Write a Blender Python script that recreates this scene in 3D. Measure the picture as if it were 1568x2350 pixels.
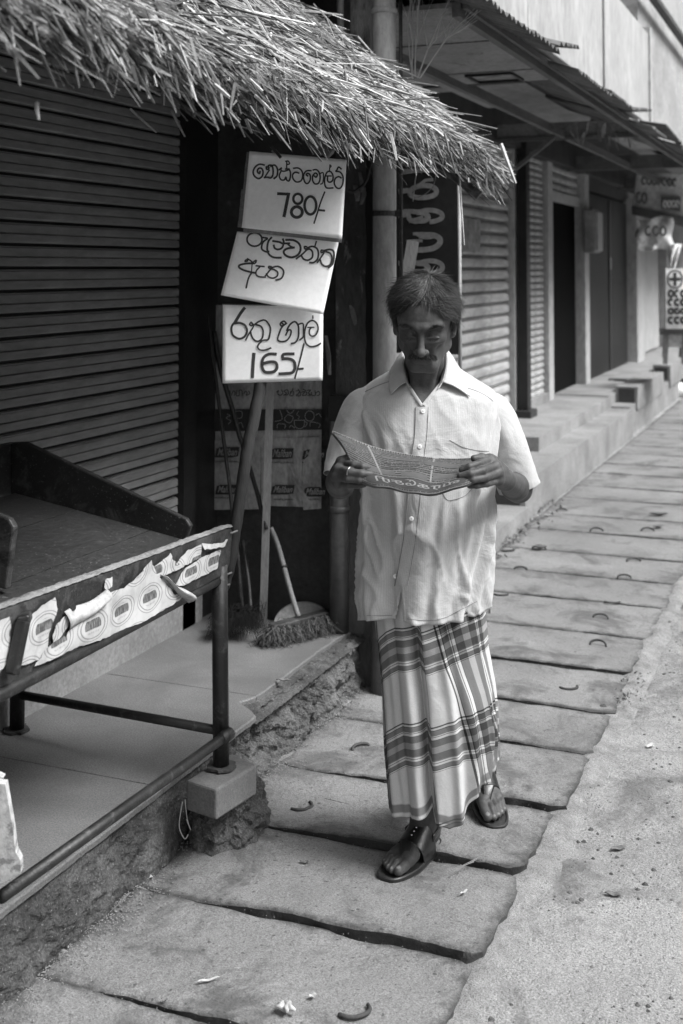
import bpy, bmesh, math, random
import numpy as np
from mathutils import Vector, Matrix, Euler, noise
from mathutils.bvhtree import BVHTree

for o in list(bpy.data.objects):
    bpy.data.objects.remove(o)
SC = bpy.context.scene
COL = SC.collection
random.seed(7)
RNG = np.random.default_rng(7)
R = math.radians

# ------------------------------------------------------------------ camera
# world: +Y runs along the street, +X towards the road, z = 0 on the pavement
IMW, IMH = 1568.0, 2350.0
FPX = 2780.0
CAMH = 1.62
PITCH = R(2.5)
HOR, VX, CX = 615.0, 1930.0, 784.0
CY = HOR - FPX * math.tan(PITCH)
YAW = math.atan((VX - CX) / (FPX / math.cos(PITCH)))
FWD = np.array([-math.sin(YAW) * math.cos(PITCH), math.cos(YAW) * math.cos(PITCH), math.sin(PITCH)])
RGT = np.array([math.cos(YAW), math.sin(YAW), 0.0])
UPV = np.cross(RGT, FWD)
CAM = np.array([0, 0, CAMH])
FH = np.array([-math.sin(YAW), math.cos(YAW), 0.0])

def ray(u, v): return FWD + RGT * (u - CX) / FPX - UPV * (v - CY) / FPX
def P(u, v, w): return CAM + ray(u, v) * w
def oz(u, v, z=0.0):
    r = ray(u, v); return CAM + r * ((z - CAMH) / r[2])
def ox(u, v, x):
    r = ray(u, v); return CAM + r * (x / r[0])
def oy(u, v, y):
    r = ray(u, v); return CAM + r * (y / r[1])
def proj(p):
    q = np.array(p) - CAM; w = q @ FWD
    return CX + FPX * (q @ RGT) / w, CY - FPX * (q @ UPV) / w, w

cd = bpy.data.cameras.new("camera")
cam = bpy.data.objects.new("camera", cd); COL.objects.link(cam)
SC.camera = cam
m = Matrix.Identity(4)
for i in range(3):
    m[i][0] = RGT[i]; m[i][1] = UPV[i]; m[i][2] = -FWD[i]; m[i][3] = CAM[i]
cam.matrix_world = m
cd.sensor_fit = 'VERTICAL'; cd.sensor_height = 36.0
cd.lens = FPX / IMH * 36.0
cd.shift_y = -(IMH / 2 - CY) / IMH
cd.clip_start = 0.05; cd.clip_end = 2000
cd.dof.use_dof = True; cd.dof.focus_distance = 3.25; cd.dof.aperture_fstop = 4.0
cd.dof.aperture_blades = 0

# ------------------------------------------------------------------ light
SUN_EL, SUN_AZ = 50.0, 92.0      # azimuth measured from +Y (down the street) towards +X (the road)
W = bpy.data.worlds.new("World"); SC.world = W; W.use_nodes = True
nt = W.node_tree; nt.nodes.clear()
sky = nt.nodes.new("ShaderNodeTexSky"); sky.sky_type = 'NISHITA'; sky.sun_disc = False
sky.sun_elevation = R(SUN_EL); sky.sun_rotation = R(SUN_AZ)
sky.air_density = 1.0; sky.dust_density = 3.0; sky.ozone_density = 1.0
bw = nt.nodes.new("ShaderNodeRGBToBW"); bg = nt.nodes.new("ShaderNodeBackground")
bg.inputs[1].default_value = 0.12
wo = nt.nodes.new("ShaderNodeOutputWorld")
nt.links.new(sky.outputs[0], bw.inputs[0]); nt.links.new(bw.outputs[0], bg.inputs[0]); nt.links.new(bg.outputs[0], wo.inputs[0])
sd = bpy.data.lights.new("sun", 'SUN'); sd.energy = 1.5; sd.angle = R(22); sd.color = (1, 1, 1)
sun = bpy.data.objects.new("sun", sd); COL.objects.link(sun)
sv = Vector((math.sin(R(SUN_AZ)) * math.cos(R(SUN_EL)), math.cos(R(SUN_AZ)) * math.cos(R(SUN_EL)), math.sin(R(SUN_EL))))
sun.rotation_euler = sv.to_track_quat('Z', 'Y').to_euler()
SC.view_settings.view_transform = 'Standard'; SC.view_settings.look = 'None'
SC.view_settings.gamma = 1; SC.view_settings.use_curve_mapping = False
SC.view_settings.exposure = 1.75
SC.cycles.max_bounces = 6; SC.cycles.diffuse_bounces = 4

# ------------------------------------------------------------------ object helpers
def tag(o, label=None, cat=None, group=None, kind=None):
    if label: o['label'] = label
    if cat: o['category'] = cat
    if group: o['group'] = group
    if kind: o['kind'] = kind
    return o
def empty(name, loc=(0, 0, 0), label=None, cat=None, group=None, kind=None, rz=0):
    o = bpy.data.objects.new(name, None); COL.objects.link(o)
    o.location = Vector([float(c) for c in loc]); o.rotation_euler = (0, 0, rz); o.empty_display_size = .1
    return tag(o, label, cat, group, kind)
def world_of(o):
    m_ = o.matrix_basis.copy()
    if o.parent is not None: m_ = world_of(o.parent) @ o.matrix_parent_inverse @ m_
    return m_
def link(name, me, parent=None, mt=None):
    o = bpy.data.objects.new(name, me); COL.objects.link(o)
    if mt is not None and not me.materials: me.materials.append(mt)
    if parent is not None:
        o.parent = parent
        o.matrix_parent_inverse = world_of(parent).inverted()
    return o
def mesh(name, V, Fc, mt=None, parent=None, smooth=False, uv=None, **k):
    me = bpy.data.meshes.new(name)
    me.from_pydata([tuple(map(float, p)) for p in V], [], [tuple(map(int, f)) for f in Fc])
    if uv is not None:
        L = me.uv_layers.new(name="UVMap")
        vi = np.empty(len(me.loops), dtype=np.int32); me.loops.foreach_get("vertex_index", vi)
        L.data.foreach_set("uv", np.asarray(uv, dtype=np.float32)[vi].ravel())
    if smooth: me.polygons.foreach_set("use_smooth", [True] * len(me.polygons))
    me.update()
    o = link(name, me, parent, mt)
    return tag(o, **k) if k else o

class MB:
    """collects simple shapes into one mesh (world coordinates)"""
    def __init__(s): s.V = []; s.F = []
    def add(s, V, Fc):
        n = len(s.V); s.V += [tuple(map(float, p)) for p in V]; s.F += [tuple(i + n for i in f) for f in Fc]; return s
    def box(s, x0, x1, y0, y1, z0, z1):
        V = [(x, y, z) for z in (z0, z1) for y in (y0, y1) for x in (x0, x1)]
        return s.add(V, [(0, 2, 3, 1), (4, 5, 7, 6), (0, 1, 5, 4), (2, 6, 7, 3), (0, 4, 6, 2), (1, 3, 7, 5)])
    def hexa(s, P8):
        return s.add(P8, [(0, 3, 2, 1), (4, 5, 6, 7), (0, 1, 5, 4), (1, 2, 6, 5), (2, 3, 7, 6), (3, 0, 4, 7)])
    def bar(s, a, b, wd, th, up=(0, 0, 1)):
        a = Vector(a); b = Vector(b); d = (b - a).normalized(); up = Vector(up)
        if abs(d.dot(up)) > .98: up = Vector((1, 0, 0))
        x = d.cross(up).normalized() * (wd / 2); y = x.cross(d).normalized() * (th / 2)
        Q = [p + sx * x + sy * y for p in (a, b) for sx, sy in ((-1, -1), (1, -1), (1, 1), (-1, 1))]
        return s.add(Q, [(0, 3, 2, 1), (4, 5, 6, 7), (0, 1, 5, 4), (1, 2, 6, 5), (2, 3, 7, 6), (3, 0, 4, 7)])
    def tube(s, pts, rad, n=10, cap=True):
        pts = [Vector([float(c) for c in p]) for p in pts]
        if not hasattr(rad, '__len__'): rad = [rad] * len(pts)
        V = []; Fc = []; px = None
        for i, p in enumerate(pts):
            d = (pts[min(i + 1, len(pts) - 1)] - pts[max(i - 1, 0)]).normalized()
            if px is None:
                a = Vector((0, 0, 1)) if abs(d.z) < .9 else Vector((1, 0, 0))
                px = d.cross(a).normalized()
            px = (px - d * px.dot(d)).normalized(); py = d.cross(px)
            for k in range(n):
                t = 2 * math.pi * k / n
                V.append(p + (px * math.cos(t) + py * math.sin(t)) * rad[i])
        for i in range(len(pts) - 1):
            for k in range(n):
                Fc.append((i * n + k, i * n + (k + 1) % n, (i + 1) * n + (k + 1) % n, (i + 1) * n + k))
        if cap:
            Fc.append(tuple(range(n))[::-1]); Fc.append(tuple(range((len(pts) - 1) * n, len(pts) * n)))
        return s.add(V, Fc)
    def build(s, name, mt, parent=None, smooth=False, bevel=0, auto=False, **k):
        o = mesh(name, s.V, s.F, mt, parent, smooth, **k)
        if bevel:
            b = o.modifiers.new("bevel", 'BEVEL'); b.width = bevel; b.segments = 2; b.limit_method = 'ANGLE'
        if auto:
            o.data.set_sharp_from_angle(angle=R(40)) if hasattr(o.data, 'set_sharp_from_angle') else None
        return o

def smooth_path(pts, n=6):
    """Catmull-Rom through points"""
    pts = [np.array(p, float) for p in pts]
    if len(pts) < 3: return pts
    out = []
    for i in range(len(pts) - 1):
        p0 = pts[max(i - 1, 0)]; p1 = pts[i]; p2 = pts[i + 1]; p3 = pts[min(i + 2, len(pts) - 1)]
        for k in range(n):
            t = k / n
            out.append(.5 * ((2 * p1) + (-p0 + p2) * t + (2 * p0 - 5 * p1 + 4 * p2 - p3) * t * t + (-p0 + 3 * p1 - 3 * p2 + p3) * t ** 3))
    out.append(pts[-1]); return out

def fbm(p, sc=1.0, oc=4):
    return noise.fractal(Vector((p[0] * sc, p[1] * sc, p[2] * sc)), 1.0, 2.0, oc)

def grid(name, fn, nu, nv, mt, parent=None, smooth=True, uvfn=None, closed=False, thick=0, **k):
    """fn(s,t)->xyz over [0,1]^2"""
    V = []; U = []
    for j in range(nv + 1):
        for i in range(nu + (0 if closed else 1)):
            s_, t_ = i / nu, j / nv
            V.append(fn(s_, t_)); U.append(uvfn(s_, t_) if uvfn else (s_, t_))
    n = nu if closed else nu + 1
    Fc = []
    for j in range(nv):
        for i in range(nu):
            i2 = (i + 1) % n
            Fc.append((j * n + i, j * n + i2, (j + 1) * n + i2, (j + 1) * n + i))
    o = mesh(name, V, Fc, mt, parent, smooth, uv=U, **k)
    if thick:
        so = o.modifiers.new("solid", 'SOLIDIFY'); so.thickness = thick; so.offset = 0
    return o

# ------------------------------------------------------------------ materials (black-and-white photograph: every colour is a grey)
MATS = {}
def node(nt, t, **kw):
    n = nt.nodes.new(t)
    for a, b in kw.items():
        if hasattr(n, a) and a not in n.inputs: setattr(n, a, b)
        else: n.inputs[a].default_value = b
    return n
def base_mat(name, rough=.8, spec=.3):
    mt = bpy.data.materials.new(name); mt.use_nodes = True
    nt = mt.node_tree; b = nt.nodes["Principled BSDF"]
    b.inputs["Roughness"].default_value = rough
    b.inputs["Specular IOR Level"].default_value = spec
    MATS[name] = mt
    return mt, nt, b
def ramp(nt, fac, stops, interp='LINEAR'):
    r = nt.nodes.new("ShaderNodeValToRGB"); r.color_ramp.interpolation = interp
    el = r.color_ramp.elements
    while len(el) > 1: el.remove(el[-1])
    el[0].position = stops[0][0]; el[0].color = (stops[0][1],) * 3 + (1,)
    for p, c in stops[1:]:
        e = el.new(p); e.color = (c, c, c, 1)
    nt.links.new(fac, r.inputs[0]); return r.outputs[0]
def mix(nt, a, b, f, mode='MIX'):
    n = nt.nodes.new("ShaderNodeMix"); n.data_type = 'RGBA'; n.blend_type = mode
    for s, i in ((f, 0), (a, 6), (b, 7)):
        if isinstance(s, (int, float)): n.inputs[i].default_value = s if i == 0 else (s, s, s, 1)
        else: nt.links.new(s, n.inputs[i])
    return n.outputs[2]
def noise_n(nt, vec, scale, detail=5, rough=.6, dist=0, stretch=None):
    if stretch:
        mp = nt.nodes.new("ShaderNodeMapping"); mp.inputs["Scale"].default_value = stretch
        nt.links.new(vec, mp.inputs[0]); vec = mp.outputs[0]
    n = nt.nodes.new("ShaderNodeTexNoise"); n.inputs["Scale"].default_value = scale
    n.inputs["Detail"].default_value = detail; n.inputs["Roughness"].default_value = rough; n.inputs["Distortion"].default_value = dist
    nt.links.new(vec, n.inputs["Vector"]); return n.outputs["Fac"]
def bump(nt, b, hts, strength=.5, dist=.01):
    prev = None
    for h_, s_, d_ in hts:
        bp = nt.nodes.new("ShaderNodeBump"); bp.inputs["Strength"].default_value = s_; bp.inputs["Distance"].default_value = d_
        nt.links.new(h_, bp.inputs["Height"])
        if prev is not None: nt.links.new(prev, bp.inputs["Normal"])
        prev = bp.outputs[0]
    nt.links.new(prev, b.inputs["Normal"])
def coords(nt, which="Object"):
    t = nt.nodes.new("ShaderNodeTexCoord"); return t.outputs[which]

def weathered(name, v, rough=.85, spec=.25, var=.35, sc=3.0, fine=90, stain=0.0, stain_v=.05, speck=0.0, speck_v=.5,
              bumps=((90, .4, .004),), stretch=None, which="Object", stain_sc=6, stain_at=(.5, .62), metal=0.0, speck_sc=140, grain=.28):
    """general worn material: large and fine variation, stains with a shape, specks, fine relief"""
    mt, nt, b = base_mat(name, rough, spec)
    c = coords(nt, which)
    big = noise_n(nt, c, sc, 6, .6, .3, stretch)
    col = ramp(nt, big, [(.25, v * (1 - var)), (.5, v), (.78, v * (1 + var))])
    fn_ = noise_n(nt, c, fine, 4, .7, 0, stretch)
    col = mix(nt, col, ramp(nt, fn_, [(.3, 1 - grain), (.7, 1 + grain)]), 1.0, 'MULTIPLY')
    if stain:
        s_ = noise_n(nt, c, stain_sc, 8, .72, .6, stretch)
        col = mix(nt, col, stain_v, mix(nt, 0.0, stain, ramp(nt, s_, [(stain_at[0], 0), (stain_at[1], 1)])))
    if speck:
        s_ = noise_n(nt, c, speck_sc, 2, .5)
        col = mix(nt, col, speck_v, ramp(nt, s_, [(.66, 0), (.72, speck)]))
    nt.links.new(col, b.inputs["Base Color"])
    b.inputs["Metallic"].default_value = metal
    hs = [(noise_n(nt, c, s_, 5, .65, 0, stretch), st, d_) for s_, st, d_ in bumps]
    if hs: bump(nt, b, hs)
    r_ = ramp(nt, fn_, [(.3, max(rough - .12, .05)), (.7, min(rough + .1, 1))])
    nt.links.new(r_, b.inputs["Roughness"])
    return mt
def plain(name, v, rough=.7, spec=.3, metal=0):
    mt, nt, b = base_mat(name, rough, spec)
    c = coords(nt); n_ = noise_n(nt, c, 40, 4)
    nt.links.new(ramp(nt, n_, [(.3, v * .85), (.7, v * 1.15)]), b.inputs["Base Color"])
    b.inputs["Metallic"].default_value = metal
    return mt

M = {}
M['road'] = weathered('road_surface', .31, rough=.62, spec=.5, var=.22, sc=1.3, fine=240, grain=.6, bumps=((14, .6, .03), (48, .8, .012), (130, .9, .006), (420, .6, .002)), stain=.75, stain_v=.11, stain_sc=2.5, speck=.8, speck_v=.05)
M['slab'] = weathered('worn_concrete', .205, rough=.62, spec=.5, var=.32, sc=1.7, fine=260, grain=.6, bumps=((7, .5, .03), (40, .5, .008), (170, .7, .004), (500, .6, .0015)), stain=.75, stain_v=.07, stain_sc=3.5, speck=.8, speck_v=.035, speck_sc=75)
def joint_dirt(mt, v=.045):
    nt = mt.node_tree; b = nt.nodes["Principled BSDF"]; src = b.inputs["Base Color"].links[0].from_socket
    at = nt.nodes.new("ShaderNodeAttribute"); at.attribute_name = "dirt"; c = coords(nt)
    n_ = noise_n(nt, c, 24, 7, .7)
    ad = nt.nodes.new("ShaderNodeMath"); ad.operation = 'ADD'; nt.links.new(at.outputs["Fac"], ad.inputs[0]); nt.links.new(n_, ad.inputs[1])
    o = mix(nt, src, v, ramp(nt, ad.outputs[0], [(.62, 0), (1.0, .85)]))
    sp = noise_n(nt, c, 6, 3, .6); pits = nt.nodes.new("ShaderNodeTexVoronoi"); pits.inputs["Scale"].default_value = 26; nt.links.new(c, pits.inputs["Vector"])
    o = mix(nt, o, .05, mix(nt, 0.0, ramp(nt, pits.outputs["Distance"], [(.0, .9), (.10, .7), (.14, 0)]), ramp(nt, sp, [(.56, 0), (.62, 1)])))
    nt.links.new(o, b.inputs["Base Color"])
joint_dirt(M['slab'], .028); joint_dirt(M['road'], .08)
M['kerb'] = weathered('rough_concrete', .095, var=.6, sc=5, fine=160, grain=.6, bumps=((30, .7, .02), (110, .8, .008), (400, .6, .002)), stain=.7, stain_v=.045, stain_sc=7, speck=.6, speck_v=.32)
M['plat'] = weathered('smooth_cement_floor', .15, var=.28, sc=2.6, fine=220, grain=.6, rough=.6, spec=.35, bumps=((60, .12, .003), (300, .3, .001)), stain=.6, stain_v=.09, stain_sc=2.2, stain_at=(.48, .7))
M['dirt'] = weathered('grit_and_sand', .27, var=.4, sc=12, fine=300, grain=.6, bumps=((60, 1, .01), (250, 1, .004)), speck=.8, speck_v=.09)
M['stone'] = weathered('pitted_stone', .12, var=.5, sc=9, fine=200, grain=.6, bumps=((45, .9, .02), (140, .8, .007)), stain=.7, stain_v=.05, stain_sc=22, speck=.5, speck_v=.34)
M['brick'] = weathered('cement_brick', .14, var=.25, sc=8, fine=150, bumps=((200, .5, .003),), stain=.5, stain_v=.11, stain_sc=9)
M['wallpale'] = weathered('pale_plaster', .24, var=.2, sc=4, fine=60, bumps=((90, .3, .004),), stain=.35, stain_v=.12, stain_sc=9)
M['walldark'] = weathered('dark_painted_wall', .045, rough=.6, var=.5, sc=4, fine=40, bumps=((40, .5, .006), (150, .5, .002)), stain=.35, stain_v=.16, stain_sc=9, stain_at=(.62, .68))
M['pillar'] = weathered('peeling_pillar', .085, rough=.75, var=.6, sc=5, fine=60, bumps=((30, .7, .01), (120, .6, .003)), stain=.7, stain_v=.3, stain_sc=14, stain_at=(.6, .66), stretch=(1, 1, .35))
M['pillartop'] = weathered('weathered_column_top', .24, rough=.85, var=.5, sc=4, fine=60, bumps=((30, .7, .01),), stain=.9, stain_v=.05, stain_sc=7, stretch=(2, 2, .5))
M['woodgrey'] = weathered('grey_driftwood', .028, rough=.8, var=.5, sc=12, fine=120, stretch=(1, 1, .12), bumps=((60, .8, .004),), stain=.5, stain_v=.04, stain_sc=14)
M['wooddark'] = weathered('dark_oily_board', .02, rough=.55, spec=.4, var=.5, sc=4, fine=80, bumps=((50, .4, .004), (200, .4, .001)), speck=.35, speck_v=.2, stain=.5, stain_v=.11, stain_sc=9)
M['tray'] = weathered('tray_floor_board', .03, rough=.6, spec=.35, var=.45, sc=4, fine=80, bumps=((50, .3, .003),), speck=.4, speck_v=.28, stain=.5, stain_v=.035, stain_sc=5, stretch=(1, .5, 1))
M['boardedge'] = weathered('worn_board_edge', .2, rough=.8, var=.35, sc=9, fine=120, bumps=((90, .7, .004),), stain=.6, stain_v=.06, stain_sc=16, stretch=(1, .4, 1))
M['batten'] = weathered('pale_sawn_batten', .2, rough=.8, var=.2, sc=14, fine=160, stretch=(1, 1, .15), bumps=((120, .4, .002),), stain=.3, stain_v=.12, stain_sc=14)
M['iron'] = weathered('blackened_iron', .014, rough=.5, spec=.5, var=.6, sc=10, fine=120, bumps=((70, .5, .003), (220, .5, .001)), stain=.6, stain_v=.1, stain_sc=30, stain_at=(.56, .68))
M['rust'] = weathered('rusty_iron', .06, rough=.8, var=.5, sc=20, fine=150, bumps=((120, .6, .002),))
M['shutter'] = weathered('shutter_enamel', .25, rough=.5, spec=.4, var=.16, sc=2.0, fine=25, bumps=((8, .15, .01), (200, .25, .001)), stain=.4, stain_v=.08, stain_sc=5, stretch=(1, .25, 1))
M['shutterpale'] = weathered('pale_shutter', .42, rough=.6, spec=.3, var=.2, sc=2, fine=30, bumps=((200, .2, .001),), stain=.55, stain_v=.15, stain_sc=6, stretch=(1, .3, 1))
M['steel_and_groove_shade'] = weathered('dark_steel_and_groove_shade', .02, rough=.5, var=.4, sc=6, fine=60, bumps=((90, .3, .002),))  # dark steel parts, also the painted shade in slat grooves
M['pvc'] = weathered('weathered_pvc', .34, rough=.55, spec=.4, var=.22, sc=5, fine=40, bumps=((90, .15, .002),), stain=.45, stain_v=.13, stain_sc=7, stretch=(1, 1, .3))
M['pvcdark'] = weathered('dark_pvc', .09, rough=.4, spec=.5, var=.4, sc=5, fine=40, bumps=((90, .15, .002),), stain=.4, stain_v=.03, stain_sc=9)  # darker tone for the low pipe lengths
M['cream'] = weathered('chalky_paint', .38, rough=.75, var=.12, sc=3, fine=30, bumps=((90, .2, .002),), stain=.4, stain_v=.25, stain_sc=5, stretch=(1, 1, .4))
M['whitepanel'] = weathered('sun_bleached_panel', .33, rough=.6, var=.08, sc=1.5, fine=20, bumps=(), stain=.35, stain_v=.55, stain_sc=2, stretch=(1, 1, .4))
M['soffit'] = weathered('grey_ceiling_board', .22, rough=.8, var=.25, sc=3, fine=40, bumps=((90, .3, .002),), stain=.7, stain_v=.08, stain_sc=6, stain_at=(.56, .64))
M['beam'] = weathered('old_timber_beam', .12, rough=.8, var=.4, sc=6, fine=60, bumps=((60, .5, .004),), stretch=(1, .15, 1))
M['corr'] = weathered('rusty_corrugated_sheet', .1, rough=.7, var=.5, sc=4, fine=60, bumps=((90, .4, .003),), stain=.6, stain_v=.03, stain_sc=7)
M['farwall'] = weathered('stained_render', .27, rough=.9, var=.25, sc=1.2, fine=20, bumps=((40, .3, .004),), stain=.5, stain_v=.14, stain_sc=1.6)
M['black'] = plain('black_void_shade', .006, .9, .05)  # black stands for the unlit depth behind openings and gaps
M['dark'] = plain('dark_paint', .03, .5)
M['grille'] = plain('grille_steel', .045, .45, .5)
M['paper'] = weathered('price_card', .86, rough=.85, grain=.05, var=.02, sc=4, fine=60, bumps=((14, .12, .004), (200, .1, .001)))
M['cardboard'] = weathered('corrugated_card', .2, rough=.9, var=.2, sc=8, fine=100, bumps=((90, .3, .002),))
M['ink'] = plain('marker_ink', .045, .6)
M['inkgrey'] = plain('printed_ink', .035, .7)
M['poster'] = weathered('old_poster_paper', .34, rough=.8, var=.25, sc=5, fine=60, bumps=((12, .4, .01), (90, .3, .002)), stain=.6, stain_v=.06, stain_sc=7, stretch=(1, 1, .5))
M['posterband'] = plain('poster_dark_band', .035, .7)
M['posterprint'] = plain('poster_pale_print', .32, .8)
M['signboard'] = weathered('sign_board_paint', .02, rough=.45, spec=.4, var=.25, sc=3, fine=40, bumps=())
M['signletter'] = weathered('sign_letter_paint', .2, rough=.6, var=.1, sc=4, fine=40, bumps=())
M['leaf'] = weathered('dry_leaf_skin', .14, rough=.8, var=.5, sc=30, fine=120, bumps=((60, .5, .002),))
M['leafpale'] = weathered('pale_leaf_skin', .42, rough=.8, var=.3, sc=30, fine=120, bumps=((60, .5, .002),))
M['weed'] = plain('dry_weed_stem', .5, .8)
M['plastic'] = plain('white_plastic', .7, .4)
# ================================================================== GROUND, ROAD, PAVEMENT
XK, XR = -1.745, -0.80      # kerb line, outer edge of the pavement slabs
mesh('ground', [(-60, -40, -.09), (60, -40, -.09), (60, 120, -.09), (-60, 120, -.09)], [(0, 1, 2, 3)], M['road'], kind='structure')

def road_z(x, y):
    z = -.006 + .012 * fbm((x, y, 0), 1.1, 3) + .007 * fbm((x, y, 3), 6, 5)
    z -= .006 * max(0, fbm((x, y, 21), 2.4, 3)) + .016 * math.exp(-((x - XR) / .06) ** 2) * (.5 + fbm((x, y, 8), 5, 3))
    return z
def patch(name, xs, ys, zf, mt, **k):
    V = [(x, y, zf(x, y)) for y in ys for x in xs]; n = len(xs)
    Fc = [(j * n + i, j * n + i + 1, (j + 1) * n + i + 1, (j + 1) * n + i) for j in range(len(ys) - 1) for i in range(n - 1)]
    return mesh(name, V, Fc, mt, smooth=True, **k)
xs = list(np.arange(-.83, 1.6, .03)) + list(np.arange(1.6, 14, .6))
ys = [-12, -6, -2] + list(np.arange(0, 2, .2)) + list(np.arange(2, 8, .03)) + list(np.arange(8, 20, .12)) + list(np.arange(20, 90, 3))
patch('road', xs, ys, road_z, M['road'], kind='structure')
# sandy bed under and between the slabs
xs = np.arange(-1.95, -.7, .03); ys = list(np.arange(1.0, 9, .03)) + list(np.arange(9, 40, .3))
patch('pavement_bed', xs, ys, lambda x, y: -.014 + .006 * fbm((x, y, 5), 7, 4) + .012 * math.exp(-((x - XK - .02) / .05) ** 2) + .019 * math.exp(-((x - XR - .01) / .045) ** 2) * (1 + .5 * fbm((x, y, 9), 6, 3)), M['dirt'], kind='structure')

# slabs: each a piece of the pavement with its own worn outline, tilt and raised front lip
pave = empty('pavement', (-1.27, 3.4, 0), kind='structure')
joints = [1.46, 1.92, 2.37, 2.80, 3.235, 3.65, 4.11, 4.51, 4.96, 5.46, 5.98, 6.45, 6.95, 7.5, 8.0, 8.6, 9.1, 9.7, 10.2, 10.8, 11.3, 11.9, 12.5, 13.1, 13.7, 14.3, 15, 15.6, 16.3, 17, 17.8, 18.6, 19.4]
lips = [.010, .008, .006, .018, .021, .017, .008, .006, .012, .004, .004, .004]
SLABS = []
for k in range(len(joints) - 1):
    y0, y1 = joints[k], joints[k + 1]
    lip = lips[k] if k < len(lips) else .004
    rr = random.Random(k * 13 + 5)
    dy = rr.uniform(-.02, .02) if k not in (3, 4, 5) else 0
    xr = XR + rr.uniform(-.012, .012); xl = XK + .015
    if y0 > 7.4: xl = -1.86 + .01
    elif y0 > 4.4: xl = -1.84
    cut = rr.uniform(.01, .03)
    nx, ny = (46, 22) if y0 < 6 else (16, 8)
    V = []; Fc = []
    def top(a, b, k=k, y0=y0, y1=y1, lip=lip, xl=xl, xr=xr, cut=cut):
        # worn edges: the outline wanders, the corners are knocked off
        ea = (a - .5) * 2; eb = (b - .5) * 2
        x = xl + (xr - xl) * a; y = y0 + .004 + (y1 - y0 - .008) * b
        wob = .013
        if b < .2: y += wob * (1 - b / .2) * (fbm((x * 1.0, k, 1), 3.3, 6) * 1.3) + cut * max(0, (a - .955) / .045) ** 1.6 * (1 - b / .2)
        if b > .8: y += wob * (b - .8) / .2 * (fbm((x, k, 7), 6, 4)) - .02 * max(0, (a - .95) / .05) ** 2 * (b - .8) / .2
        if a > .85: x += .016 * (a - .85) / .15 * fbm((k, y, 2), 7, 4)
        if a < .1: x += .02 * (1 - a / .1) * fbm((k, y, 4), 6, 3)
        w = min(1.0, max(0, (a - .12) / .45))
        z = lip * (w * w * (3 - 2 * w)) * (1 - b) + .002
        z += .0022 * fbm((x, y, k), 9, 4) + .003 * fbm((x, y, k + 3), 2.2, 2)
        d = min(b * (y1 - y0), (1 - b) * (y1 - y0), (1 - a) * .94)
        if d < .008: z -= .004 * (1 - d / .008) ** 2 * (1 + .9 * fbm((x, y, 1), 25, 2))
        return x, y, z
    av = np.concatenate([[0, .008], np.linspace(.02, .98, nx - 3), [.99, 1.0]]); bv = np.concatenate([[0, .012, .03], np.linspace(.06, .94, ny - 5), [.97, .988, 1.0]])
    n = len(av)
    for b in bv:
        for a in av: V.append(top(a, b))
    for j in range(len(bv) - 1):
        for i in range(n - 1): Fc.append((j * n + i, j * n + i + 1, (j + 1) * n + i + 1, (j + 1) * n + i))
    # skirts
    ring = [i for i in range(n)] + [j * n + n - 1 for j in range(1, len(bv))] + [(len(bv) - 1) * n + i for i in range(n - 2, -1, -1)] + [j * n for j in range(len(bv) - 2, 0, -1)]
    st = len(V)
    for q, i in enumerate(ring):
        x, y, z = V[i]; V.append((x + .006 * fbm((x, y, 9), 40, 2), y + .005 + .011 * fbm((x, y, 12), 34, 4), z - .014 - .006 * fbm((x, y, 14), 30, 2)))
    s2 = len(V)
    for i in ring: x, y, z = V[i]; V.append((x + .012 * fbm((x, y, 31), 30, 3), y + .006 + .014 * fbm((x, y, 33), 26, 3), -.07))
    m_ = len(ring)
    for q in range(m_):
        q2 = (q + 1) % m_
        Fc.append((ring[q2], ring[q], st + q, st + q2)); Fc.append((st + q2, st + q, s2 + q, s2 + q2))
    o = mesh('slab', V, Fc, M['slab'], pave, smooth=True)
    o.data.set_sharp_from_angle(angle=R(35))
    dv = [0.0] * len(V)
    for q, (x, y, z) in enumerate(V):
        d = min(y - y0, y1 - y, x - xl, xr - x); dv[q] = .55 * math.exp(-max(d, 0) / .022) + (.3 if q >= st else 0)
    o.data.attributes.new('dirt', 'FLOAT', 'POINT').data.foreach_set('value', dv)
    SLABS.append((o, y0, y1, top))

def loop_mesh(L=.075, hh=.018, r=.0052, style=0, rr=random):
    """bent reinforcement-bar lifting loop lying half out of the concrete"""
    pts = []
    for k in range(11):
        t = math.pi * k / 10
        x = -math.cos(t) * L / 2; y = math.sin(t) * .02 * (1 if style == 0 else -1.2); z = math.sin(t) * hh + .003
        if style == 1: z = .006 + .004 * math.sin(t); y = -math.sin(t) * .034
        pts.append((x, y, z))
    pts[0] = (pts[0][0], pts[0][1], -.012 if style == 0 else .004); pts[-1] = (pts[-1][0], pts[-1][1], -.012 if style == 0 else .006)
    return pts
loops = [(690, 1845, 1, .3), (830, 1712, 0, .1), (812, 2318, 1, .1), (1305, 1575, 1, .2), (1372, 1480, 0, 0), (1378, 1415, 0, 0), (1150, 1360, 1, .1), (1405, 1380, 1, 0),
         (1433, 1325, 0, 0), (1108, 1400, 0, -.3), (1195, 1303, 0, 0), (1237, 1258, 0, 0), (1455, 1285, 0, 0), (1487, 1217, 0, 0), (1165, 1260, 1, 0), (1290, 1170, 0, 0),
         (1370, 1218, 0, 0)]
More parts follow.
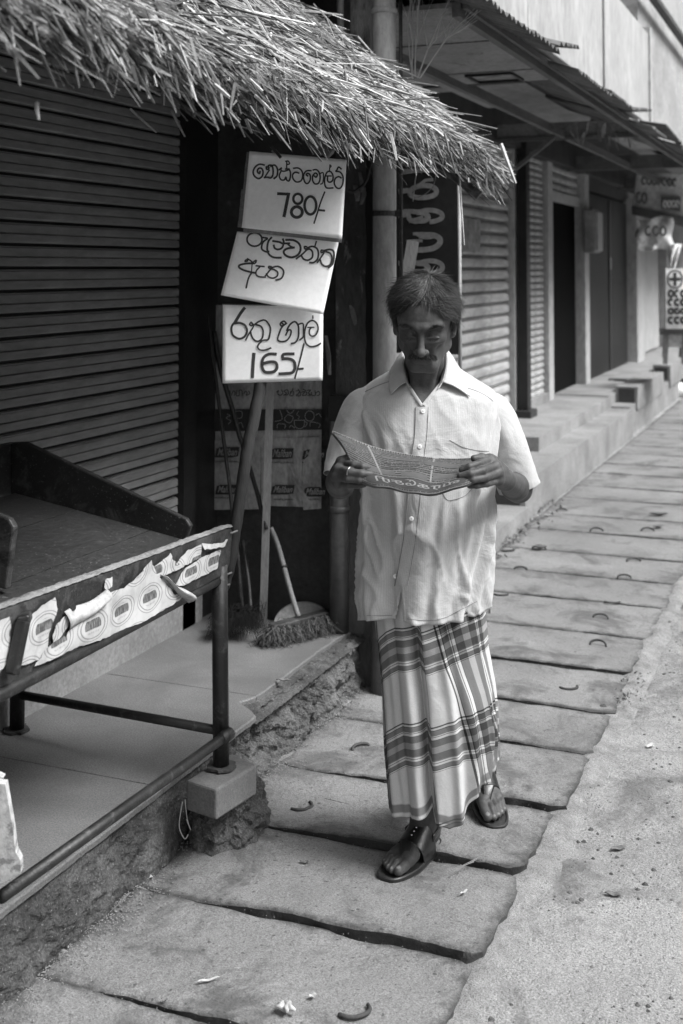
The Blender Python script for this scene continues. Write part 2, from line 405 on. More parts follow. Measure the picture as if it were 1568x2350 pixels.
for u, v, stl, rot in loops:
    p = oz(u, v, .01)
    for so, y0, y1, tp in SLABS:
        if y0 <= p[1] < y1: break
    b_ = (p[1] - y0) / (y1 - y0); a_ = (p[0] - XK) / (XR - XK)
    zz = tp(min(max(a_, 0.02), .98), b_)[2]
    pts = loop_mesh(L=.07 if v > 1300 else .08, style=stl)
    hr = random.Random(int(u + v)); rot += hr.uniform(-.5, .5); ca, sa = math.cos(YAW + rot), math.sin(YAW + rot); fl = hr.uniform(.35, 1.1)
    pts = [(p[0] + x * ca - y * sa * hr.uniform(.9, 1.1), p[1] + x * sa + y * ca, zz + (z * fl if z > 0 else z)) for x, y, z in pts]
    MB().tube(smooth_path(pts, 2), .0048 if v > 1300 else .006, 6).build('lifting_loop', M['rust'], so, smooth=True)

# ================================================================== PLATFORM IN FRONT OF THE NEAR SHOP
ZP, XS = .205, -2.40
plat = empty('shop_platform', (-2.07, 3, 0), label='low cement platform with a crumbling kerb face under the shuttered shop', cat='platform')
# rough kerb face with the broken stretch
def edge_x(y):
    e = XK
    if y > 3.55: e = XK - .055 - .02 * fbm((y, 3, 1), 4, 3)      # topping broken away here
    return e
def kerb_pt(s_, t_):
    y = -1 + 2.9 + s_ * 2.62 if False else 1.1 + s_ * 3.36
    t2 = t_
    z = ZP - .012 - t2 * (ZP + .04)
    rough = (1.0 if y > 3.35 else .55) * min(1, t2 * 4 + (.6 if y > 3.55 else .12))
    x = XK + .02 * t2 + rough * (.035 * fbm((1, y, z), 5, 3) + .020 * fbm((4, y, z), 26, 5))
    if y > 3.5: x -= .02 * (1 - t2)
    x -= .03 * max(0, t2 - .82) / .18 * (fbm((2, y, 3), 9, 3) * .8 + .3)
    return (x, y, z)
g = grid('kerb_face', lambda s_, t_: kerb_pt(s_, t_), 420, 44, M['kerb'], plat, smooth=False)
mb = MB().box(-2.6, XK - .09, -3, 4.46, -.05, ZP - .014); mb.build('platform_core', M['kerb'], plat)
mb = MB().box(-1.9, XK, -3, 1.12, -.05, ZP - .014); mb.build('kerb_block', M['kerb'], plat)
# broken ledge: coarse surface left where the topping has gone
patch_o = grid('broken_ledge', lambda s_, t_: (XK - .11 + .125 * s_ + .004 * fbm((s_, t_ * 9, 1), 3), 3.5 + .96 * t_, ZP - .014 - .012 * s_ * s_ + .005 * fbm((s_ * .2, t_ * 2, 2), 14, 5)), 24, 200, M['kerb'], plat, smooth=False)
def tile(y0, y1, brk=False):
    n = 60; V = []
    top = []
    for i in range(n + 1):
        y = y0 + (y1 - y0) * i / n
        e = XK + .012 + .0025 * fbm((y, 0, 0), 12, 3)
        if y > 3.50:
            q = min(1, (y - 3.50) / .09)
            e = XK + .012 - (.075 + .006 * fbm((y, 5, 2), 10, 4) + (.03 * math.exp(-((y - 3.58) / .05) ** 2))) * q
            if y > 4.3: e += .02 * (y - 4.3) / .15
        top.append((e, y))
    V = [(XS - .02, y, ZP) for e, y in top] + [(e - .004, y, ZP) for e, y in top] + [(e, y, ZP - .004) for e, y in top] + [(e, y, ZP - .016 - .004 * abs(fbm((y, 1, 1), 30))) for e, y in top]
    m_ = n + 1; Fc = []
    for r_ in range(3):
        for i in range(n): Fc.append((r_ * m_ + i, (r_ + 1) * m_ + i, (r_ + 1) * m_ + i + 1, r_ * m_ + i + 1))
    o = mesh('floor_panel', V, Fc, M['plat'], plat)
    return o
ty = [-3, .9, 2.05, 2.93, 3.66, 4.46]
for a_, b_ in zip(ty, ty[1:]): tile(a_ + .0015, b_ - .0015)
# debris chips in the crumbled face
chips = MB(); rr = random.Random(3)
for _ in range(260):
    y = rr.uniform(1.6, 4.4); r_ = rr.uniform(.002, .008) * (1.3 if y > 3.3 else 1)
    x = XK + rr.uniform(.0, .07) if rr.random() < .8 else XK + rr.uniform(.0, .12)
    z = -.012 + r_ * .5
    bm = []
    for k in range(8):
        bm.append((x + r_ * (1 if k & 1 else -1) * rr.uniform(.5, 1), y + r_ * (1 if k & 2 else -1) * rr.uniform(.5, 1), z + r_ * (1 if k & 4 else -1) * rr.uniform(.3, .8)))
    chips.add(bm, [(0, 2, 3, 1), (4, 5, 7, 6), (0, 1, 5, 4), (2, 6, 7, 3), (0, 4, 6, 2), (1, 3, 7, 5)])
chips.build('kerb_rubble', M['stone'], kind='stuff', label='small loose rubble lying along the foot of the platform kerb', cat='rubble')

# grit and pebbles
peb = MB(); rr = random.Random(11)
def pebble(mb_, x, y, z, r_):
    V = [(x + r_ * rr.uniform(.7, 1.2), y, z), (x, y + r_ * rr.uniform(.7, 1.2), z), (x - r_ * rr.uniform(.7, 1.2), y, z), (x, y - r_ * rr.uniform(.7, 1.2), z),
         (x + r_ * .2, y, z + r_ * rr.uniform(.5, .9))]
    mb_.add(V, [(0, 1, 4), (1, 2, 4), (2, 3, 4), (3, 0, 4)])
for _ in range(9000):
    y = 2.0 + (rr.random() ** 1.5) * 5; x = rr.uniform(-.84, .5)
    if rr.random() < .18: x = XR + rr.gauss(0, .04)
    if x > -.38 * y + .9 - .3 and x > 0: continue
    r_ = rr.uniform(.0012, .0042) * (1 if rr.random() < .95 else 1.8)
    z = road_z(x, y) if x > XR + .005 else -.01
    pebble(peb, x, y, z - .0008, r_)
for _ in range(3500):
    y = rr.uniform(1.9, 4.45); x = XK + abs(rr.gauss(0, .05)); pebble(peb, x, y, .004, rr.uniform(.001, .0035))
for _ in range(1500):
    y = rr.uniform(1.9, 5.5); x = rr.uniform(XK + .05, XR - .02)
    j = min(joints, key=lambda q: abs(q - y))
    if rr.random() < .6: y = j - abs(rr.gauss(0, .03))
    pebble(peb, x, y, .004, rr.uniform(.0008, .0022))
peb.build('gravel', M['dirt'], kind='stuff', label='fine grit and gravel scattered over the road and along the slab seams', cat='gravel')

# ================================================================== STEPPED LEDGES FURTHER ALONG
led = empty('stepped_ledge', (-2.2, 9, 0), label='pale cement ledges and steps running along the foot of the far shops', cat='steps')
def rough_block(name, x0, x1, y0, y1, z0, z1, mt, parent, amp=.008, n=(6, 40, 4)):
    # front face (x1), top and near end, lightly uneven
    V = []; Fc = []
    def gp(fn, nu, nv):
        b0 = len(V)
        for j in range(nv + 1):
            for i in range(nu + 1): V.append(fn(i / nu, j / nv))
        for j in range(nv):
            for i in range(nu): Fc.append((b0 + j * (nu + 1) + i, b0 + j * (nu + 1) + i + 1, b0 + (j + 1) * (nu + 1) + i + 1, b0 + (j + 1) * (nu + 1) + i))
    def w(x, y, z):
        return (x + amp * fbm((x, y, z), 5, 3) if x > x0 + .01 else x, y, z + amp * .5 * fbm((y, x, 2), 3, 2) if z > z0 + .01 else z)
    gp(lambda a, b: w(x1, y0 + (y1 - y0) * a, z0 + (z1 - z0) * b), n[1], n[2])
    gp(lambda a, b: w(x1 + (x0 - x1) * b, y0 + (y1 - y0) * a, z1), n[1], n[0])
    gp(lambda a, b: w(x0 + (x1 - x0) * a, y0, z0 + (z1 - z0) * b), n[0], n[2])
    gp(lambda a, b: w(x1 + (x0 - x1) * a, y1, z0 + (z1 - z0) * b), n[0], n[2])
    return mesh(name, V, Fc, mt, parent, smooth=False)
M['ledge'] = weathered('pale_ledge_cement', .23, var=.35, sc=2.2, fine=60, bumps=((40, .4, .006), (160, .4, .002)), stain=.5, stain_v=.16, stain_sc=4)
rough_block('low_ledge', -2.7, -1.86, 4.5, 7.66, -.06, .10, M['ledge'], led)
rough_block('upper_ledge', -2.7, -1.885, 7.66, 12.0, -.06, .255, M['ledge'], led)
rough_block('rear_step', -2.7, -2.10, 8.95, 12.0, .24, .36, M['ledge'], led)
rough_block('upper_ledge', -2.75, -1.92, 12.0, 20.0, -.06, .27, M['ledge'], led)
rough_block('rear_step', -2.75, -2.12, 12.0, 22.0, .24, .37, M['ledge'], led)
rough_block('step_block', -2.12, -1.90, 12.4, 14.3, .2, .43, M['ledge'], led)
rough_block('step_block', -2.10, -1.90, 14.9, 17.0, .2, .46, M['ledge'], led)
rough_block('step_block', -2.4, -2.12, 13.6, 14.8, .3, .40, M['ledge'], led)
dk = plain('dark_riser', .05, .8)  # dark sheets laid over the near riser faces of the ledges
mesh('dark_riser_sheet', [(-2.09, 12.39, .26), (-1.93, 12.39, .26), (-1.93, 12.39, .41), (-2.09, 12.39, .41)], [(0, 1, 2, 3)], dk, led)
mesh('dark_riser_sheet', [(-2.08, 14.89, .29), (-1.93, 14.89, .29), (-1.93, 14.89, .43), (-2.08, 14.89, .43)], [(0, 1, 2, 3)], dk, led)
mesh('dark_riser_sheet', [(-2.34, 13.59, .31), (-2.14, 13.59, .31), (-2.14, 13.59, .385), (-2.34, 13.59, .385)], [(0, 1, 2, 3)], dk, led)
mesh('dark_riser_patch', [(-2.66, 7.655, .105), (-1.92, 7.655, .105), (-1.92, 7.655, .245), (-2.66, 7.655, .245)], [(0, 1, 2, 3)], dk, led)

# scattered road stones, larger than the grit
mb = MB(); rr = random.Random(41)
for _ in range(2600):
    y = 2.0 + rr.random() ** 1.4 * 6; x = rr.uniform(-.78, .3); r_ = .0025 + .008 * rr.random() ** 4
    if fbm((x, y, 60), 1.6, 3) < -.05 and rr.random() < .8: continue
    z = road_z(x, y); V = []
    for k in range(6):
        a = k * math.pi / 3; V.append((x + r_ * math.cos(a) * rr.uniform(.7, 1.2), y + r_ * math.sin(a) * rr.uniform(.7, 1.2), z - .001))
    V += [(x + r_ * .5 * math.cos(k * 2.1), y + r_ * .5 * math.sin(k * 2.1), z + r_ * rr.uniform(.3, .6)) for k in range(3)]
    mb.add(V, [(0, 1, 6), (1, 7, 6), (1, 2, 7), (2, 3, 7), (3, 8, 7), (3, 4, 8), (4, 5, 8), (5, 6, 8), (5, 0, 6), (6, 7, 8)])
mb.build('road_stones', M['stone'], kind='stuff', label='small dark stones bedded in the worn road surface', cat='gravel')
# ================================================================== NEAR SHOP: shutter, riser, end wall, pillar, pipes
def slat_mesh(name, Ly, H, depth, mt, style=0):
    """one roller-shutter slat along +Y, from z 0 to H, facing +X"""
    if style == 0:   # flat face with a dropped hook joint at the bottom
        prof = [(0, H), (0.0, H * .97), (.004, H * .92), (.004, H * .60), (-.006, H * .57), (-.006, H * .545), (.002, H * .52), (.0045, H * .22), (.001, H * .17), (-.016, H * .15), (-.016, H * .03), (-.002, 0)]
    else:            # rounded face between two narrow grooves
        prof = [(-.030, H), (-.002, H * .97), (.006, H * .86), (.011, H * .7), (.012, H * .5), (.010, H * .34), (.003, H * .24), (-.030, H * .22), (-.030, H * .14), (.002, H * .13), (.002, H * .09), (-.030, H * .08), (-.030, 0)]
    V = []; Fc = []
    for y in (0, Ly):
        for x, z in prof: V.append((x, y, z))
    n = len(prof)
    for i in range(n - 1): Fc.append((i, i + 1, n + i + 1, n + i))
    me = bpy.data.meshes.new(name); me.from_pydata(V, [], Fc); me.materials.append(mt); me.materials.append(M['steel_and_groove_shade'])
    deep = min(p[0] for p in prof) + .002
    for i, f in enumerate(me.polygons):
        if prof[i][0] < deep and prof[i + 1][0] < deep: f.material_index = 1  # groove faces painted dark to stand for the shade inside them
    me.update()
    return me
def place(me, name, loc, parent, rz=0, sc=None):
    o = bpy.data.objects.new(name, me); COL.objects.link(o); o.parent = parent
    o.matrix_parent_inverse = parent.matrix_basis.inverted()
    o.location = loc; o.rotation_euler = (0, 0, rz)
    if sc: o.scale = sc
    return o
XSH = -2.43
near = empty('near_shop', (-2.9, 3, 0), label='dark near shop building with recessed front behind the thatched awning', cat='building')
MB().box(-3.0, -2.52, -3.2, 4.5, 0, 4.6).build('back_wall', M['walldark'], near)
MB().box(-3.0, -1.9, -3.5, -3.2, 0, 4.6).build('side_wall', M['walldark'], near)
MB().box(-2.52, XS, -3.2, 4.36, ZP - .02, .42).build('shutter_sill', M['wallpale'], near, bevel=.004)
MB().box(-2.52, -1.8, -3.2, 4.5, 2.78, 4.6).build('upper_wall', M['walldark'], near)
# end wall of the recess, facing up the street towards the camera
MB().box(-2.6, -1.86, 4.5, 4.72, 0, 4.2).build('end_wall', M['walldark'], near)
MB().box(-2.46, -2.40, 4.20, 4.30, ZP, 2.78).build('shutter_guide', M['steel_and_groove_shade'], near)
MB().box(-2.50, -2.415, 4.30, 4.5, ZP, 2.78).build('wall_pier', M['steel_and_groove_shade'], near)
sh = empty('roller_shutter', (XSH, 3, .42), label='large grey roller shutter pulled down behind the wooden display stand', cat='roller shutter')
Hs = .0745
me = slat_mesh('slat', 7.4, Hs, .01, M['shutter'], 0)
k = 0
z = .422
while z < 2.78:
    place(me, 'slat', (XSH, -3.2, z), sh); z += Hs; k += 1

# pillar at the corner of the recess with peeling paint
pil = empty('corner_pillar', (-1.78, 4.55, 0), label='peeling dark corner pillar beside the price cards, pale where it rises above the thatch', cat='pillar')
def pil_face(s_, t_, y=4.44):
    x = -1.852 + .15 * s_; z = .2 + 1.95 * t_
    return (x + (.004 * fbm((0, 0, z), 18, 3) if s_ > .9 else 0), y - .004 * max(0, fbm((x, 1, z), 14, 4)), z)
MB().box(-1.86, -1.70, 4.45, 4.72, 0, 2.25).build('pillar_shaft', M['pillar'], pil, bevel=.004)
grid('peeling_skin', pil_face, 14, 150, M['pillar'], pil)
MB().box(-1.80, -1.70, 4.46, 4.72, 2.25, 3.7).build('pillar_head', M['pillartop'], pil, bevel=.004)
MB().box(-1.88, -1.803, 4.50, 4.72, 2.25, 3.7).build('pillar_side', M['pillar'], pil, bevel=.004)
# pale worn timber edge strip
grid('edge_strip', lambda s_, t_: (-1.722 + .03 * s_ + .006 * fbm((s_, t_, 0), 9, 3), 4.437 - .004 * s_, .95 + t_ * 1.25), 4, 60, M['woodgrey'], pil, thick=.006)
def pipe(name, x, y, z0, z1, r_, mt, label, parts, clampz=(), collar=()):
    t = empty(name, (x, y, z0), label, 'drain pipe')
    MB().tube([(x, y, z0), (x, y, (z0 + z1) / 2), (x, y, z1)], r_, 24).build('pipe_length', mt, t, smooth=True)
    for c in collar:
        MB().tube([(x, y, c - .012), (x, y, c - .007), (x, y, c + .007), (x, y, c + .012)], [r_ + .001, r_ + .006, r_ + .006, r_ + .001], 24).build('pipe_collar', mt, t, smooth=True)
    for c in clampz:
        m2 = MB().tube([(x, y, c - .01), (x, y, c + .01)], r_ + .003, 20); m2.box(x + r_, x + r_ + .03, y - .012, y - .002, c - .012, c + .012); m2.build('pipe_clamp', M['rust'], t)
    return t
pipe('drain_pipe', -1.632, 4.40, .62, 4.2, .046, M['pvc'], 'tall weathered white drain pipe right of the peeling pillar', 0, collar=(2.62,), clampz=(1.83,))
pipe('drain_pipe', -1.64, 4.42, -.01, .62, .055, M['pvcdark'], 'dark bottom length of drain pipe standing on the pavement behind the sarong', 0)
pipe('drain_pipe', -1.83, 4.42, ZP, 1.02, .038, M['pvcdark'], 'short dark drain pipe with a collar standing on the platform corner', 0, collar=(.68,))
pipe('drain_pipe', -1.825, 4.42, 2.3, 3.6, .014, M['pvc'], 'thin white conduit at the top left of the pillar above the thatch', 0)
MB().box(-1.87, -1.79, 4.40, 4.44, 1.0, 1.12).build('junction_box', M['steel_and_groove_shade'], pil, bevel=.003)
t = empty('wooden_offcut', P(935, 600, 4.62), 'pale sawn board end sticking up behind the man beside the white pipe', 'plank')
A = [P(918, 640, 4.78), P(948, 640, 4.78), P(962, 556, 4.78), P(935, 551, 4.78)]
V = [a for a in A] + [a + FWD * .02 for a in A]
mesh('board', V, [(3, 2, 1, 0), (4, 5, 6, 7), (0, 1, 5, 4), (1, 2, 6, 5), (2, 3, 7, 6), (3, 0, 4, 7)], M['batten'], t)
# loose torn strips, cable and wire near the pillar
t = empty('hanging_cable', P(845, 430, 4.66), 'black ribbed cable drooping below the thatch beside the pillar', 'cable')
MB().tube(smooth_path([P(905, 335, 4.66), P(862, 352, 4.66), P(850, 385, 4.66), P(838, 420, 4.66), P(812, 440, 4.66), P(800, 436, 4.66)], 5), .007, 6).build('cable_run', M['dark'], t, smooth=True)
tag(MB().tube(smooth_path([P(920, 400, 4.60), P(960, 395, 4.60), P(990, 388, 4.60), P(1000, 400, 4.60), P(995, 425, 4.60), P(975, 446, 4.60), P(948, 456, 4.60)], 5), .0016, 5).build('loose_wire', M['batten']), 'thin curled wire dangling in front of the black lettered board', 'wire')
m2 = MB()
for (u0, v0, u1, v1, wd) in [(826, 395, 832, 442, 7), (815, 425, 822, 462, 10), (838, 428, 830, 470, 8), (846, 560, 852, 640, 9), (748, 770, 758, 860, 8), (806, 700, 815, 760, 10)]:
    a, b = P(u0, v0, 4.775), P(u1, v1, 4.775); d = RGT * wd / 2780 * 4.62
    m2.add([a - d * .5, a + d * .5, b + d * .3, b - d * .6, (a + b) / 2 + d * .9 - FWD * .02], [(0, 1, 4), (4, 2, 3, 0), (1, 2, 4)])
m2.build('torn_flake', M['signletter'], pil)

MB().tube([(-1.578, 4.44, 1.5), (-1.578, 4.44, 2.9)], .0075, 8).build('steel_rod', M['iron'], pil, smooth=True)
# ------------------------------------------------------------------ black board with sideways letters
sb = empty('letter_board', (-1.6, 5.0, 1.4), 'tall black board with large sideways grey letters hanging behind the white pipe', 'sign board')
YB = 5.0
mb = MB(); mb.box(-1.80, -1.522, YB, YB + .02, 1.25, 2.12); mb.build('board', M['signboard'], sb)
MB().tube([(-1.513, YB + .008, .9), (-1.515, YB + .008, 2.13)], .0085, 10).build('board_edge_tube', M['pvc'], sb, smooth=True)
def b5(x, y):  # crop (1480..1700 x 560..1020, scale 5.109) -> board plane
    u = (1480 + x / 5.109) * .6272; v = (560 + y / 5.109) * .6272
    return oy(u, v, YB - .003)
def ribbon(pts, widths, n=4, off=None, conv=None):
    """thick round-ended stroke in 2-D, as polygons; returns V2, F"""
    pts = smooth_path([(p[0], p[1], 0) for p in pts], n) if len(pts) > 2 else [np.array((p[0], p[1], 0.0)) for p in pts]
    m_ = len(pts)
    if not hasattr(widths, '__len__'): widths = [widths] * 2
    V = []
    for i, p in enumerate(pts):
        d = pts[min(i + 1, m_ - 1)] - pts[max(i - 1, 0)]; L = np.hypot(d[0], d[1]) or 1
        nx, ny = -d[1] / L, d[0] / L
        f = i / (m_ - 1) * (len(widths) - 1); a = int(min(f, len(widths) - 2)); w = widths[a] + (widths[a + 1] - widths[a]) * (f - a)
        w /= 2
        q = p.copy()
        if i == 0: q = q - d / L * w * .7
        if i == m_ - 1: q = q + d / L * w * .7
        V += [(q[0] + nx * w, q[1] + ny * w), (q[0] - nx * w, q[1] - ny * w)]
    Fc = [(2 * i, 2 * i + 1, 2 * i + 3, 2 * i + 2) for i in range(m_ - 1)]
    return V, Fc
def strokes(name, S, conv, mt, parent, wscale=1.0, **k):
    mb_ = MB()
    for st in S:
        w = st[0]; w = [x * wscale for x in w] if hasattr(w, '__len__') else w * wscale
        V, Fc = ribbon(st[1], w); ko = -FWD * .0005 * len(mb_.F) / max(1, len(Fc))
        mb_.add([np.array(conv(x, y)) + ko - FWD * .00002 * q for q, (x, y) in enumerate(V)], Fc)
    return mb_.build(name, mt, parent, **k)
letters = [
    [(70, [(-60, 130), (120, 215), (400, 225), (540, 215), (600, 300)]), (80, [(-60, 340), (200, 330), (420, 320), (600, 335)]), (60, [(500, 210), (540, 260), (560, 320)])],
    [(95, [(120, 700), (200, 640), (330, 610), (480, 615), (590, 680), (580, 770), (450, 820), (280, 835), (140, 800), (100, 740), (120, 700)]), (60, [(250, 620), (330, 560), (400, 510), (520, 500)]), (95, [(-80, 720), (60, 700), (110, 730)])],
    [(90, [(-80, 1100), (100, 1090), (260, 1100), (420, 1070), (560, 1075), (680, 1120), (710, 1190), (660, 1240), (560, 1275), (500, 1285)]),
     (100, [(260, 1110), (360, 1120), (440, 1180), (420, 1240), (330, 1270), (240, 1260)]), (90, [(-80, 1180), (60, 1150), (100, 1240), (200, 1280), (280, 1260)]), (60, [(100, 1280), (200, 1240), (330, 1200)])],
    [(60, [(180, 1510), (300, 1505), (420, 1510)]), (105, [(300, 1550), (440, 1530), (560, 1540), (650, 1590), (670, 1660), (610, 1740), (500, 1790), (330, 1810), (180, 1810)]), (60, [(60, 1650), (200, 1640), (320, 1640)]), (50, [(230, 1520), (330, 1575), (450, 1590), (540, 1570)])],
    [(90, [(-80, 2060), (160, 2050), (280, 2050), (420, 2020), (560, 2020), (680, 2070), (715, 2140), (670, 2200), (560, 2235), (500, 2245)]),
     (100, [(260, 2060), (360, 2070), (440, 2130), (420, 2190), (330, 2220), (200, 2220)]), (80, [(60, 2190), (160, 2210), (250, 2215)])],
]
for L in letters: strokes('letter', L, b5, M['signletter'], sb)

# ------------------------------------------------------------------ far shops
far = empty('far_shop_row', (-3.0, 11, 0), 'long row of shop fronts with shutters, posts and dark doorways along the street', 'building')
XF = -2.62
MB().box(-3.4, XF - .08, 4.72, 16.3, 0, 4.9).build('wall', M['farwall'], far)
MB().box(-3.3, -3.22, -4, 22, 4.2, 9).build('upper_wall', M['farwall'], far)
shA = empty('roller_shutter', (XF, 7, .3), 'wide pale dusty roller shutter right behind the man, with a torn poster stuck on it', 'roller shutter')
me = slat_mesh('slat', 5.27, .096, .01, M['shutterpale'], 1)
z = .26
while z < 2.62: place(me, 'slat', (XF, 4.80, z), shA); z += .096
tp = weathered('torn_poster', .26, var=.5, sc=14, fine=60, bumps=((20, .5, .01),), stain=.5, stain_v=.08, stain_sc=25)
grid('torn_poster', lambda a, b: (XF + .017 + .003 * fbm((a, b, 3), 5), 8.62 + .55 * a + .03 * fbm((b, 1, 1), 9), 1.74 + .26 * b + .03 * fbm((a, 4, 1), 7)), 12, 6, tp, shA)
MB().box(XF - .02, XF + .06, 10.08, 10.40, .25, 2.8).build('white_post', M['cream'], far, bevel=.005)
po = empty('steel_post', (-2.5, 10.2, .3), 'slim dark steel post on a concrete foot between the two pale shutters', 'post')
MB().box(-2.54, -2.46, 10.10, 10.22, .25, 2.75).build('shaft', M['steel_and_groove_shade'], po)
MB().box(-2.58, -2.42, 10.04, 10.28, .25, .42).build('foot', M['dark'], po, bevel=.006)
shB = empty('roller_shutter', (XF, 11, .4), 'narrow pale roller shutter between the dark steel post and the open doorway', 'roller shutter')
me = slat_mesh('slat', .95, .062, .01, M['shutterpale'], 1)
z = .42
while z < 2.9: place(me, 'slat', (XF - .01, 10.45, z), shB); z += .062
MB().box(XF - .05, XF + .05, 11.42, 11.62, .34, 2.95).build('door_jamb', M['cream'], far, bevel=.005)
MB().box(XF - .05, XF + .04, 10.42, 11.42, .34, .44).build('threshold', M['ledge'], far, bevel=.005)
dr = empty('doorway', (XF, 12.3, .36), 'dark open doorway under a half rolled-up shutter', 'doorway')
MB().box(XF - .06, XF - .04, 11.62, 13.1, .36, 2.5).build('dark_interior_sheet', M['black'], dr)  # black sheet painted in place of the unlit shop interior
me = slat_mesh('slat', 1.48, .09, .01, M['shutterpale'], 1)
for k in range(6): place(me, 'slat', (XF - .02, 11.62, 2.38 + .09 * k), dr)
MB().box(XF - .02, XF + .02, 11.62, 13.1, 2.28, 2.38).build('bottom_rail', M['cream'], dr, bevel=.004)
MB().box(XF - .05, XF + .07, 13.10, 13.34, .34, 2.9).build('door_jamb', M['cream'], far, bevel=.005)
bx = empty('meter_box', (XF + .15, 13.3, 2.0), 'rounded wall box fixed on the post beside the dark doorway', 'box')
MB().box(XF + .07, XF + .2, 13.0, 13.35, 1.78, 2.25).build('case', M['farwall'], bx, bevel=.02)
MB().box(XF + .2, XF + .225, 13.02, 13.3, 1.8, 2.22).build('lid', M['cream'], bx, bevel=.01)
gr = empty('folding_gate', (XF, 15, .36), 'dark collapsible steel gate closed across the shop by the white column', 'gate')
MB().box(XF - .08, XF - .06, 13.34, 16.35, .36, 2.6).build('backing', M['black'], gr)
gm = MB().box(-.02, .02, -.016, .016, 0, 2.1).build('gate_bar', M['grille'], None); me = gm.data; bpy.data.objects.remove(gm)
for k in range(36): place(me, 'gate_bar', (XF - .02, 13.42 + k * .081, .37), gr)
MB().box(XF - .01, XF + .015, 14.93, 14.98, .38, 2.45).build('gate_stile', M['grille'], gr)
MB().box(XF - .01, XF + .02, 14.95, 15.02, 1.6, 1.75).build('lock_plate', M['cream'], gr)
MB().box(XF - .05, XF + .12, 16.38, 17.0, .3, 2.55).build('white_column', M['whitepanel'], far, bevel=.01)
MB().box(XF - .1, XF - .02, 13.34, 16.4, 2.5, 3).build('dark_lintel', M['walldark'], far)
MB().box(-3.4, XF - .08, 16.3, 40, 0, 6).build('wall', M['farwall'], far)
MB().box(XF - .1, XF - .03, 17.3, 19.5, .4, 2.3).build('door_panel', M['cream'], far)
MB().box(XF - .06, XF + .06, 19.8, 20.2, .3, 2.4).build('door_jamb', M['whitepanel'], far)

# ------------------------------------------------------------------ soffit, beams, corrugated canopy, panels above
can = empty('canopy', (-1.7, 7, 2.65), 'wide canopy over the far shops with board ceiling, timber beams and ragged corrugated edge', 'canopy')
ZC = 2.66
ysf = [4.6, 5.02, 5.36, 5.86, 6.22, 6.6]
for k in range(len(ysf) - 1):
    MB().box(-1.95, -1.42, ysf[k] + .006, ysf[k + 1] - .006, ZC + .0 + .004 * (k % 2), ZC + .02 + .004 * (k % 2)).build('ceiling_board', M['soffit'], can)
for k, (a, b) in enumerate([(4.8, 5.6), (5.6, 6.3), (6.3, 6.9)]):
    MB().box(-2.62, -1.99, a + .006, b - .006, ZC + .01, ZC + .03).build('ceiling_board', M['soffit'], can)
MB().box(-2.6, -1.62, 4.6, 24, ZC + .30, ZC + .34).build('roof_deck', M['walldark'], can)
fr = MB()
for (y0, y1, x0, x1) in [(6.25, 6.5, -1.85, -1.6)]:
    fr.bar((x0, y0, ZC - .008), (x1, y0, ZC - .008), .015, .012); fr.bar((x1, y0, ZC - .008), (x1, y1, ZC - .008), .015, .012); fr.bar((x0, y1, ZC - .008), (x1, y1, ZC - .008), .015, .012); fr.bar((x0, y0, ZC - .008), (x0, y1, ZC - .008), .015, .012)
fr.build('ceiling_hatch', M['steel_and_groove_shade'], can)
for x, w_, d_ in [(-1.965, .035, .06), (-1.40, .035, .06), (-1.365, .018, .03)]:
    MB().box(x - w_ / 2, x + w_ / 2, 4.6, 24, ZC - d_ + .02, ZC + .02).build('long_beam', M['beam'], can)
MB().box(-2.05, -1.99, 4.8, 7.4, ZC - .03, ZC).build('long_beam', M['soffit'], can)
MB().box(-2.6, -1.40, 9.3, 9.36, ZC - .02, ZC + .09).build('cross_beam', M['soffit'], can)
MB().box(-2.6, -1.40, 9.28, 9.3, ZC - .05, ZC - .02).build('cross_beam', M['beam'], can)
for y in (12.4, 15.5, 18.6): MB().box(-2.6, -1.40, y, y + .06, ZC - .04, ZC + .1).build('cross_beam', M['beam'], can)
MB().box(-2.6, -1.62, 6.62, 6.66, ZC, ZC + .28).build('bulkhead', M['walldark'], can)
MB().box(-2.62, -2.5, 4.8, 22, ZC - .02, ZC + .3).build('wall_plate', M['walldark'], can)
st = MB()
st.bar((-1.97, 9.0, ZC - .05), (-2.45, 9.0, ZC - .42), .03, .03)
st.build('strut', M['beam'], can)
rr = random.Random(5)
for _ in range(26):
    y = rr.uniform(8.6, 9.9); x = rr.uniform(-1.95, -1.5); l = rr.uniform(.03, .16)
    MB().bar((x, y, ZC), (x + rr.uniform(-.05, .05), y + rr.uniform(-.05, .05), ZC - l), rr.uniform(.004, .02), .003).build('hanging_scrap', M['soffit'], can)
# corrugated sheets, each a piece
def corr_sheet(y0, y1, dz, curl, xo=-1.20, zo=2.62):
    n = max(8, int((y1 - y0) / .0125)); 
    def fn(s_, t_):
        y = y0 + (y1 - y0) * s_
        x = xo - .75 * t_ + .012 * fbm((y * 2, 0, 1), 3, 2) * (1 - t_)
        z = zo + dz + .26 * t_ + .011 * math.sin(y * 2 * math.pi / .075) + curl * (1 - t_) ** 3 * (s_ if curl > 0 else (1 - s_) * -1)
        return (x, y, z)
    return grid('corrugated_sheet', fn, n, 5, M['corr'], can, thick=.003)
for a, b, dz, cu in [(4.3, 5.1, 0, 0), (5.08, 5.62, .012, .0), (5.60, 6.05, .05, .06), (6.03, 7.0, -.01, 0), (6.98, 7.75, .01, .0), (7.73, 8.6, .0, .10), (8.58, 9.4, -.02, 0), (9.38, 10.3, .03, -.05), (10.28, 11.4, 0, 0), (11.38, 12.6, .02, .05), (12.5, 14, 0, 0), (13.9, 16, .02, 0), (15.9, 19, 0, 0), (18.9, 23, .02, 0)]:
    corr_sheet(a, b, dz, cu)
XP = -1.52
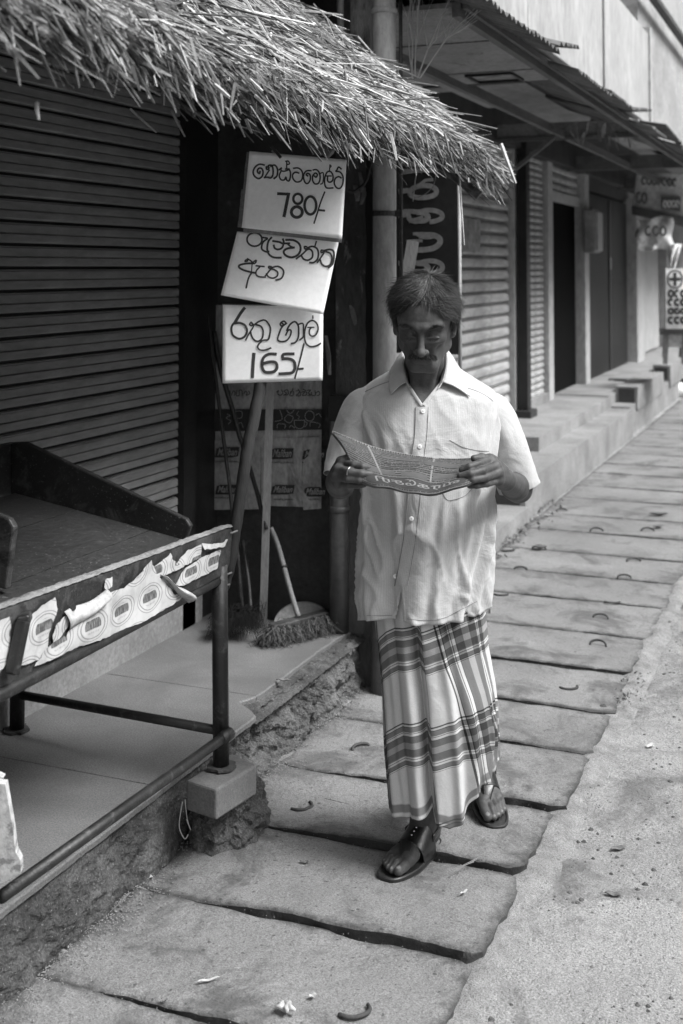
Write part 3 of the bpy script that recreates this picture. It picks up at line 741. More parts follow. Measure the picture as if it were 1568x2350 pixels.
M['parapet'] = weathered('stained_parapet', .30, var=.25, sc=1.5, fine=20, bumps=(), stain=.5, stain_v=.18, stain_sc=2)
pn = empty('fascia_panels', (XP, 8, 3), 'tall sun-bleached white fascia panels above the corrugated canopy edge', 'fascia')
for a, b, zt in [(3.9, 6.3, 5.2), (6.31, 8.50, 5.2), (8.6, 10.7, 3.66)]:
    MB().box(XP - .05, XP, a, b, 2.86, zt).build('panel', M['whitepanel'], pn, bevel=.006)
MB().box(XP - .05, XP - .03, 8.50, 8.6, 2.86, 4.4).build('joint_strip', M['black'], pn)
MB().box(XP - .9, XP - .06, 3.9, 10.7, 2.92, 2.98).build('ledge_behind', M['farwall'], pn)
MB().box(XP - .06, XP + .02, 10.7, 10.78, 2.86, 3.72).build('end_trim', M['cream'], pn)
fb = empty('far_upper_building', (XP, 20, 3), 'pale stained upper wall and railing of the building beyond the white panels', 'building')
MB().box(XP - .4, XP - .1, 10.8, 26, 2.8, 4.1).build('parapet', M['parapet'], fb)
MB().bar((XP + .0, 10.7, 4.05), (XP + .0, 24, 4.05), .07, .05).build('handrail', M['steel_and_groove_shade'], fb)
MB().box(XP - 1.6, XP - 1.4, 8.8, 40, 2.8, 9).build('upper_storey', M['farwall'], fb)
MB().tube([(XP - .35, 11.2, 3.3), (XP - .35, 11.2, 6.5)], .05, 12).build('white_pole', M['cream'], fb, smooth=True)

# ------------------------------------------------------------------ signs and clutter at the far end
hs = empty('hanging_sign', P(1500, 440, 14.5), 'faded hanging sign board with two lines of worn lettering under the far canopy', 'sign')
def quad(name, uvw, mt, parent, th=.03, **k):
    A = [P(*q) for q in uvw]; V = A + [a + FWD * th for a in A]
    return mesh(name, V, [(3, 2, 1, 0), (4, 5, 6, 7), (0, 1, 5, 4), (1, 2, 6, 5), (2, 3, 7, 6), (3, 0, 4, 7)], mt, parent, **k)
M['signfar'] = weathered('faded_sign_paint', .75, var=.15, sc=3, fine=20, bumps=())
M['signmid'] = plain('faded_sign_print', .14, .7)
quad('board', [(1452, 490, 14.5), (1640, 535, 14.2), (1640, 400, 14.2), (1462, 398, 14.5)], M['signfar'], hs)
quad('lower_band', [(1452, 492, 14.45), (1640, 537, 14.15), (1640, 512, 14.15), (1452, 472, 14.45)], M['beam'], hs)
def farstrokes(parent, wv, spec, conv):
    return strokes('lettering', spec, conv, M['signmid'], parent)
S = []
rr = random.Random(9)
def scribble(x0, x1, y, h_, w_, n):
    out = []
    for k in range(n):
        cx = x0 + (x1 - x0) * (k + .5) / n; r1 = (x1 - x0) / n * .38
        pts = [(cx + r1 * math.cos(t), y + h_ * .45 * math.sin(t)) for t in np.linspace(rr.uniform(0, 2), rr.uniform(4.8, 7), 7)]
        out.append((w_, pts))
    return out
S += scribble(1472, 1566, 416, 18, 4.5, 8) + scribble(1459, 1485, 456, 26, 6, 2)
strokes('lettering', S, lambda x, y: P(x, y + (x - 1500) * .06, 14.35), M['signmid'], hs, kind='stuff')
quad('name_plate', [(1520, 480, 14.3), (1562, 486, 14.3), (1562, 452, 14.3), (1520, 450, 14.3)], M['signmid'], hs, th=.02)
strokes('lettering', scribble(1522, 1560, 468, 16, 3.2, 4), lambda x, y: P(x, y, 14.26), M['signfar'], hs, kind='stuff')

c2 = empty('draped_sign', P(1500, 550, 13.8), 'crumpled white plastic sign and cloth hanging below the far canopy', 'sign')
grid('sheet', lambda a, b: P(1462 + 82 * a + 3 * math.sin(b * 9), 503 + 68 * b + 5 * a - 10 * a * (1 - b) + 4 * math.sin(a * 7), 13.8 + .12 * math.sin(a * 11) * math.cos(b * 6) + .1 * b), 20, 14, M['signfar'], c2, thick=.01)
grid('cloth', lambda a, b: P(1530 + 34 * a * (1 - b * .8) + 10 * b, 560 + 60 * b, 13.9 + .1 * math.sin(a * 9 + b * 4)), 8, 8, M['signfar'], c2, thick=.01)
strokes('print', scribble(1480, 1530, 530, 22, 6, 3), lambda x, y: P(x, y, 13.6), M['signmid'], c2, kind='stuff')
ps = empty('pharmacy_sign', P(1550, 700, 12.5), 'white upright pharmacy board with a round cross emblem and four rows of bold lettering', 'sign')
quad('board', [(1528, 797, 12.5), (1640, 797, 12.5), (1640, 617, 12.5), (1528, 617, 12.5)], M['signfar'], ps, th=.04)
ring = [(4, [(1549 + 17 * math.cos(t), 641 + 20 * math.sin(t)) for t in np.linspace(0, 2 * math.pi, 17)])]
cr = [(8, [(1538, 641), (1560, 641)]), (8, [(1549, 628), (1549, 654)])]
pconv = lambda x, y: P(x, y, 12.46)
strokes('emblem_ring', ring, pconv, M['inkgrey'], ps); strokes('emblem_cross', cr, pconv, M['inkgrey'], ps)
for yy, h_ in ((674, 20), (694, 18), (714, 14), (735, 18)): strokes('lettering', scribble(1533, 1590, yy, h_ * .8, 6.5, 4), pconv, M['inkgrey'], ps, kind='stuff')
stl = empty('stool', P(1545, 800, 12.0), 'small dark wooden stand with four legs below the pharmacy board', 'stool')
mb = MB(); mb.hexa([P(1515, 768, 12.3), P(1640, 768, 12.3), P(1640, 764, 12.9), P(1522, 764, 12.9), P(1512, 756, 12.3), P(1640, 756, 12.3), P(1640, 752, 12.9), P(1518, 752, 12.9)])
mb.build('seat', M['wooddark'], stl)
for u_, w_, vb in ((1530, 12.4, 835), (1572, 12.4, 835), (1528, 12.85, 820), (1566, 12.85, 820)):
    MB().bar(P(u_, 766, w_), P(u_ - 3, vb, w_), .045, .045).build('leg', M['farwall'], stl)
bk = empty('bucket', P(1550, 850, 11.6), 'dark plastic bucket standing by the ledge at the right edge of the photo', 'bucket')
c = P(1552, 868, 11.6); c = oz(1556, 905, .0)
MB().tube([(c[0], c[1], .0), (c[0], c[1], .22)], [.09, .12], 16, cap=False).build('shell', M['dark'], bk, smooth=True)
MB().tube([(c[0], c[1], .215), (c[0], c[1], .235)], [.125, .125], 16, cap=False).build('rim', M['cream'], bk, smooth=True)
c = oz(1545, 905, .0)
lump = MB().tube([(c[0] - .25, c[1] - .3, .02), (c[0] - .1, c[1] - .2, .06), (c[0] + .1, c[1] - .1, .07), (c[0] + .3, c[1], .02)], [.03, .09, .1, .03], 10)
tag(lump.build('plastic_bag', M['plastic'], smooth=True), 'crumpled white plastic bag lying on the pavement at the right edge', 'bag')

# ------------------------------------------------------------------ the row of shops on the other side of the street
opp = empty('opposite_shop_row', (11, 5, 0), 'plain two-storey shop row on the other side of the street, out of the frame', 'building')
for k in range(9):
    y0 = -26 + 9 * k; hh = [8, 9.5, 7.5, 10, 8.5, 9, 7.8, 9.2, 8.4][k]
    MB().box(9.5, 18, y0, y0 + 8.9, 0, hh).build('wall', M['farwall'], opp)
    MB().box(8.3, 9.5, y0 + .1, y0 + 8.8, 3.0, 3.15).build('awning_slab', M['farwall'], opp)
    for j in range(3):
        MB().box(9.42, 9.5, y0 + .6 + 2.8 * j, y0 + 2.8 + 2.8 * j, .1, 2.7).build('shutter', M['shutter'], opp)
        MB().box(9.44, 9.5, y0 + .9 + 2.8 * j, y0 + 2.4 + 2.8 * j, 4.4, 5.9).build('window', M['dark'], opp)
# ================================================================== THATCHED AWNING
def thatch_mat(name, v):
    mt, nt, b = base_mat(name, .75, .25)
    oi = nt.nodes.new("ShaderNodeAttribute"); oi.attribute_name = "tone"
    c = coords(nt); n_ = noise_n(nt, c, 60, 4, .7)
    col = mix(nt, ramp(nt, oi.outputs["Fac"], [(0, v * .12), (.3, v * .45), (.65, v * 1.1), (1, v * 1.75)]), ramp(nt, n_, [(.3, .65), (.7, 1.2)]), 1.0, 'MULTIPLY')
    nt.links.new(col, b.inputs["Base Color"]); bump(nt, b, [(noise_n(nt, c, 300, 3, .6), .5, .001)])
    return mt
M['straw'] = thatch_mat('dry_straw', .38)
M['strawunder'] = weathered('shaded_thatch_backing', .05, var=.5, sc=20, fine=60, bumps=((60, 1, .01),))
TX0, TZ0 = -1.11, 1.995        # lower front edge
SL = math.tan(R(38))
YF = 4.42                      # far rake end
def th_pt(s_, y, lift=0):      # s_ = distance up the slope
    c, s2 = math.cos(R(38)), math.sin(R(38))
    x = TX0 - s_ * c; z = TZ0 + s_ * s2
    z += .075 * min(1, max(0, (YF - y) / .5)) - .03 * math.exp(-s_ / .12) - .012 * math.sin(y * 2.3 + 1) * math.exp(-s_ / .5)
    return Vector((x + lift * s2, y, z + lift * c))
aw = empty('thatch_awning', (-1.8, 2.6, 2.1), 'shaggy awning thatched with dry straw over the shuttered shop front', 'awning')
# dark backing added to block light between straws; battens and poles beneath
n = 40
def back(s_, t_):
    p = th_pt(.10 + 1.60 * t_, -2.2 + (YF + 2.06) * s_, -.125)
    return (p.x + .01 * fbm((p.x, p.y, 1), 6), p.y, p.z + .02 * fbm(p, 4))
grid('shade_backing', back, 90, 16, M['strawunder'], aw, thick=.02)
for s_ in (.22, .66, 1.2):
    a, b = th_pt(s_, -2.2, -.155), th_pt(s_, YF - .1, -.155)
    MB().tube([a, (a + b) / 2 + Vector((0, 0, -.01)), b], .016, 8).build('purlin', M['wooddark'], aw, smooth=True)
for y in (YF - .12, 2.9, 1.5): 
    a, b = th_pt(.02, y, -.16), th_pt(1.7, y, -.16); MB().tube([a, b], .018, 8).build('rafter', M['wooddark'], aw, smooth=True)

class Straws:
    def __init__(s): s.V = []; s.F = []; s.T = []
    def straw(s, p, d, L, w, bend, tone, roll):
        up = Vector((.35 + rr.gauss(0, .3), -.35 + rr.gauss(0, .3), .85)); side = d.cross(up).normalized(); nrm = side.cross(d)
        side = (side * math.cos(roll) + nrm * math.sin(roll)).normalized(); nrm = side.cross(d).normalized()
        n0 = len(s.V)
        for k, f in enumerate((0, .5, 1)):
            c = p + d * (L * f) + Vector((0, 0, -bend * f * f)) + side * (bend * .4 * math.sin(f * 3 + roll))
            ww = w * (1 if k < 2 else .55)
            s.V += [c - side * ww / 2, c + side * ww / 2, c + nrm * ww * .42]
            s.T += [tone] * 3
        for k in range(2):
            a = n0 + 3 * k
            s.F += [(a, a + 3, a + 5, a + 2), (a + 2, a + 5, a + 4, a + 1), (a + 1, a + 4, a + 3, a)]
        s.F += [(n0 + 6, n0 + 7, n0 + 8), (n0 + 2, n0 + 1, n0)]
    def build(s, name, parent, **k):
        o = mesh(name, s.V, s.F, M['straw'], parent, **k)
        at = o.data.attributes.new("tone", 'FLOAT', 'POINT'); at.data.foreach_set("value", s.T)
        return o
rr = random.Random(21)
ST = Straws(); BIG = []
DOWN = Vector((math.cos(R(38)), 0, -math.sin(R(38))))
def rand_straw(y, s_, big=False, fringe=False):
    lay = rr.random()
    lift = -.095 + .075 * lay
    L = rr.uniform(.06, .22); w = rr.choice([.0015, .002, .003, .004, .005, .006, .009]) * rr.uniform(.8, 1.2)
    if big: L = rr.uniform(.2, .36); w = rr.uniform(.006, .011); lift = -.02 + .012 * rr.random()
    yaw = rr.gauss(.14, .34) + .5 * fbm((y, s_ * 1.5, 0), 3.0, 2) if rr.random() < .78 else rr.uniform(-1.4, 1.5)
    pit = rr.gauss(.12, .2)
    d = Vector((math.cos(R(38) - pit) * math.cos(yaw), math.sin(yaw), -math.sin(R(38) - pit) * math.cos(yaw * .6))).normalized()
    if fringe:
        d = Vector((rr.uniform(.1, .7), rr.gauss(.05, .35), -rr.uniform(.3, 1))).normalized(); L = rr.uniform(.025, .10); lift = rr.uniform(-.13, -.02)
    if not fringe: s_ = max(s_, L * .5 - .015 + .03 * rr.random())
    p = th_pt(s_, y, lift) - d * (L * .5)
    tone = min(1, max(0, rr.gauss(.44, .36) * (.3 + .7 * lay)))  # deeper straws toned darker, painting shade between the layers
    return p, d, L, w, rr.uniform(-.025, .03) * (1 if not fringe else -.3), tone, rr.gauss(0, .5)
N = 21000
for i in range(N):
    y = YF - (rr.random() ** 1.05) * 3.7 if True else 0
    s_ = rr.random() * 1.45 if rr.random() < .55 else rr.random() ** 1.6 * .7
    lim = YF + .02 * math.sin(s_ * 7) + rr.gauss(0, .015)
    if y > lim: y = lim
    if fbm((y * 1.3, s_ * 1.2, 4), 6.0, 3) > .16 and rr.random() < .72: continue
    st_ = rand_straw(y, s_ + .02)
    ST.straw(*st_)
for i in range(2600):        # ragged lower lip
    y = YF - rr.random() * 3.6
    ST.straw(*rand_straw(y, rr.uniform(-.03, .16), fringe=True))
for i in range(900):         # under layers hanging lower at the eave, toned darker as painted shade
    y = YF - rr.random() * 3.6; st_ = list(rand_straw(y, rr.uniform(0, .16)))
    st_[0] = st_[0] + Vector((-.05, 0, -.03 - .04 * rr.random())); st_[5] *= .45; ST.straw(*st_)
for i in range(240):         # wisps along the far rake
    s_ = rr.random() * 1.5; st_ = list(rand_straw(YF, s_)); st_[1] = Vector((rr.uniform(.5, .9), rr.uniform(.1, .5), rr.uniform(-.5, -.2))).normalized()
    st_[3] *= .5; st_[2] *= .8; ST.straw(*st_)
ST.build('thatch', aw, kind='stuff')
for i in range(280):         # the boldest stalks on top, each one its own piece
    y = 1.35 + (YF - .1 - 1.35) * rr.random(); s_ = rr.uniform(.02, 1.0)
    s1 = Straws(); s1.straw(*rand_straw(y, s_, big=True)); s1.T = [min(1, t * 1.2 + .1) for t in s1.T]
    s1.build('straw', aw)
# long loose blades that hang past the eave
for (u0, v0, u1, v1, w_) in [(668, 375, 690, 470, 4), (1054, 388, 1066, 560, 4.4), (1150, 330, 1184, 418, 9), (960, 370, 948, 460, 3), (1010, 350, 1030, 378, 8), (628, 345, 648, 362, 12), (85, 235, 90, 270, 10), (395, 255, 425, 310, 8), (300, 250, 360, 300, 8), (1090, 395, 1102, 430, 4)]:
    wd = 4.3 if u0 > 600 else 2.9
    if u0 < 300: wd = 2.1
    s1 = Straws(); a, b = Vector(P(u0, v0, wd)), Vector(P(u1, v1, wd - .05)); s1.straw(a, (b - a).normalized(), (b - a).length, w_ / 2780 * wd, .004, .7, 0)
    s1.build('straw', aw)

# dry weed growing out of the wall behind the thatch
wp = empty('dry_weed', P(945, 170, 4.6), 'dry leafless weed sprouting above the far end of the thatch', 'plant')
rr = random.Random(4)
def branch(mb_, p, d, L, r_, dep):
    pts = [p]; q = p.copy(); dd = d.copy()
    for k in range(4):
        dd = (dd + Vector((rr.gauss(0, .13), rr.gauss(0, .1), rr.gauss(.05, .1)))).normalized(); q = q + dd * L / 4; pts.append(q.copy())
    mb_.tube(pts, [r_ * (1 - .15 * k) for k in range(5)], 4, cap=False)
    if dep > 0:
        for k in range(3 + (dep > 1) * 3):
            t = rr.choice(pts[1:]); e = (dd + Vector((rr.gauss(0, .45), rr.gauss(0, .3), rr.gauss(.1, .25)))).normalized()
            branch(mb_, t, e, L * rr.uniform(.35, .6), r_ * .6, dep - 1)
for (u, v, du, dv, L) in [(948, 185, -.15, 1, .42), (952, 175, .25, 1, .5), (958, 180, .5, .9, .5), (945, 170, .1, 1, .5), (965, 178, .7, .8, .38)]:
    mb_ = MB(); branch(mb_, Vector(P(u, v, 4.85)), Vector(RGT * du + np.array((0, 0, dv))).normalized(), L, .0034, 2)
    mb_.build('stem', M['weed'], wp, smooth=True)
# ================================================================== DISPLAY STAND (pipe frame with a wooden tray)
XL = -1.585
stand = empty('display_stand', (-1.95, 2.5, ZP), 'old wooden display stand on a black pipe frame, its front board covered in torn posters', 'display stand')
def pole(name, a, b, r_, mt=None, n=14, parent=None):
    return MB().tube([a, (Vector(a) + Vector(b)) / 2, b], r_, n).build(name, mt or M['iron'], parent or stand, smooth=True)
LG = oz(510, 1742, .25); LG = np.array([-1.592, 3.0, .25])
zt = .80
pole('leg', (-1.592, 3.0, .262), (-1.60, 3.0, zt), .0225)
pole('leg', (-2.355, 3.11, ZP + .008), (-2.355, 3.11, .86), .0225)
pole('leg', (-1.60, 1.99, .25), (-1.60, 1.99, zt), .0225)
pole('leg', (-2.355, 1.95, ZP + .008), (-2.355, 1.95, .86), .0225)
pole('rail', (-2.355, 3.11, .315), (-1.60, 3.0, .352), .013)
pole('rail', (-1.572, 2.03, .365), (-1.572, 3.0, .345), .0135)
pole('rail', (-1.575, 1.2, .755), (-1.60, 3.0, .762), .015)
pole('rail', (-2.355, 1.2, .79), (-2.355, 3.11, .79), .015)
pole('rail', (-2.355, 1.95, .34), (-2.355, 3.11, .34), .013)
pole('rail', (-2.355, 3.09, .83), (-1.61, 2.99, .765), .015)
MB().tube([(-1.572, 2.96, .345), (-1.572, 3.01, .345)], .0175, 12).build('rail_cap', M['iron'], stand, smooth=True)
def foot(x, y, z, r_=.042):
    mb_ = MB(); n = 20; rr_ = random.Random(int(abs(x * 100)))
    rad = [r_ * rr_.uniform(.8, 1.1) for _ in range(n)]
    V = [(x + rad[k] * math.cos(2 * math.pi * k / n), y + rad[k] * math.sin(2 * math.pi * k / n), zz) for zz in (z, z + .007) for k in range(n)]
    mb_.add(V, [tuple(range(n))[::-1], tuple(range(n, 2 * n))] + [(k, (k + 1) % n, n + (k + 1) % n, n + k) for k in range(n)])
    mb_.build('foot_plate', M['rust'], stand)
foot(-1.592, 3.0, .2535); foot(-2.355, 3.11, ZP + .001)
# tray floor of three boards, slightly dished joints
for a, b in ((.0, .34), (.345, .69), (.695, 1.0)):
    def fl(s_, t_, a=a, b=b):
        f = a + (b - a) * t_
        x = -1.60 - .72 * f; z = .825 + .112 * f
        return (x, 1.1 + 1.95 * s_, z + .001 * fbm((x, s_, 0), 8))
    grid('floor_board', fl, 30, 3, M['tray'], stand, smooth=False, thick=.008)
# front board
def board_poly(name, pts, th, nrm, mt, bev=.004):
    pts = [Vector(p) for p in pts]; nrm = Vector(nrm).normalized() * th
    V = pts + [p + nrm for p in pts]; n = len(pts)
    o = mesh(name, V, [tuple(range(n))[::-1], tuple(range(n, 2 * n))] + [(k, (k + 1) % n, n + (k + 1) % n, n + k) for k in range(n)], mt, stand)
    b = o.modifiers.new('bevel', 'BEVEL'); b.width = bev; b.segments = 2; b.limit_method = 'ANGLE'
    return o
XB = XL - .022
board_poly('front_board', [(XB, 1.0, .735), (XB, 3.01, .775), (XB, 3.035, .80), (XB, 3.05, .882), (XB, 3.04, .896), (XB, 3.0, .900), (XB, 2.6, .910), (XB, 2.0, .930), (XB, 1.0, .955)], .022, (1, 0, 0), M['wooddark'])
# worn pale top edge of the front board
grid('top_edge', lambda s_, t_: (XB - .003 + .028 * t_, 1.0 + 2.045 * s_, float(np.interp(1.0 + 2.045 * s_, [1, 2, 2.6, 3.0, 3.045], [.957, .932, .912, .902, .898])) + .003 * fbm((s_ * 30, t_, 2), 3) + .006 * (1 - (2 * t_ - 1) ** 2)), 160, 5, M['boardedge'], stand)
# side boards
def side(y, x0, x1, z0a, z0b, z1a, z1b, xb=None):
    board_poly('side_board', [(x0, y, z0a), (x0 + .02, y, z1a - .025), (x0 + .005, y, z1a - .006), (x0 - .012, y, z1a), (x1 + .05, y, z1b), (x1, y, z1b - .004), (x1, y, z0b)], .02, (0, 1, 0), M['wooddark'], .005)
side(3.04, -1.735, -2.335, .835, .925, .915, 1.095)
side(2.33, -1.80, -2.33, .875, .925, 1.045, 1.10)
board_poly('back_board', [(-2.335, 1.0, .9), (-2.335, 3.06, .93), (-2.335, 3.06, 1.09), (-2.335, 1.0, 1.09)], .02, (-1, 0, 0), M['wooddark'])
# iron strap bent up outside the front board
sa_, sb_, sc_ = ox(28, 1548, -1.562), ox(54, 1425, -1.556), ox(60, 1412, -1.59)
mb = MB(); mb.bar(sa_, sb_, .02, .026, (1, 0, 0)); mb.bar(sb_, sc_, .02, .026, (0, 1, 0)); mb.build('iron_strap', M['iron'], stand, bevel=.004)

# ------------------------------------------------------------------ torn posters pasted on the board
def paper_mat():
    mt, nt, b = base_mat('torn_label_sheet', .75, .3)
    tc = nt.nodes.new("ShaderNodeTexCoord"); uv = tc.outputs["UV"]
    c = tc.outputs["Object"]
    # repeating oval labels (rings and a dark bar) printed on the sheets
    sx = nt.nodes.new("ShaderNodeSeparateXYZ"); nt.links.new(uv, sx.inputs[0])
    def ma(op, a, b_=None):
        n = nt.nodes.new("ShaderNodeMath"); n.operation = op
        for i, q in enumerate((a, b_)):
            if q is None: continue
            if isinstance(q, (int, float)): n.inputs[i].default_value = q
            else: nt.links.new(q, n.inputs[i])
        return n.outputs[0]
    U_ = ma('MULTIPLY', sx.outputs[0], 1 / .125); V_ = ma('MULTIPLY', sx.outputs[1], 1 / .078)
    row = ma('FLOOR', V_); U2 = ma('ADD', U_, ma('MULTIPLY', row, .5))
    fu = ma('SUBTRACT', ma('FRACT', U2), .5); fv = ma('SUBTRACT', ma('FRACT', V_), .5)
    d = ma('SQRT', ma('ADD', ma('POWER', ma('MULTIPLY', fu, 2.05), 2), ma('POWER', ma('MULTIPLY', fv, 2.1), 2)))
    rings = ramp(nt, d, [(0, 1), (.70, 1), (.71, .5), (.76, .5), (.77, 1), (.86, 1), (.87, .62), (.92, .62), (.93, 1)], 'CONSTANT')
    n2 = noise_n(nt, uv, 260, 2, .5, 0, (1, .2, 1))
    inr = ramp(nt, d, [(0, 1), (.52, 1), (.55, 0)])
    barv = ramp(nt, ma('ABSOLUTE', ma('SUBTRACT', fv, .04)), [(0, 1), (.12, 1), (.13, 0)], 'CONSTANT')
    txt = ramp(nt, ma('FRACT', ma('MULTIPLY', fv, 9)), [(0, 1), (.5, 0)], 'CONSTANT')
    col = mix(nt, rings, .60, mix(nt, 0.0, mix(nt, 0.0, txt, ramp(nt, n2, [(.45, 0), (.5, .7)])), inr))
    col = mix(nt, col, .12, mix(nt, 0.0, barv, mix(nt, 0.0, inr, ramp(nt, n2, [(.3, .55), (.6, .95)]))))
    stain = noise_n(nt, c, 13, 6, .6)
    col = mix(nt, col, ramp(nt, stain, [(.3, .62), (.55, .98)]), 1.0, 'MULTIPLY')
    col = mix(nt, col, .46, 1.0, 'MULTIPLY')
    nt.links.new(col, b.inputs["Base Color"])
    bump(nt, b, [(noise_n(nt, c, 22, 4, .6), .5, .006)])
    return mt
M['label'] = paper_mat()
M['sheetback'] = weathered('poster_sheet_back', .40, rough=.85, var=.15, sc=12, fine=60, bumps=((25, .4, .004),))
XFb = XL + .0025
def px_board(u, v):      # pixel -> (y, z) on the front board plane
    p = ox(u, v, XFb); return p[1], p[2]
def torn_sheet(poly, bulge=.006, seed=0, name='poster', mt=None, lift=None, dx=0.0):
    """poly: outline in photo pixels; a crumpled sheet filling it, torn edge"""
    yz = [px_board(u, v) for u, v in poly]
    # densify and jitter
    out = []
    for i in range(len(yz)):
        a = yz[i]; b = yz[(i + 1) % len(yz)]
        L = math.hypot(b[0] - a[0], b[1] - a[1]); k = max(2, int(L / .008))
        for j in range(k):
            f = j / k; y = a[0] + (b[0] - a[0]) * f; z = a[1] + (b[1] - a[1]) * f
            out.append((y + .003 * fbm((y, z, seed), 60, 3), z + .003 * fbm((z, y, seed + 2), 60, 3)))
    bm = bmesh.new()
    vs = [bm.verts.new((0, y, z)) for y, z in out]
    bm.faces.new(vs); bmesh.ops.triangulate(bm, faces=bm.faces)
    for _ in range(4):
        es = [e for e in bm.edges if e.calc_length() > .02]
        if not es: break
        bmesh.ops.subdivide_edges(bm, edges=es, cuts=1); bmesh.ops.triangulate(bm, faces=bm.faces)
    V = []; U = []
    for v in bm.verts:
        y, z = v.co.y, v.co.z
        x = XFb + dx + bulge * (.55 + .8 * fbm((y, z, seed), 9, 3)) + .0015 * fbm((y, z, seed), 40, 2)
        if lift: x += lift(y, z)
        V.append((max(x, XFb + .0004 + dx), y, z)); U.append((y + seed * .037, z + seed * .021))
    bm.verts.index_update()
    Fc = [[v.index for v in f.verts] for f in bm.faces]; bm.free()
    o = mesh(name, V, Fc, mt or M['label'], stand, smooth=True, uv=U)
    o.data.set_sharp_from_angle(angle=R(50))
    return o
c5c = lambda L: [(x / 2, 1129 + y / 2) for x, y in L]
torn_sheet(c5c([(-60, 610), (40, 570), (46, 640), (22, 790), (-60, 900)]), seed=1)
torn_sheet(c5c([(75, 800), (100, 640), (150, 560), (190, 520), (250, 483), (262, 540), (240, 600), (225, 650), (215, 740), (185, 765), (130, 785)]), seed=2)
torn_sheet(c5c([(150, 800), (205, 715), (235, 690), (300, 660), (318, 625), (390, 560), (500, 455), (560, 440), (650, 360), (690, 312), (702, 345), (720, 385), (740, 400), (790, 470), (850, 468), (745, 540), (640, 600), (540, 640), (330, 722), (175, 792)]), seed=4, bulge=.008, dx=.001)
torn_sheet(c5c([(698, 345), (760, 300), (775, 280), (785, 310), (830, 335), (870, 320), (820, 352), (760, 378), (720, 388)]), seed=5)
torn_sheet(c5c([(800, 330), (860, 265), (920, 240), (918, 300), (880, 320), (820, 352)]), seed=6, dx=.0006)
torn_sheet(c5c([(800, 425), (840, 350), (920, 300), (1010, 262), (992, 350), (920, 388), (830, 432)]), seed=7, dx=.001)
torn_sheet(c5c([(920, 238), (1005, 232), (1036, 212), (1022, 247), (930, 264)]), seed=9, bulge=.012, mt=M['sheetback'], dx=.002)
torn_sheet(c5c([(478, 400), (512, 388), (508, 432), (482, 450), (470, 440)]), seed=12)
torn_sheet(c5c([(255, 600), (300, 568), (312, 610), (285, 650), (240, 690), (232, 660)]), seed=14)
# curled-over flaps
def flap(pts0, pts1, out_, seed, name='poster_flap'):
    """strip between two edge lines that rolls away from the board"""
    a0 = [np.array(ox(u, v, XFb + .004)) for u, v in pts0]; a1 = [np.array(ox(u, v, XFb + .004)) for u, v in pts1]
    def fn(s_, t_):
        A = a0[0] + (a0[1] - a0[0]) * s_; B = a1[0] + (a1[1] - a1[0]) * s_
        q = A + (B - A) * t_
        q = q + np.array([out_ * math.sin(t_ * math.pi * .9) * (.4 + .6 * s_), 0, .004 * math.sin(s_ * 6 + seed)])
        return q
    return grid(name, fn, 14, 8, M['sheetback'], stand, thick=.0006)
flap(c5c([(296, 556), (492, 450)]), c5c([(316, 640), (470, 515)]), .022, 1)
flap(c5c([(735, 385), (850, 455)]), c5c([(760, 400), (848, 515)]), .035, 2)
m2 = MB(); m2.tube([ox(168, 1394, XL - .001), ox(168, 1394, XL + .012)], .007, 10); m2.build('bolt', M['iron'], stand)

# brick-like block and broken stone under the leg
blk = empty('cement_block', (-1.6, 3.05, .13), 'squared cement block wedged under the leg of the display stand', 'block')
cs = {}
A = oz(430, 1795, .245); 
T = [oz(423, 1788, .247), oz(492, 1808, .247), oz(590, 1752, .247), oz(535, 1728, .247)]
zt_ = .2485
def rx(u, v, z): return Vector(oz(u, v, z))
top4 = [rx(428, 1790, zt_), rx(497, 1812, zt_), rx(590, 1755, zt_), rx(532, 1728, zt_)]
bot4 = [p - Vector((0, 0, .080)) for p in top4]
mb = MB(); mb.hexa(bot4 + top4); o = mb.build('block', M['brick'], blk, bevel=.006)
def rough_rock(name, c, rx_, ry_, rz_, flat_top, mt, parent, seed=0, sub=4, amp=.3):
    bm = bmesh.new(); bmesh.ops.create_icosphere(bm, subdivisions=sub, radius=1)
    for v in bm.verts:
        p = v.co.copy(); d = 1 + amp * fbm((p.x + seed, p.y, p.z), 1.1, 3) + .13 * fbm((p.x, p.y + seed, p.z), 5.5, 6) + .05 * abs(fbm((p.x, p.y, p.z + seed), 14, 3))
        q = Vector((p.x * rx_, p.y * ry_, p.z * rz_)) * d
        z = c[2] + q.z
        if flat_top and z > flat_top: z = flat_top + .003 * fbm(q, 30) - .2 * (max(0, abs(p.x) - .75)) * .02
        v.co = (c[0] + q.x, c[1] + q.y, max(z, -.02))
    me = bpy.data.meshes.new(name); bm.to_mesh(me); bm.free()
    for f in me.polygons: f.use_smooth = True
    o = link(name, me, parent, mt); me.set_sharp_from_angle(angle=R(18)); return o
c = oz(517, 1880, .06)
o = rough_rock('broken_stone', (-1.655, 3.15, .06), .105, .118, .11, .166, M['stone'], None, seed=5, sub=5)
tag(o, 'rough broken lump of concrete holding up the cement block', 'stone')
tag(MB().tube(smooth_path([P(419, 1840, 3.3), P(414, 1870, 3.3), P(412, 1900, 3.3), P(424, 1925, 3.3), P(432, 1915, 3.3)], 4), .0016, 5).build('dry_stalk', M['weed']), 'thin dry stalk curling down beside the cement block', 'straw')
tag(MB().tube(smooth_path([P(425, 1835, 3.3), P(430, 1880, 3.3), P(438, 1905, 3.3), P(428, 1880, 3.3)], 4), .0014, 5).build('dry_stalk', M['weed']), 'short bent dry stalk against the broken concrete lump', 'straw')
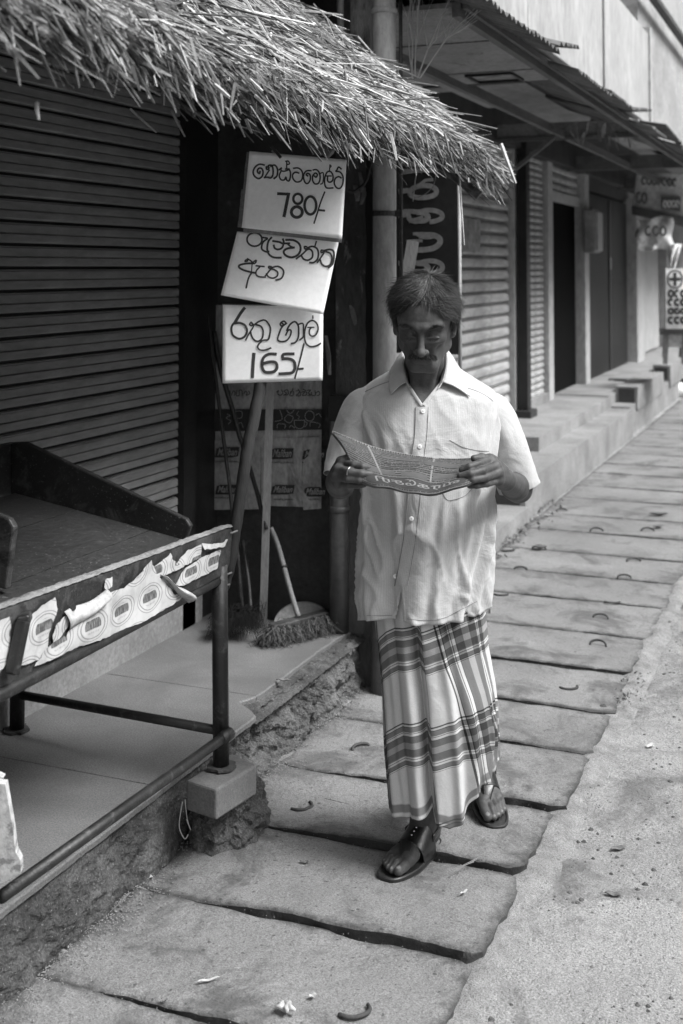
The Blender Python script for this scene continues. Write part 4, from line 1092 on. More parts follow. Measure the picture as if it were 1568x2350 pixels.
# white peeling board end at the left edge
wb = empty('peeling_board', P(15, 1900, 2.45), 'white peeling painted board end at the lower left edge of the photo', 'board')
A = [(-60, 2060), (48, 2003), (47, 1975), (36, 1955), (30, 1905), (12, 1800), (-60, 1790)]
M['peel'] = weathered('peeling_white_paint', .42, rough=.7, var=.15, sc=8, fine=60, bumps=((30, .6, .006),), stain=.8, stain_v=.14, stain_sc=12, stain_at=(.54, .58))
V = [P(u, v, 2.40) for u, v in A]; V2 = [p + FWD * .02 for p in V]; n = len(A)
o = mesh('board', V + V2, [tuple(range(n)), tuple(range(n, 2 * n))[::-1]] + [(k, n + k, n + (k + 1) % n, (k + 1) % n) for k in range(n)], M['peel'], wb)
MB().bar(P(-5, 1780, 2.43), P(8, 1786, 2.43), .02, .01).build('paint_flake', M['peel'], wb)

# ================================================================== LEANING POLES AND BROOMS
def rough_pole(name, path, rad, mt, label, cat, n=12, seed=0, parts=None):
    t = empty(name, path[0], label, cat)
    pts = smooth_path(path, 8)
    pts = [np.array(p) + .003 * np.array([fbm((i * .3, seed, 0)), fbm((i * .3, seed, 5)), 0]) for i, p in enumerate(pts)]
    rr_ = [rad[0] + (rad[1] - rad[0]) * i / (len(pts) - 1) + .0012 * fbm((i * .5, seed, 9)) for i in range(len(pts))]
    MB().tube(pts, rr_, n).build('shaft', mt, t, smooth=True)
    return t
tp_ = rough_pole('leaning_pole', [P(512, 1350, 3.40), P(527, 1300, 3.41), P(538, 1230, 3.43), P(553, 1130, 3.46), P(568, 1030, 3.48), P(583, 960, 3.5), P(600, 870, 3.53), P(618, 760, 3.55), P(640, 600, 3.58), P(655, 400, 3.6)],
           (.0165, .0185), M['woodgrey'], 'crooked grey wooden pole tied to the stand, carrying the price cards', 'pole')
for (u, v) in ((531, 1222), (518, 1318), (513, 1345)):
    MB().tube([P(u - 12, v + 3, 3.39), P(u + 2, v + 1, 3.37), P(u + 14, v - 4, 3.39)], .0028, 5).build('tie_wire', M['batten'], tp_, smooth=True)
bt = empty('batten', oz(600, 1475, ZP), 'pale sawn batten standing upright behind the crooked pole', 'batten')
mb = MB(); A = np.array(oz(604, 1440, ZP)); w_ = (A - CAM) @ FWD
a0, a1 = P(604, 1440, w_), P(621, 860, w_ - .03)
mb.bar(a0, a1, 17 / 2780 * w_, .02, RGT * 0 + FWD); mb.build('lath', M['batten'], bt)
rough_pole('leaning_stick', [P(556, 1405, 4.72), P(548, 1300, 4.74), P(520, 1060, 4.80), P(485, 790, 4.86), P(478, 720, 4.88)], (.008, .007), M['iron'], 'thin dark stick leaning left of the crooked pole', 'stick', seed=3)
rough_pole('leaning_stick', [P(612, 1215, 4.75), P(590, 1130, 4.78), P(545, 980, 4.83), P(505, 840, 4.88), P(492, 760, 4.90)], (.008, .011), M['iron'], 'dark stick crossing behind the crooked pole in front of the posters', 'stick', seed=4)
# push broom leaning with its coir head down and a half-round dustpan behind it
br = empty('push_broom', oz(690, 1470, ZP), 'coir push broom leaning head down by the end wall', 'broom')
MB().tube(smooth_path([P(685, 1415, 4.66), P(668, 1360, 4.70), P(652, 1300, 4.75), P(636, 1245, 4.80), P(622, 1212, 4.83)], 4), [.0105] * 8 + [.008] * 9 if False else .0098, 12).build('handle', M['batten'], br, smooth=True)
MB().tube([P(651, 1297, 4.752), P(654, 1304, 4.750)], .0125, 12).build('handle_joint', M['iron'], br, smooth=True)
hd0, hd1 = np.array(P(622, 1448, 4.58)), np.array(P(752, 1414, 4.74))
MB().bar(hd0, hd1, .045, .05).build('head_block', M['wooddark'], br, bevel=.006)
rr = random.Random(17)
def coir(mb_, n, A, B, zlo, spread, drop, wd=.0016):
    for _ in range(n):
        f = rr.random(); p = A + (B - A) * f + np.array([rr.gauss(0, .012), rr.gauss(0, .012), rr.uniform(-.03, .02)])
        d = np.array([rr.gauss(.15, .5), rr.gauss(-.25, .5), -rr.uniform(.3, 1)]); d /= np.linalg.norm(d)
        L = rr.uniform(*drop); k1 = p + d * L * .5 + np.array([rr.gauss(0, spread), rr.gauss(0, spread), rr.gauss(0, spread * .6)])
        k2 = p + d * L + np.array([rr.gauss(0, spread), rr.gauss(0, spread), rr.gauss(0, spread * .5)])
        k2[2] = max(k2[2], zlo); k1[2] = max(k1[2], zlo)
        s_ = RGT * wd
        mb_.add([p - s_, p + s_, k1 + s_, k1 - s_, k2], [(0, 1, 2, 3), (3, 2, 4)])
M['coir'] = plain('coir_fibre', .04, .9); M['coirlight'] = plain('coir_fibre_pale', .13, .9)
mb = MB(); coir(mb, 4200, hd0, hd1, ZP + .002, .016, (.03, .095)); mb.build('bristles', M['coir'], br, kind='stuff')
mb = MB(); coir(mb, 700, hd0 + RGT * .0 - FH * .02, hd1 - FH * .02, ZP + .002, .02, (.03, .09), .001); mb.build('bristles', M['coirlight'], br, kind='stuff')
dp = empty('dustpan', P(692, 1420, 4.34), 'pale half-round pan standing behind the head of the coir broom', 'dustpan')
n = 24; V = []
for k in range(n + 1):
    t = math.pi * k / n; V.append(P(691 - 62 * math.cos(t), 1432 - 42 * math.sin(t) - 14 * (k / n), 4.78 + .05 * math.sin(t)))
V2 = [p + FWD * .015 for p in V]; m_ = len(V)
M['pan'] = weathered('pan_metal', .3, rough=.5, var=.3, sc=8, fine=60, bumps=((60, .3, .002),))
mesh('pan', V + V2, [tuple(range(m_)), tuple(range(m_, 2 * m_))[::-1]] + [(k, m_ + k, m_ + (k + 1) % m_, (k + 1) % m_) for k in range(m_)], M['pan'], dp)
# old dark broom heap on the left
ob = empty('stick_broom', oz(540, 1470, ZP), 'worn dark broom of stiff fibres slumped against the end wall', 'broom')
MB().tube(smooth_path([P(578, 1430, 4.68), P(570, 1330, 4.76), P(556, 1240, 4.84)], 4), .008, 8).build('handle', M['wooddark'], ob, smooth=True)
mb = MB(); A, B = np.array(P(520, 1400, 4.66)), np.array(P(585, 1410, 4.68))
for _ in range(1300):
    f = rr.random(); p = A + (B - A) * f; e = np.array(oz(rr.uniform(468, 610), rr.uniform(1440, 1482), ZP + .004)); e[2] += rr.random() * .06
    mid = (p + e) / 2 + np.array([rr.gauss(0, .012)] * 3) + np.array([0, 0, .02]); s_ = RGT * .0011
    mb.add([p - s_, p + s_, mid + s_, mid - s_, e], [(0, 1, 2, 3), (3, 2, 4)])
M['coirdark'] = plain('old_dark_fibre', .012, .95, .1)
mb.build('bristles', M['coirdark'], ob, kind='stuff')
mb = MB()
coir(mb, 900, np.array(P(610, 1468, 4.56)), np.array(P(640, 1460, 4.6)), ZP + .002, .018, (.02, .07)); o = mb.build('bristles', M['coir'], br, kind='stuff')

# ================================================================== POSTERS ON THE END WALL
YW = 4.494
pst = empty('biscuit_poster', (-2.15, YW, .9), 'tall stained advertising poster with repeated script logos pasted on the end wall', 'poster')
def pw(u, v, d=0.0): return np.array(oy(u, v, YW - d))
def wallpoly(name, pts, mt, d, wav=.0, par=None):
    p4 = [pw(u, v, d) for u, v in pts]
    def fn(s_, t_):
        a = p4[0] + (p4[1] - p4[0]) * s_; b = p4[3] + (p4[2] - p4[3]) * s_; q = a + (b - a) * t_
        q = q.copy(); q[1] -= wav * (.5 + .5 * fbm((q[0], q[2], 1), 7, 3)); return q
    return grid(name, fn, 24, 30, mt, par or pst)
cols = [(483, 612), (622, 698), (700, 739)]
wallpoly('sheet', [(484, 700), (739, 700), (739, 1020), (484, 1020)], M['poster'], .004, .004)
wallpoly('sheet', [(484, 1010), (600, 1010), (598, 1168), (486, 1170)], M['poster'], .0085, .006)
wallpoly('sheet', [(600, 1005), (698, 1005), (697, 1163), (600, 1160)], M['poster'], .009, .004)
wallpoly('sheet', [(696, 1003), (739, 1003), (738, 1167), (697, 1170)], M['poster'], .0135, .006)
wallpoly('dark_band', [(481, 939), (739, 939), (739, 986), (481, 990)], M['posterband'], .012, .001)
c4 = lambda x, y: pw((720 + x / 2.2375) * .6272, (1350 + y / 2.2375) * .6272, .0165)
# outline icons on the band: cup, biscuits, squares
ic = [(4, [(800, 425), (805, 470), (840, 488), (875, 475), (885, 425)]), (4, [(797, 420), (888, 420)]), (4, [(888, 430), (905, 445), (890, 470), (878, 468)]), (3, [(830, 410), (840, 390), (820, 370), (835, 345)]),
      (4, [(925 + 38 * math.cos(t), 385 + 42 * math.sin(t)) for t in np.linspace(0, 6.28, 14)]), (4, [(745, 372), (790, 395), (765, 440), (718, 415), (745, 372)]), (4, [(735, 335), (765, 365), (800, 335)]),
      (4, [(640, 430), (700, 410), (680, 335)]), (4, [(660, 485), (665, 450), (725, 455), (720, 485)]), (4, [(930, 470), (935, 435), (1010, 450), (1000, 480)]), (4, [(975, 380), (1000, 365), (1020, 395)]), (4, [(760, 480), (775, 462), (800, 485)]),
      (4, [(320, 345), (370, 350), (365, 400), (318, 395), (320, 345)]), (4, [(250, 370), (275, 385), (240, 400), (280, 425), (260, 450)]), (4, [(335, 450), (365, 440), (380, 480)])]
for a in ic: strokes('printed_icon', [a], c4, M['posterprint'], pst)
def text_mesh(name, txt, size, conv, mt, parent, shear=0.0, rot=False, bold=0.0):
    cu = bpy.data.curves.new(name, 'FONT'); cu.body = txt; cu.size = 1.0; cu.shear = shear; cu.offset = bold; cu.resolution_u = 3
    o = bpy.data.objects.new(name, cu); COL.objects.link(o)
    dg = bpy.context.evaluated_depsgraph_get(); me = bpy.data.meshes.new_from_object(o.evaluated_get(dg))
    bpy.data.objects.remove(o)
    V = np.array([v.co[:] for v in me.vertices]); Fc = [list(p.vertices) for p in me.polygons]
    if len(V) == 0: return None
    V = V[:, :2]; w_ = V[:, 0].max() - V[:, 0].min(); V[:, 0] -= V[:, 0].min(); V[:, 1] -= V[:, 1].min(); hgt = V[:, 1].max()
    return mesh(name, [conv(x / w_, y / hgt) for x, y in V], Fc, mt, parent)
def badge(x0, x1, y0, y1, txt='Maliban', clip0=0.0):
    """dark slanted badge, crop coordinates"""
    w_ = x1 - x0; h_ = y1 - y0
    o = [(x0, y1), (x0 + 15, y0 + 10), (x0 + 35, y0 + 6), (x0 + 40, y0), (x1, y0), (x1 - 12, y1 - 8), (x1 - 50, y1 - 4), (x1 - 55, y1)]
    pp = [c4(x, y) for x, y in o]
    mesh('badge', pp, [tuple(range(len(pp)))[::-1]], M['posterband'], pst)
    c5 = lambda x, y: pw((720 + x / 2.2375) * .6272, (1350 + y / 2.2375) * .6272, .018)
    text_mesh('badge_lettering', txt, 1, lambda a, b: c5(x0 + 22 + (w_ - 40) * a, y1 - 16 - (h_ - 26) * b), M['posterprint'], pst, shear=.45, bold=.01)
for x0, x1, y0, y1 in ((148, 350, 640, 725), (600, 795, 648, 738), (862, 1060, 660, 740), (150, 345, 948, 1028), (605, 803, 950, 1028), (870, 1070, 966, 1045), (380, 445, 948, 1010)):
    if x1 - x0 < 100: continue
    badge(x0, x1, y0, y1)
def sml(x0, x1, y, h_): 
    text_mesh('small_lettering', 'exceeding goodness...', 1, lambda a, b: c4(x0 + (x1 - x0) * a, y - h_ * b), M['posterband'], pst, bold=.01)
for x0, x1, y, h_ in ((155, 345, 770, 24), (610, 800, 778, 24), (862, 1015, 775, 20), (150, 345, 1066, 22), (635, 800, 1080, 24), (872, 1015, 1078, 22)): sml(x0, x1, y, h_)
# Sinhala headline above the band, traced
hl = [(7, [(655, 190), (670, 175), (665, 205), (690, 215), (705, 195), (695, 172)]), (7, [(712, 215), (735, 200), (715, 180), (745, 172), (750, 205), (730, 215)]), (7, [(765, 190), (780, 180), (762, 215), (785, 218), (795, 195), (785, 172), (790, 160)]),
      (7, [(815, 180), (840, 175), (835, 200), (815, 215), (845, 220), (850, 195), (830, 165)]), (7, [(860, 190), (885, 185), (865, 215), (900, 210), (890, 175), (870, 165)]), (7, [(905, 175), (935, 172), (912, 195), (935, 212), (908, 215)]),
      (7, [(940, 190), (945, 215), (972, 212), (970, 175)]), (7, [(980, 195), (1000, 180), (1005, 210), (985, 215)]),
      (7, [(250, 195), (270, 175), (275, 205), (255, 215)]), (7, [(285, 215), (300, 180), (315, 185), (310, 215)]), (7, [(330, 175), (325, 215), (350, 215), (350, 175), (370, 175), (375, 215)]), (7, [(390, 200), (400, 180), (415, 195), (405, 215), (435, 200), (425, 178)])]
strokes('headline', hl, c4, M['posterband'], pst, kind='stuff')
# ================================================================== HANDWRITTEN PRICE CARDS
WS = 3.50
def card(name, label, corners, conv, S, wscale, depth, curl, thick=.003, extra=None, seed=0):
    """corners: TL, TR, BR, BL in photo source pixels; the card hangs at about one depth, gently bowed"""
    t = empty(name, P(corners[0][0] * .6272, corners[0][1] * .6272, depth), label, 'sign', 'price cards on the crooked pole')
    c4_ = [np.array(c, float) * .6272 for c in corners]
    def surf(a, b, off=0.0):
        q = (c4_[0] * (1 - a) + c4_[1] * a) * (1 - b) + (c4_[3] * (1 - a) + c4_[2] * a) * b
        w_ = depth + curl(a, b) - off
        return P(q[0], q[1], w_)
    grid('card', lambda a, b: surf(a, b), 24, 18, M['paper'], t, thick=.0012)
    # invert the bilinear map for strokes (Newton)
    def inv(u, v):
        a = b = .5
        for _ in range(12):
            q = (c4_[0] * (1 - a) + c4_[1] * a) * (1 - b) + (c4_[3] * (1 - a) + c4_[2] * a) * b
            da = (c4_[1] - c4_[0]) * (1 - b) + (c4_[2] - c4_[3]) * b; db = (c4_[3] - c4_[0]) * (1 - a) + (c4_[2] - c4_[1]) * a
            r = np.array((u, v)) - q; det = da[0] * db[1] - da[1] * db[0]
            a += (r[0] * db[1] - r[1] * db[0]) / det; b += (da[0] * r[1] - da[1] * r[0]) / det
        return a, b
    def cv(x, y):
        u, v = conv(x, y); a, b = inv(u, v); a = min(max(a, .002), .998); b = min(max(b, .002), .998)
        return surf(a, b, .0016)
    for st_ in S: strokes('handwriting', [st_], cv, M['ink'], t, wscale)
    return t, surf
s1c = lambda x, y: ((900 + x / 4.1263) * .6272, (570 + y / 4.1263) * .6272)
s2c = lambda x, y: ((800 + x / 3.5636) * .6272, (830 + y / 3.5636) * .6272)
s3c = lambda x, y: ((800 + x / 3.92) * .6272, (1110 + y / 3.92) * .6272)
def full(x, y): return (780 + x / 2.5537, 520 + y / 2.5543)
circ = lambda cx, cy, rx_, ry_, a0=0, a1=6.4, n=14: [(cx + rx_ * math.cos(t), cy + ry_ * math.sin(t)) for t in np.linspace(a0, a1, n)]
S1 = [
    (26, [(278, 140), (210, 128), (150, 160), (112, 230), (125, 300), (190, 345), (245, 310), (260, 240), (235, 190), (190, 195), (175, 240), (205, 270), (215, 235)]),
    (26, [(340, 175), (310, 165), (315, 205), (350, 190), (340, 150), (390, 145), (410, 200), (408, 290), (375, 335), (330, 325), (280, 330)]), (22, [(355, 215), (320, 270), (285, 325)]), (26, [(375, 160), (430, 140), (470, 180), (480, 250), (465, 310), (425, 345)]),
    (22, [(500, 215), (540, 180), (530, 215), (570, 235), (640, 215), (650, 195)]), (24, [(530, 235), (505, 300), (530, 360), (580, 365), (605, 320), (615, 365), (650, 380), (670, 330), (672, 250), (650, 205), (600, 200)]),
    (20, [(615, 195), (618, 85)]), (20, [(600, 85), (640, 80), (660, 120), (620, 135)]),
    (24, [(720, 190), (790, 185), (845, 230), (858, 310), (830, 380), (760, 395), (710, 340), (710, 280), (750, 250), (800, 262)]),
    (24, [(985, 225), (920, 228), (880, 270), (872, 340), (900, 410), (940, 415), (972, 360), (970, 290), (935, 265), (910, 285), (935, 305)]),
    (24, [(1015, 215), (1065, 210), (1105, 250), (1122, 330), (1100, 410), (1045, 425), (1008, 370), (1012, 300), (1050, 262), (1080, 285), (1060, 325), (1035, 305)]),
    (18, [(1120, 270), (1165, 255), (1172, 330), (1160, 410), (1130, 428)]),
    (24, [(1315, 485), (1220, 485), (1190, 420), (1195, 320), (1230, 245), (1280, 240), (1315, 300), (1310, 370), (1270, 400), (1235, 380), (1235, 320)]), (20, [(1215, 305), (1290, 305)]), (18, [(1262, 235), (1270, 135)]), (16, [(1265, 140), (1290, 155), (1270, 180)]),
    (24, [(1440, 335), (1400, 315), (1350, 345), (1335, 420), (1375, 485), (1430, 485), (1465, 410), (1465, 310), (1420, 245), (1360, 235), (1375, 215), (1400, 170), (1440, 200)]),
    (44, [(487, 572), (650, 580)]), (48, [(645, 575), (612, 740), (578, 910)]),
    (38, circ(785, 650, 68, 75, 1.2, 7.6)), (46, circ(770, 850, 82, 80, -1.2, 5.2)),
    (40, circ(975, 750, 88, 135, 0, 6.4, 18)),
    (24, [(1190, 548), (1130, 700), (1080, 860), (1030, 1018)]), (32, [(1105, 820), (1185, 828)]),
]
S2 = [
    (24, circ(470, 165, 98, 88, 0, 6.4)), (24, [(575, 140), (640, 150), (600, 180), (570, 220), (565, 290), (620, 325), (655, 320)]),
    (26, [(690, 140), (650, 190), (635, 290), (660, 360), (720, 398), (815, 402)]),
    (26, [(710, 185), (800, 200), (830, 215), (925, 215)]), (26, [(720, 240), (735, 280), (780, 295), (830, 270), (850, 200), (840, 160)]),
    (28, [(880, 170), (980, 175), (1050, 220), (1070, 290), (1040, 360), (960, 398), (880, 375), (850, 325), (890, 285), (985, 270)]), (24, [(905, 225), (940, 255), (985, 272)]),
    (22, [(1150, 260), (1120, 258), (1130, 290), (1165, 280), (1100, 350), (1015, 415)]), (24, [(1080, 375), (1110, 420), (1165, 435), (1220, 400), (1225, 330), (1190, 290), (1150, 300)]),
    (24, [(1160, 275), (1220, 255), (1280, 280), (1302, 340), (1290, 420), (1240, 465), (1190, 465)]), (20, [(1275, 190), (1255, 260)]),
    (22, [(1370, 310), (1340, 305), (1340, 335), (1380, 325), (1335, 400), (1288, 465)]), (24, [(1325, 430), (1350, 490), (1400, 515), (1460, 490), (1480, 410), (1455, 345), (1400, 325)]),
    (26, [(1380, 310), (1450, 295), (1500, 320), (1505, 400), (1490, 480), (1435, 530)]),
    (20, [(360, 430), (345, 450), (380, 445), (375, 415), (430, 450), (450, 480)]), (20, [(440, 470), (490, 435), (485, 465), (460, 480)]),
    (26, [(450, 475), (350, 480), (275, 500), (270, 530), (330, 565), (420, 590), (480, 600)]), (14, [(438, 480), (430, 590)]), (22, [(430, 600), (395, 660), (375, 730), (362, 795)]),
    (20, [(490, 508), (595, 518)]), (20, [(540, 520), (495, 570), (490, 620), (530, 650), (610, 655)]),
    (20, [(690, 520), (655, 515), (660, 540), (695, 530), (650, 590), (610, 640)]), (20, [(625, 610), (650, 650), (710, 668), (765, 640), (770, 590), (720, 555), (680, 550)]), (22, [(700, 530), (770, 515), (830, 545), (850, 600), (820, 670), (750, 692)]),
]
S3 = [
    (44, [(370, 70), (310, 150), (245, 260)]), (30, [(245, 260), (200, 310), (185, 380), (210, 460), (290, 505), (370, 480), (410, 400), (385, 320), (310, 280), (220, 290)]),
    (22, [(470, 270), (445, 300), (475, 320), (495, 300), (470, 275), (500, 330), (440, 430), (390, 525)]), (24, [(460, 400), (475, 470), (520, 530), (580, 540), (630, 490), (640, 400), (610, 330), (540, 305)]),
    (24, [(510, 310), (580, 260), (660, 240), (715, 290), (745, 360), (735, 450), (710, 520), (640, 530), (590, 570), (562, 620), (590, 665), (660, 670), (750, 640)]),
    (24, [(900, 270), (885, 300), (905, 325), (930, 300), (900, 275), (940, 255), (975, 290)]), (24, [(975, 285), (910, 340), (870, 430), (850, 520), (900, 548), (980, 530), (1030, 460), (1040, 390), (1000, 385), (965, 455)]),
    (26, [(980, 390), (1020, 310), (1090, 262), (1140, 310), (1150, 400), (1140, 500), (1100, 560), (1045, 575)]),
    (22, [(1150, 300), (1210, 290), (1218, 380), (1215, 480), (1165, 520)]),
    (24, [(1465, 575), (1400, 610), (1320, 620), (1260, 580), (1235, 500), (1240, 380), (1280, 280), (1350, 245), (1410, 290), (1428, 370), (1395, 450), (1340, 470), (1305, 440), (1305, 380), (1330, 345)]), (18, [(1280, 345), (1370, 343)]), (18, [(1352, 180), (1354, 215)]),
    (46, [(508, 725), (495, 880), (487, 1055)]),
    (42, [(820, 728), (720, 728), (645, 780), (622, 880), (650, 970), (710, 990), (800, 975), (840, 920), (820, 850), (740, 838), (645, 860)]),
    (42, [(1075, 725), (930, 732), (925, 800)]), (42, [(920, 795), (1010, 795), (1080, 830), (1098, 920), (1060, 990), (970, 1005), (875, 1010)]),
    (24, [(1225, 582), (1190, 730), (1150, 880), (1095, 1075)]), (28, [(1150, 940), (1212, 936)]),
]
k1, surf1 = card('price_card', 'topmost price card, marked 780/-, nailed just under the thatch', [full(340, 85), full(1248, 165), full(1205, 905), full(268, 800)], s1c, S1, 1.0, WS - .03,
     lambda a, b: .012 * math.sin(a * 3.1) - .008 * b)
k2, surf2 = card('price_card', 'middle price card tilted to the right, with two words and no price', [full(225, 835), full(1180, 905), full(1030, 1610), full(72, 1430)], s2c, S2, 1.0, WS,
     lambda a, b: -.02 * b * b + .008 * math.sin(a * 4))
k3, surf3 = card('price_card', 'lowest price card, marked 165/-, above the biscuit poster', [full(90, 1520), full(1030, 1540), full(1024, 2228), full(88, 2255)], s3c, S3, 1.0, WS + .01,
     lambda a, b: .006 * math.sin(a * 3.4) - .006 * b)
for (kk, sf, offs) in ((k1, surf1, [(-.03, .01, .008), (-.045, .5, .014), (.012, .06, .02)]), (k3, surf3, [(.012, .02, .008), (-.01, -.01, .014)])):
    for q, (da, db, dd) in enumerate(offs):
        grid('backing_card', lambda a, b, sf=sf, da=da, db=db, dd=dd: np.array(sf(a * .985 + da + .008 * fbm((b, q, 1), 6), b * (.99 if db < .3 else .5) + db + (.0 if db > .3 else 0))) + FWD * dd, 10, 10, M['cardboard'], kk, thick=.002)
MB().bar(P(622, 335, WS - .06), P(645, 362, WS - .06), .014, .008).build('wooden_peg', M['iron'], k1)
MB().tube([P(655, 362, WS + .05), P(650, 520, WS + .05), P(640, 700, WS + .05), P(628, 860, WS + .05)], .010, 8).build('card_spine', M['wooddark'], k1, smooth=True)
# ================================================================== THE READING MAN
# figure frame: X = to the right in the view, B = towards the camera, Z = up; W0 = distance of his axis
W0 = 3.33
def MP(u, v, b=0.0): return P(u, v, W0 - b)                   # photo pixel + forward offset -> world
def toL(p):                                                    # world -> figure frame
    q = np.asarray(p, float) - CAM
    return np.array([q @ RGT, W0 * math.cos(PITCH) - q @ FH, q[2] + CAMH])
def toW(l): 
    l = np.asarray(l, float)
    return CAM + np.outer(l[..., 0], RGT).reshape(l.shape[:-1] + (3,)) + np.outer(W0 * math.cos(PITCH) - l[..., 1], FH).reshape(l.shape[:-1] + (3,)) + np.outer(l[..., 2] - CAMH, (0, 0, 1)).reshape(l.shape[:-1] + (3,))
def LP(u, v, b=0.0): return toL(MP(u, v, b))

class Field:
    """signed-distance sculpting on a grid, meshed with surface nets"""
    def __init__(s, lo, hi, h_):
        s.lo = np.array(lo, float); s.h = h_; s.n = np.ceil((np.array(hi) - s.lo) / h_).astype(int) + 1
        s.D = np.full(s.n, .06, np.float32)
    def region(s, lo, hi, m_=.03):
        a = np.clip(np.floor((np.array(lo) - m_ - s.lo) / s.h).astype(int), 0, s.n - 1)
        b = np.clip(np.ceil((np.array(hi) + m_ - s.lo) / s.h).astype(int) + 1, 1, s.n)
        if (b <= a).any(): return None
        sl = tuple(slice(a[i], b[i]) for i in range(3))
        ax = [(np.arange(a[i], b[i]) * s.h + s.lo[i]).astype(np.float32) for i in range(3)]
        X = np.stack(np.meshgrid(*ax, indexing='ij'), -1)
        return sl, X
    def put(s, sl, d, k, sub=False):
        A = s.D[sl]
        if sub:
            hh = np.clip(.5 - .5 * (A + d) / k, 0, 1); s.D[sl] = A * (1 - hh) + (-d) * hh + k * hh * (1 - hh)
        else:
            hh = np.clip(.5 + .5 * (A - d) / k, 0, 1); s.D[sl] = A * (1 - hh) + d * hh - k * hh * (1 - hh)
    def cone(s, a, b, ra, rb, k=.01, sub=False):
        a = np.array(a, float); b = np.array(b, float); r_ = max(ra, rb)
        g = s.region(np.minimum(a, b) - r_, np.maximum(a, b) + r_, k + .012)
        if g is None: return
        sl, X = g; d = b - a; L2 = max(d @ d, 1e-9)
        t = np.clip(((X - a.astype(np.float32)) @ d.astype(np.float32)) / L2, 0, 1)
        q = X - a - t[..., None] * d
        s.put(sl, np.sqrt((q * q).sum(-1)) - (ra + (rb - ra) * t), k, sub)
    def chain(s, pts, rads, k=.006, kk=None):
        for i in range(len(pts) - 1): s.cone(pts[i], pts[i + 1], rads[i], rads[i + 1], k)
    def ell(s, c, r_, k=.01, rot=None, sub=False):
        c = np.array(c, float); r_ = np.array(r_, float); R_ = max(r_)
        g = s.region(c - R_, c + R_, k + .012)
        if g is None: return
        sl, X = g; q = X - c.astype(np.float32)
        if rot is not None: q = q @ np.array(rot, np.float32)      # columns of rot = local axes
        k0 = np.sqrt(((q / r_) ** 2).sum(-1)); k1 = np.sqrt(((q / (r_ * r_)) ** 2).sum(-1))
        s.put(sl, k0 * (k0 - 1) / np.maximum(k1, 1e-6), k, sub)
    def mesh(s):
        D = s.D; I = D < 0
        c = np.zeros(np.array(D.shape) - 1, np.uint8)
        for dx in (0, 1):
            for dy in (0, 1):
                for dz in (0, 1): c += I[dx:D.shape[0] - 1 + dx, dy:D.shape[1] - 1 + dy, dz:D.shape[2] - 1 + dz]
        act = np.argwhere((c > 0) & (c < 8)); del c
        corn = np.array([(a, b, c_) for a in (0, 1) for b in (0, 1) for c_ in (0, 1)])
        vals = np.stack([D[act[:, 0] + o[0], act[:, 1] + o[1], act[:, 2] + o[2]] for o in corn], 1)
        acc = np.zeros((len(act), 3)); cnt = np.zeros(len(act))
        for i in range(8):
            for j in range(i + 1, 8):
                if np.abs(corn[i] - corn[j]).sum() != 1: continue
                a, b = vals[:, i], vals[:, j]; m_ = (a < 0) != (b < 0)
                t = np.where(m_, a / np.where(m_, a - b, 1), 0)
                acc += m_[:, None] * (corn[i] + t[:, None] * (corn[j] - corn[i])); cnt += m_
        V = (act + acc / cnt[:, None]) * s.h + s.lo
        idx = np.full(np.array(D.shape) - 1, -1, np.int64); idx[act[:, 0], act[:, 1], act[:, 2]] = np.arange(len(act))
        Fs = []
        for ax in range(3):
            o1, o2 = [(1, 2), (2, 0), (0, 1)][ax]
            A = I[tuple(slice(0, -1) if i == ax else slice(1, -1) for i in range(3))]
            B = I[tuple(slice(1, None) if i == ax else slice(1, -1) for i in range(3))]
            for sgn, M_ in ((1, A & ~B), (-1, ~A & B)):
                p = np.argwhere(M_)
                if not len(p): continue
                p[:, o1] += 1; p[:, o2] += 1
                q = []
                for d1, d2 in ((0, 0), (-1, 0), (-1, -1), (0, -1)):
                    r_ = p.copy(); r_[:, o1] += d1; r_[:, o2] += d2; q.append(idx[r_[:, 0], r_[:, 1], r_[:, 2]])
                q = np.stack(q if sgn > 0 else q[::-1], 1); q = q[(q >= 0).all(1)]; Fs.append(q)
        return V, np.concatenate(Fs)

# ---- skin
def skin_mat():
    mt, nt, b = base_mat('dark_weathered_skin', .55, .35)
    c = coords(nt)
    n1 = noise_n(nt, c, 26, 6, .65); n2 = noise_n(nt, c, 180, 4, .7)
    col = ramp(nt, n1, [(.3, .042), (.5, .060), (.7, .080)])
    col = mix(nt, col, ramp(nt, n2, [(.3, .8), (.7, 1.2)]), 1.0, 'MULTIPLY')
    at = nt.nodes.new("ShaderNodeAttribute"); at.attribute_name = "pale"
    n3 = noise_n(nt, c, 900, 2, .6)
    col = mix(nt, col, .16, mix(nt, 0.0, ramp(nt, n3, [(.42, 0), (.7, .8)]), at.outputs["Fac"]))
    at2 = nt.nodes.new("ShaderNodeAttribute"); at2.attribute_name = "nail"
    col = mix(nt, col, .15, at2.outputs["Fac"])
    nt.links.new(col, b.inputs["Base Color"])
    nt.links.new(ramp(nt, n2, [(.3, .48), (.7, .68)]), b.inputs["Roughness"])
    wv = noise_n(nt, c, 70, 4, .6)
    bump(nt, b, [(wv, .35, .004), (n2, .3, .001)])
    return mt
M['skin'] = skin_mat()
# bounding box of the whole body in the figure frame
F_ = Field((-.12, -.34, -.01), (.56, .48, 1.66), .0026)
# head frame
HC = LP(974, 739, .12)
def rotm(yaw, pitch, roll):
    cy, sy = math.cos(yaw), math.sin(yaw); cp, sp = math.cos(pitch), math.sin(pitch); cr, sr = math.cos(roll), math.sin(roll)
    Rz = np.array([[cy, -sy, 0], [sy, cy, 0], [0, 0, 1]]); Rx = np.array([[1, 0, 0], [0, cp, -sp], [0, sp, cp]]); Ry = np.array([[cr, 0, sr], [0, 1, 0], [-sr, 0, cr]])
    return Rz @ Ry @ Rx
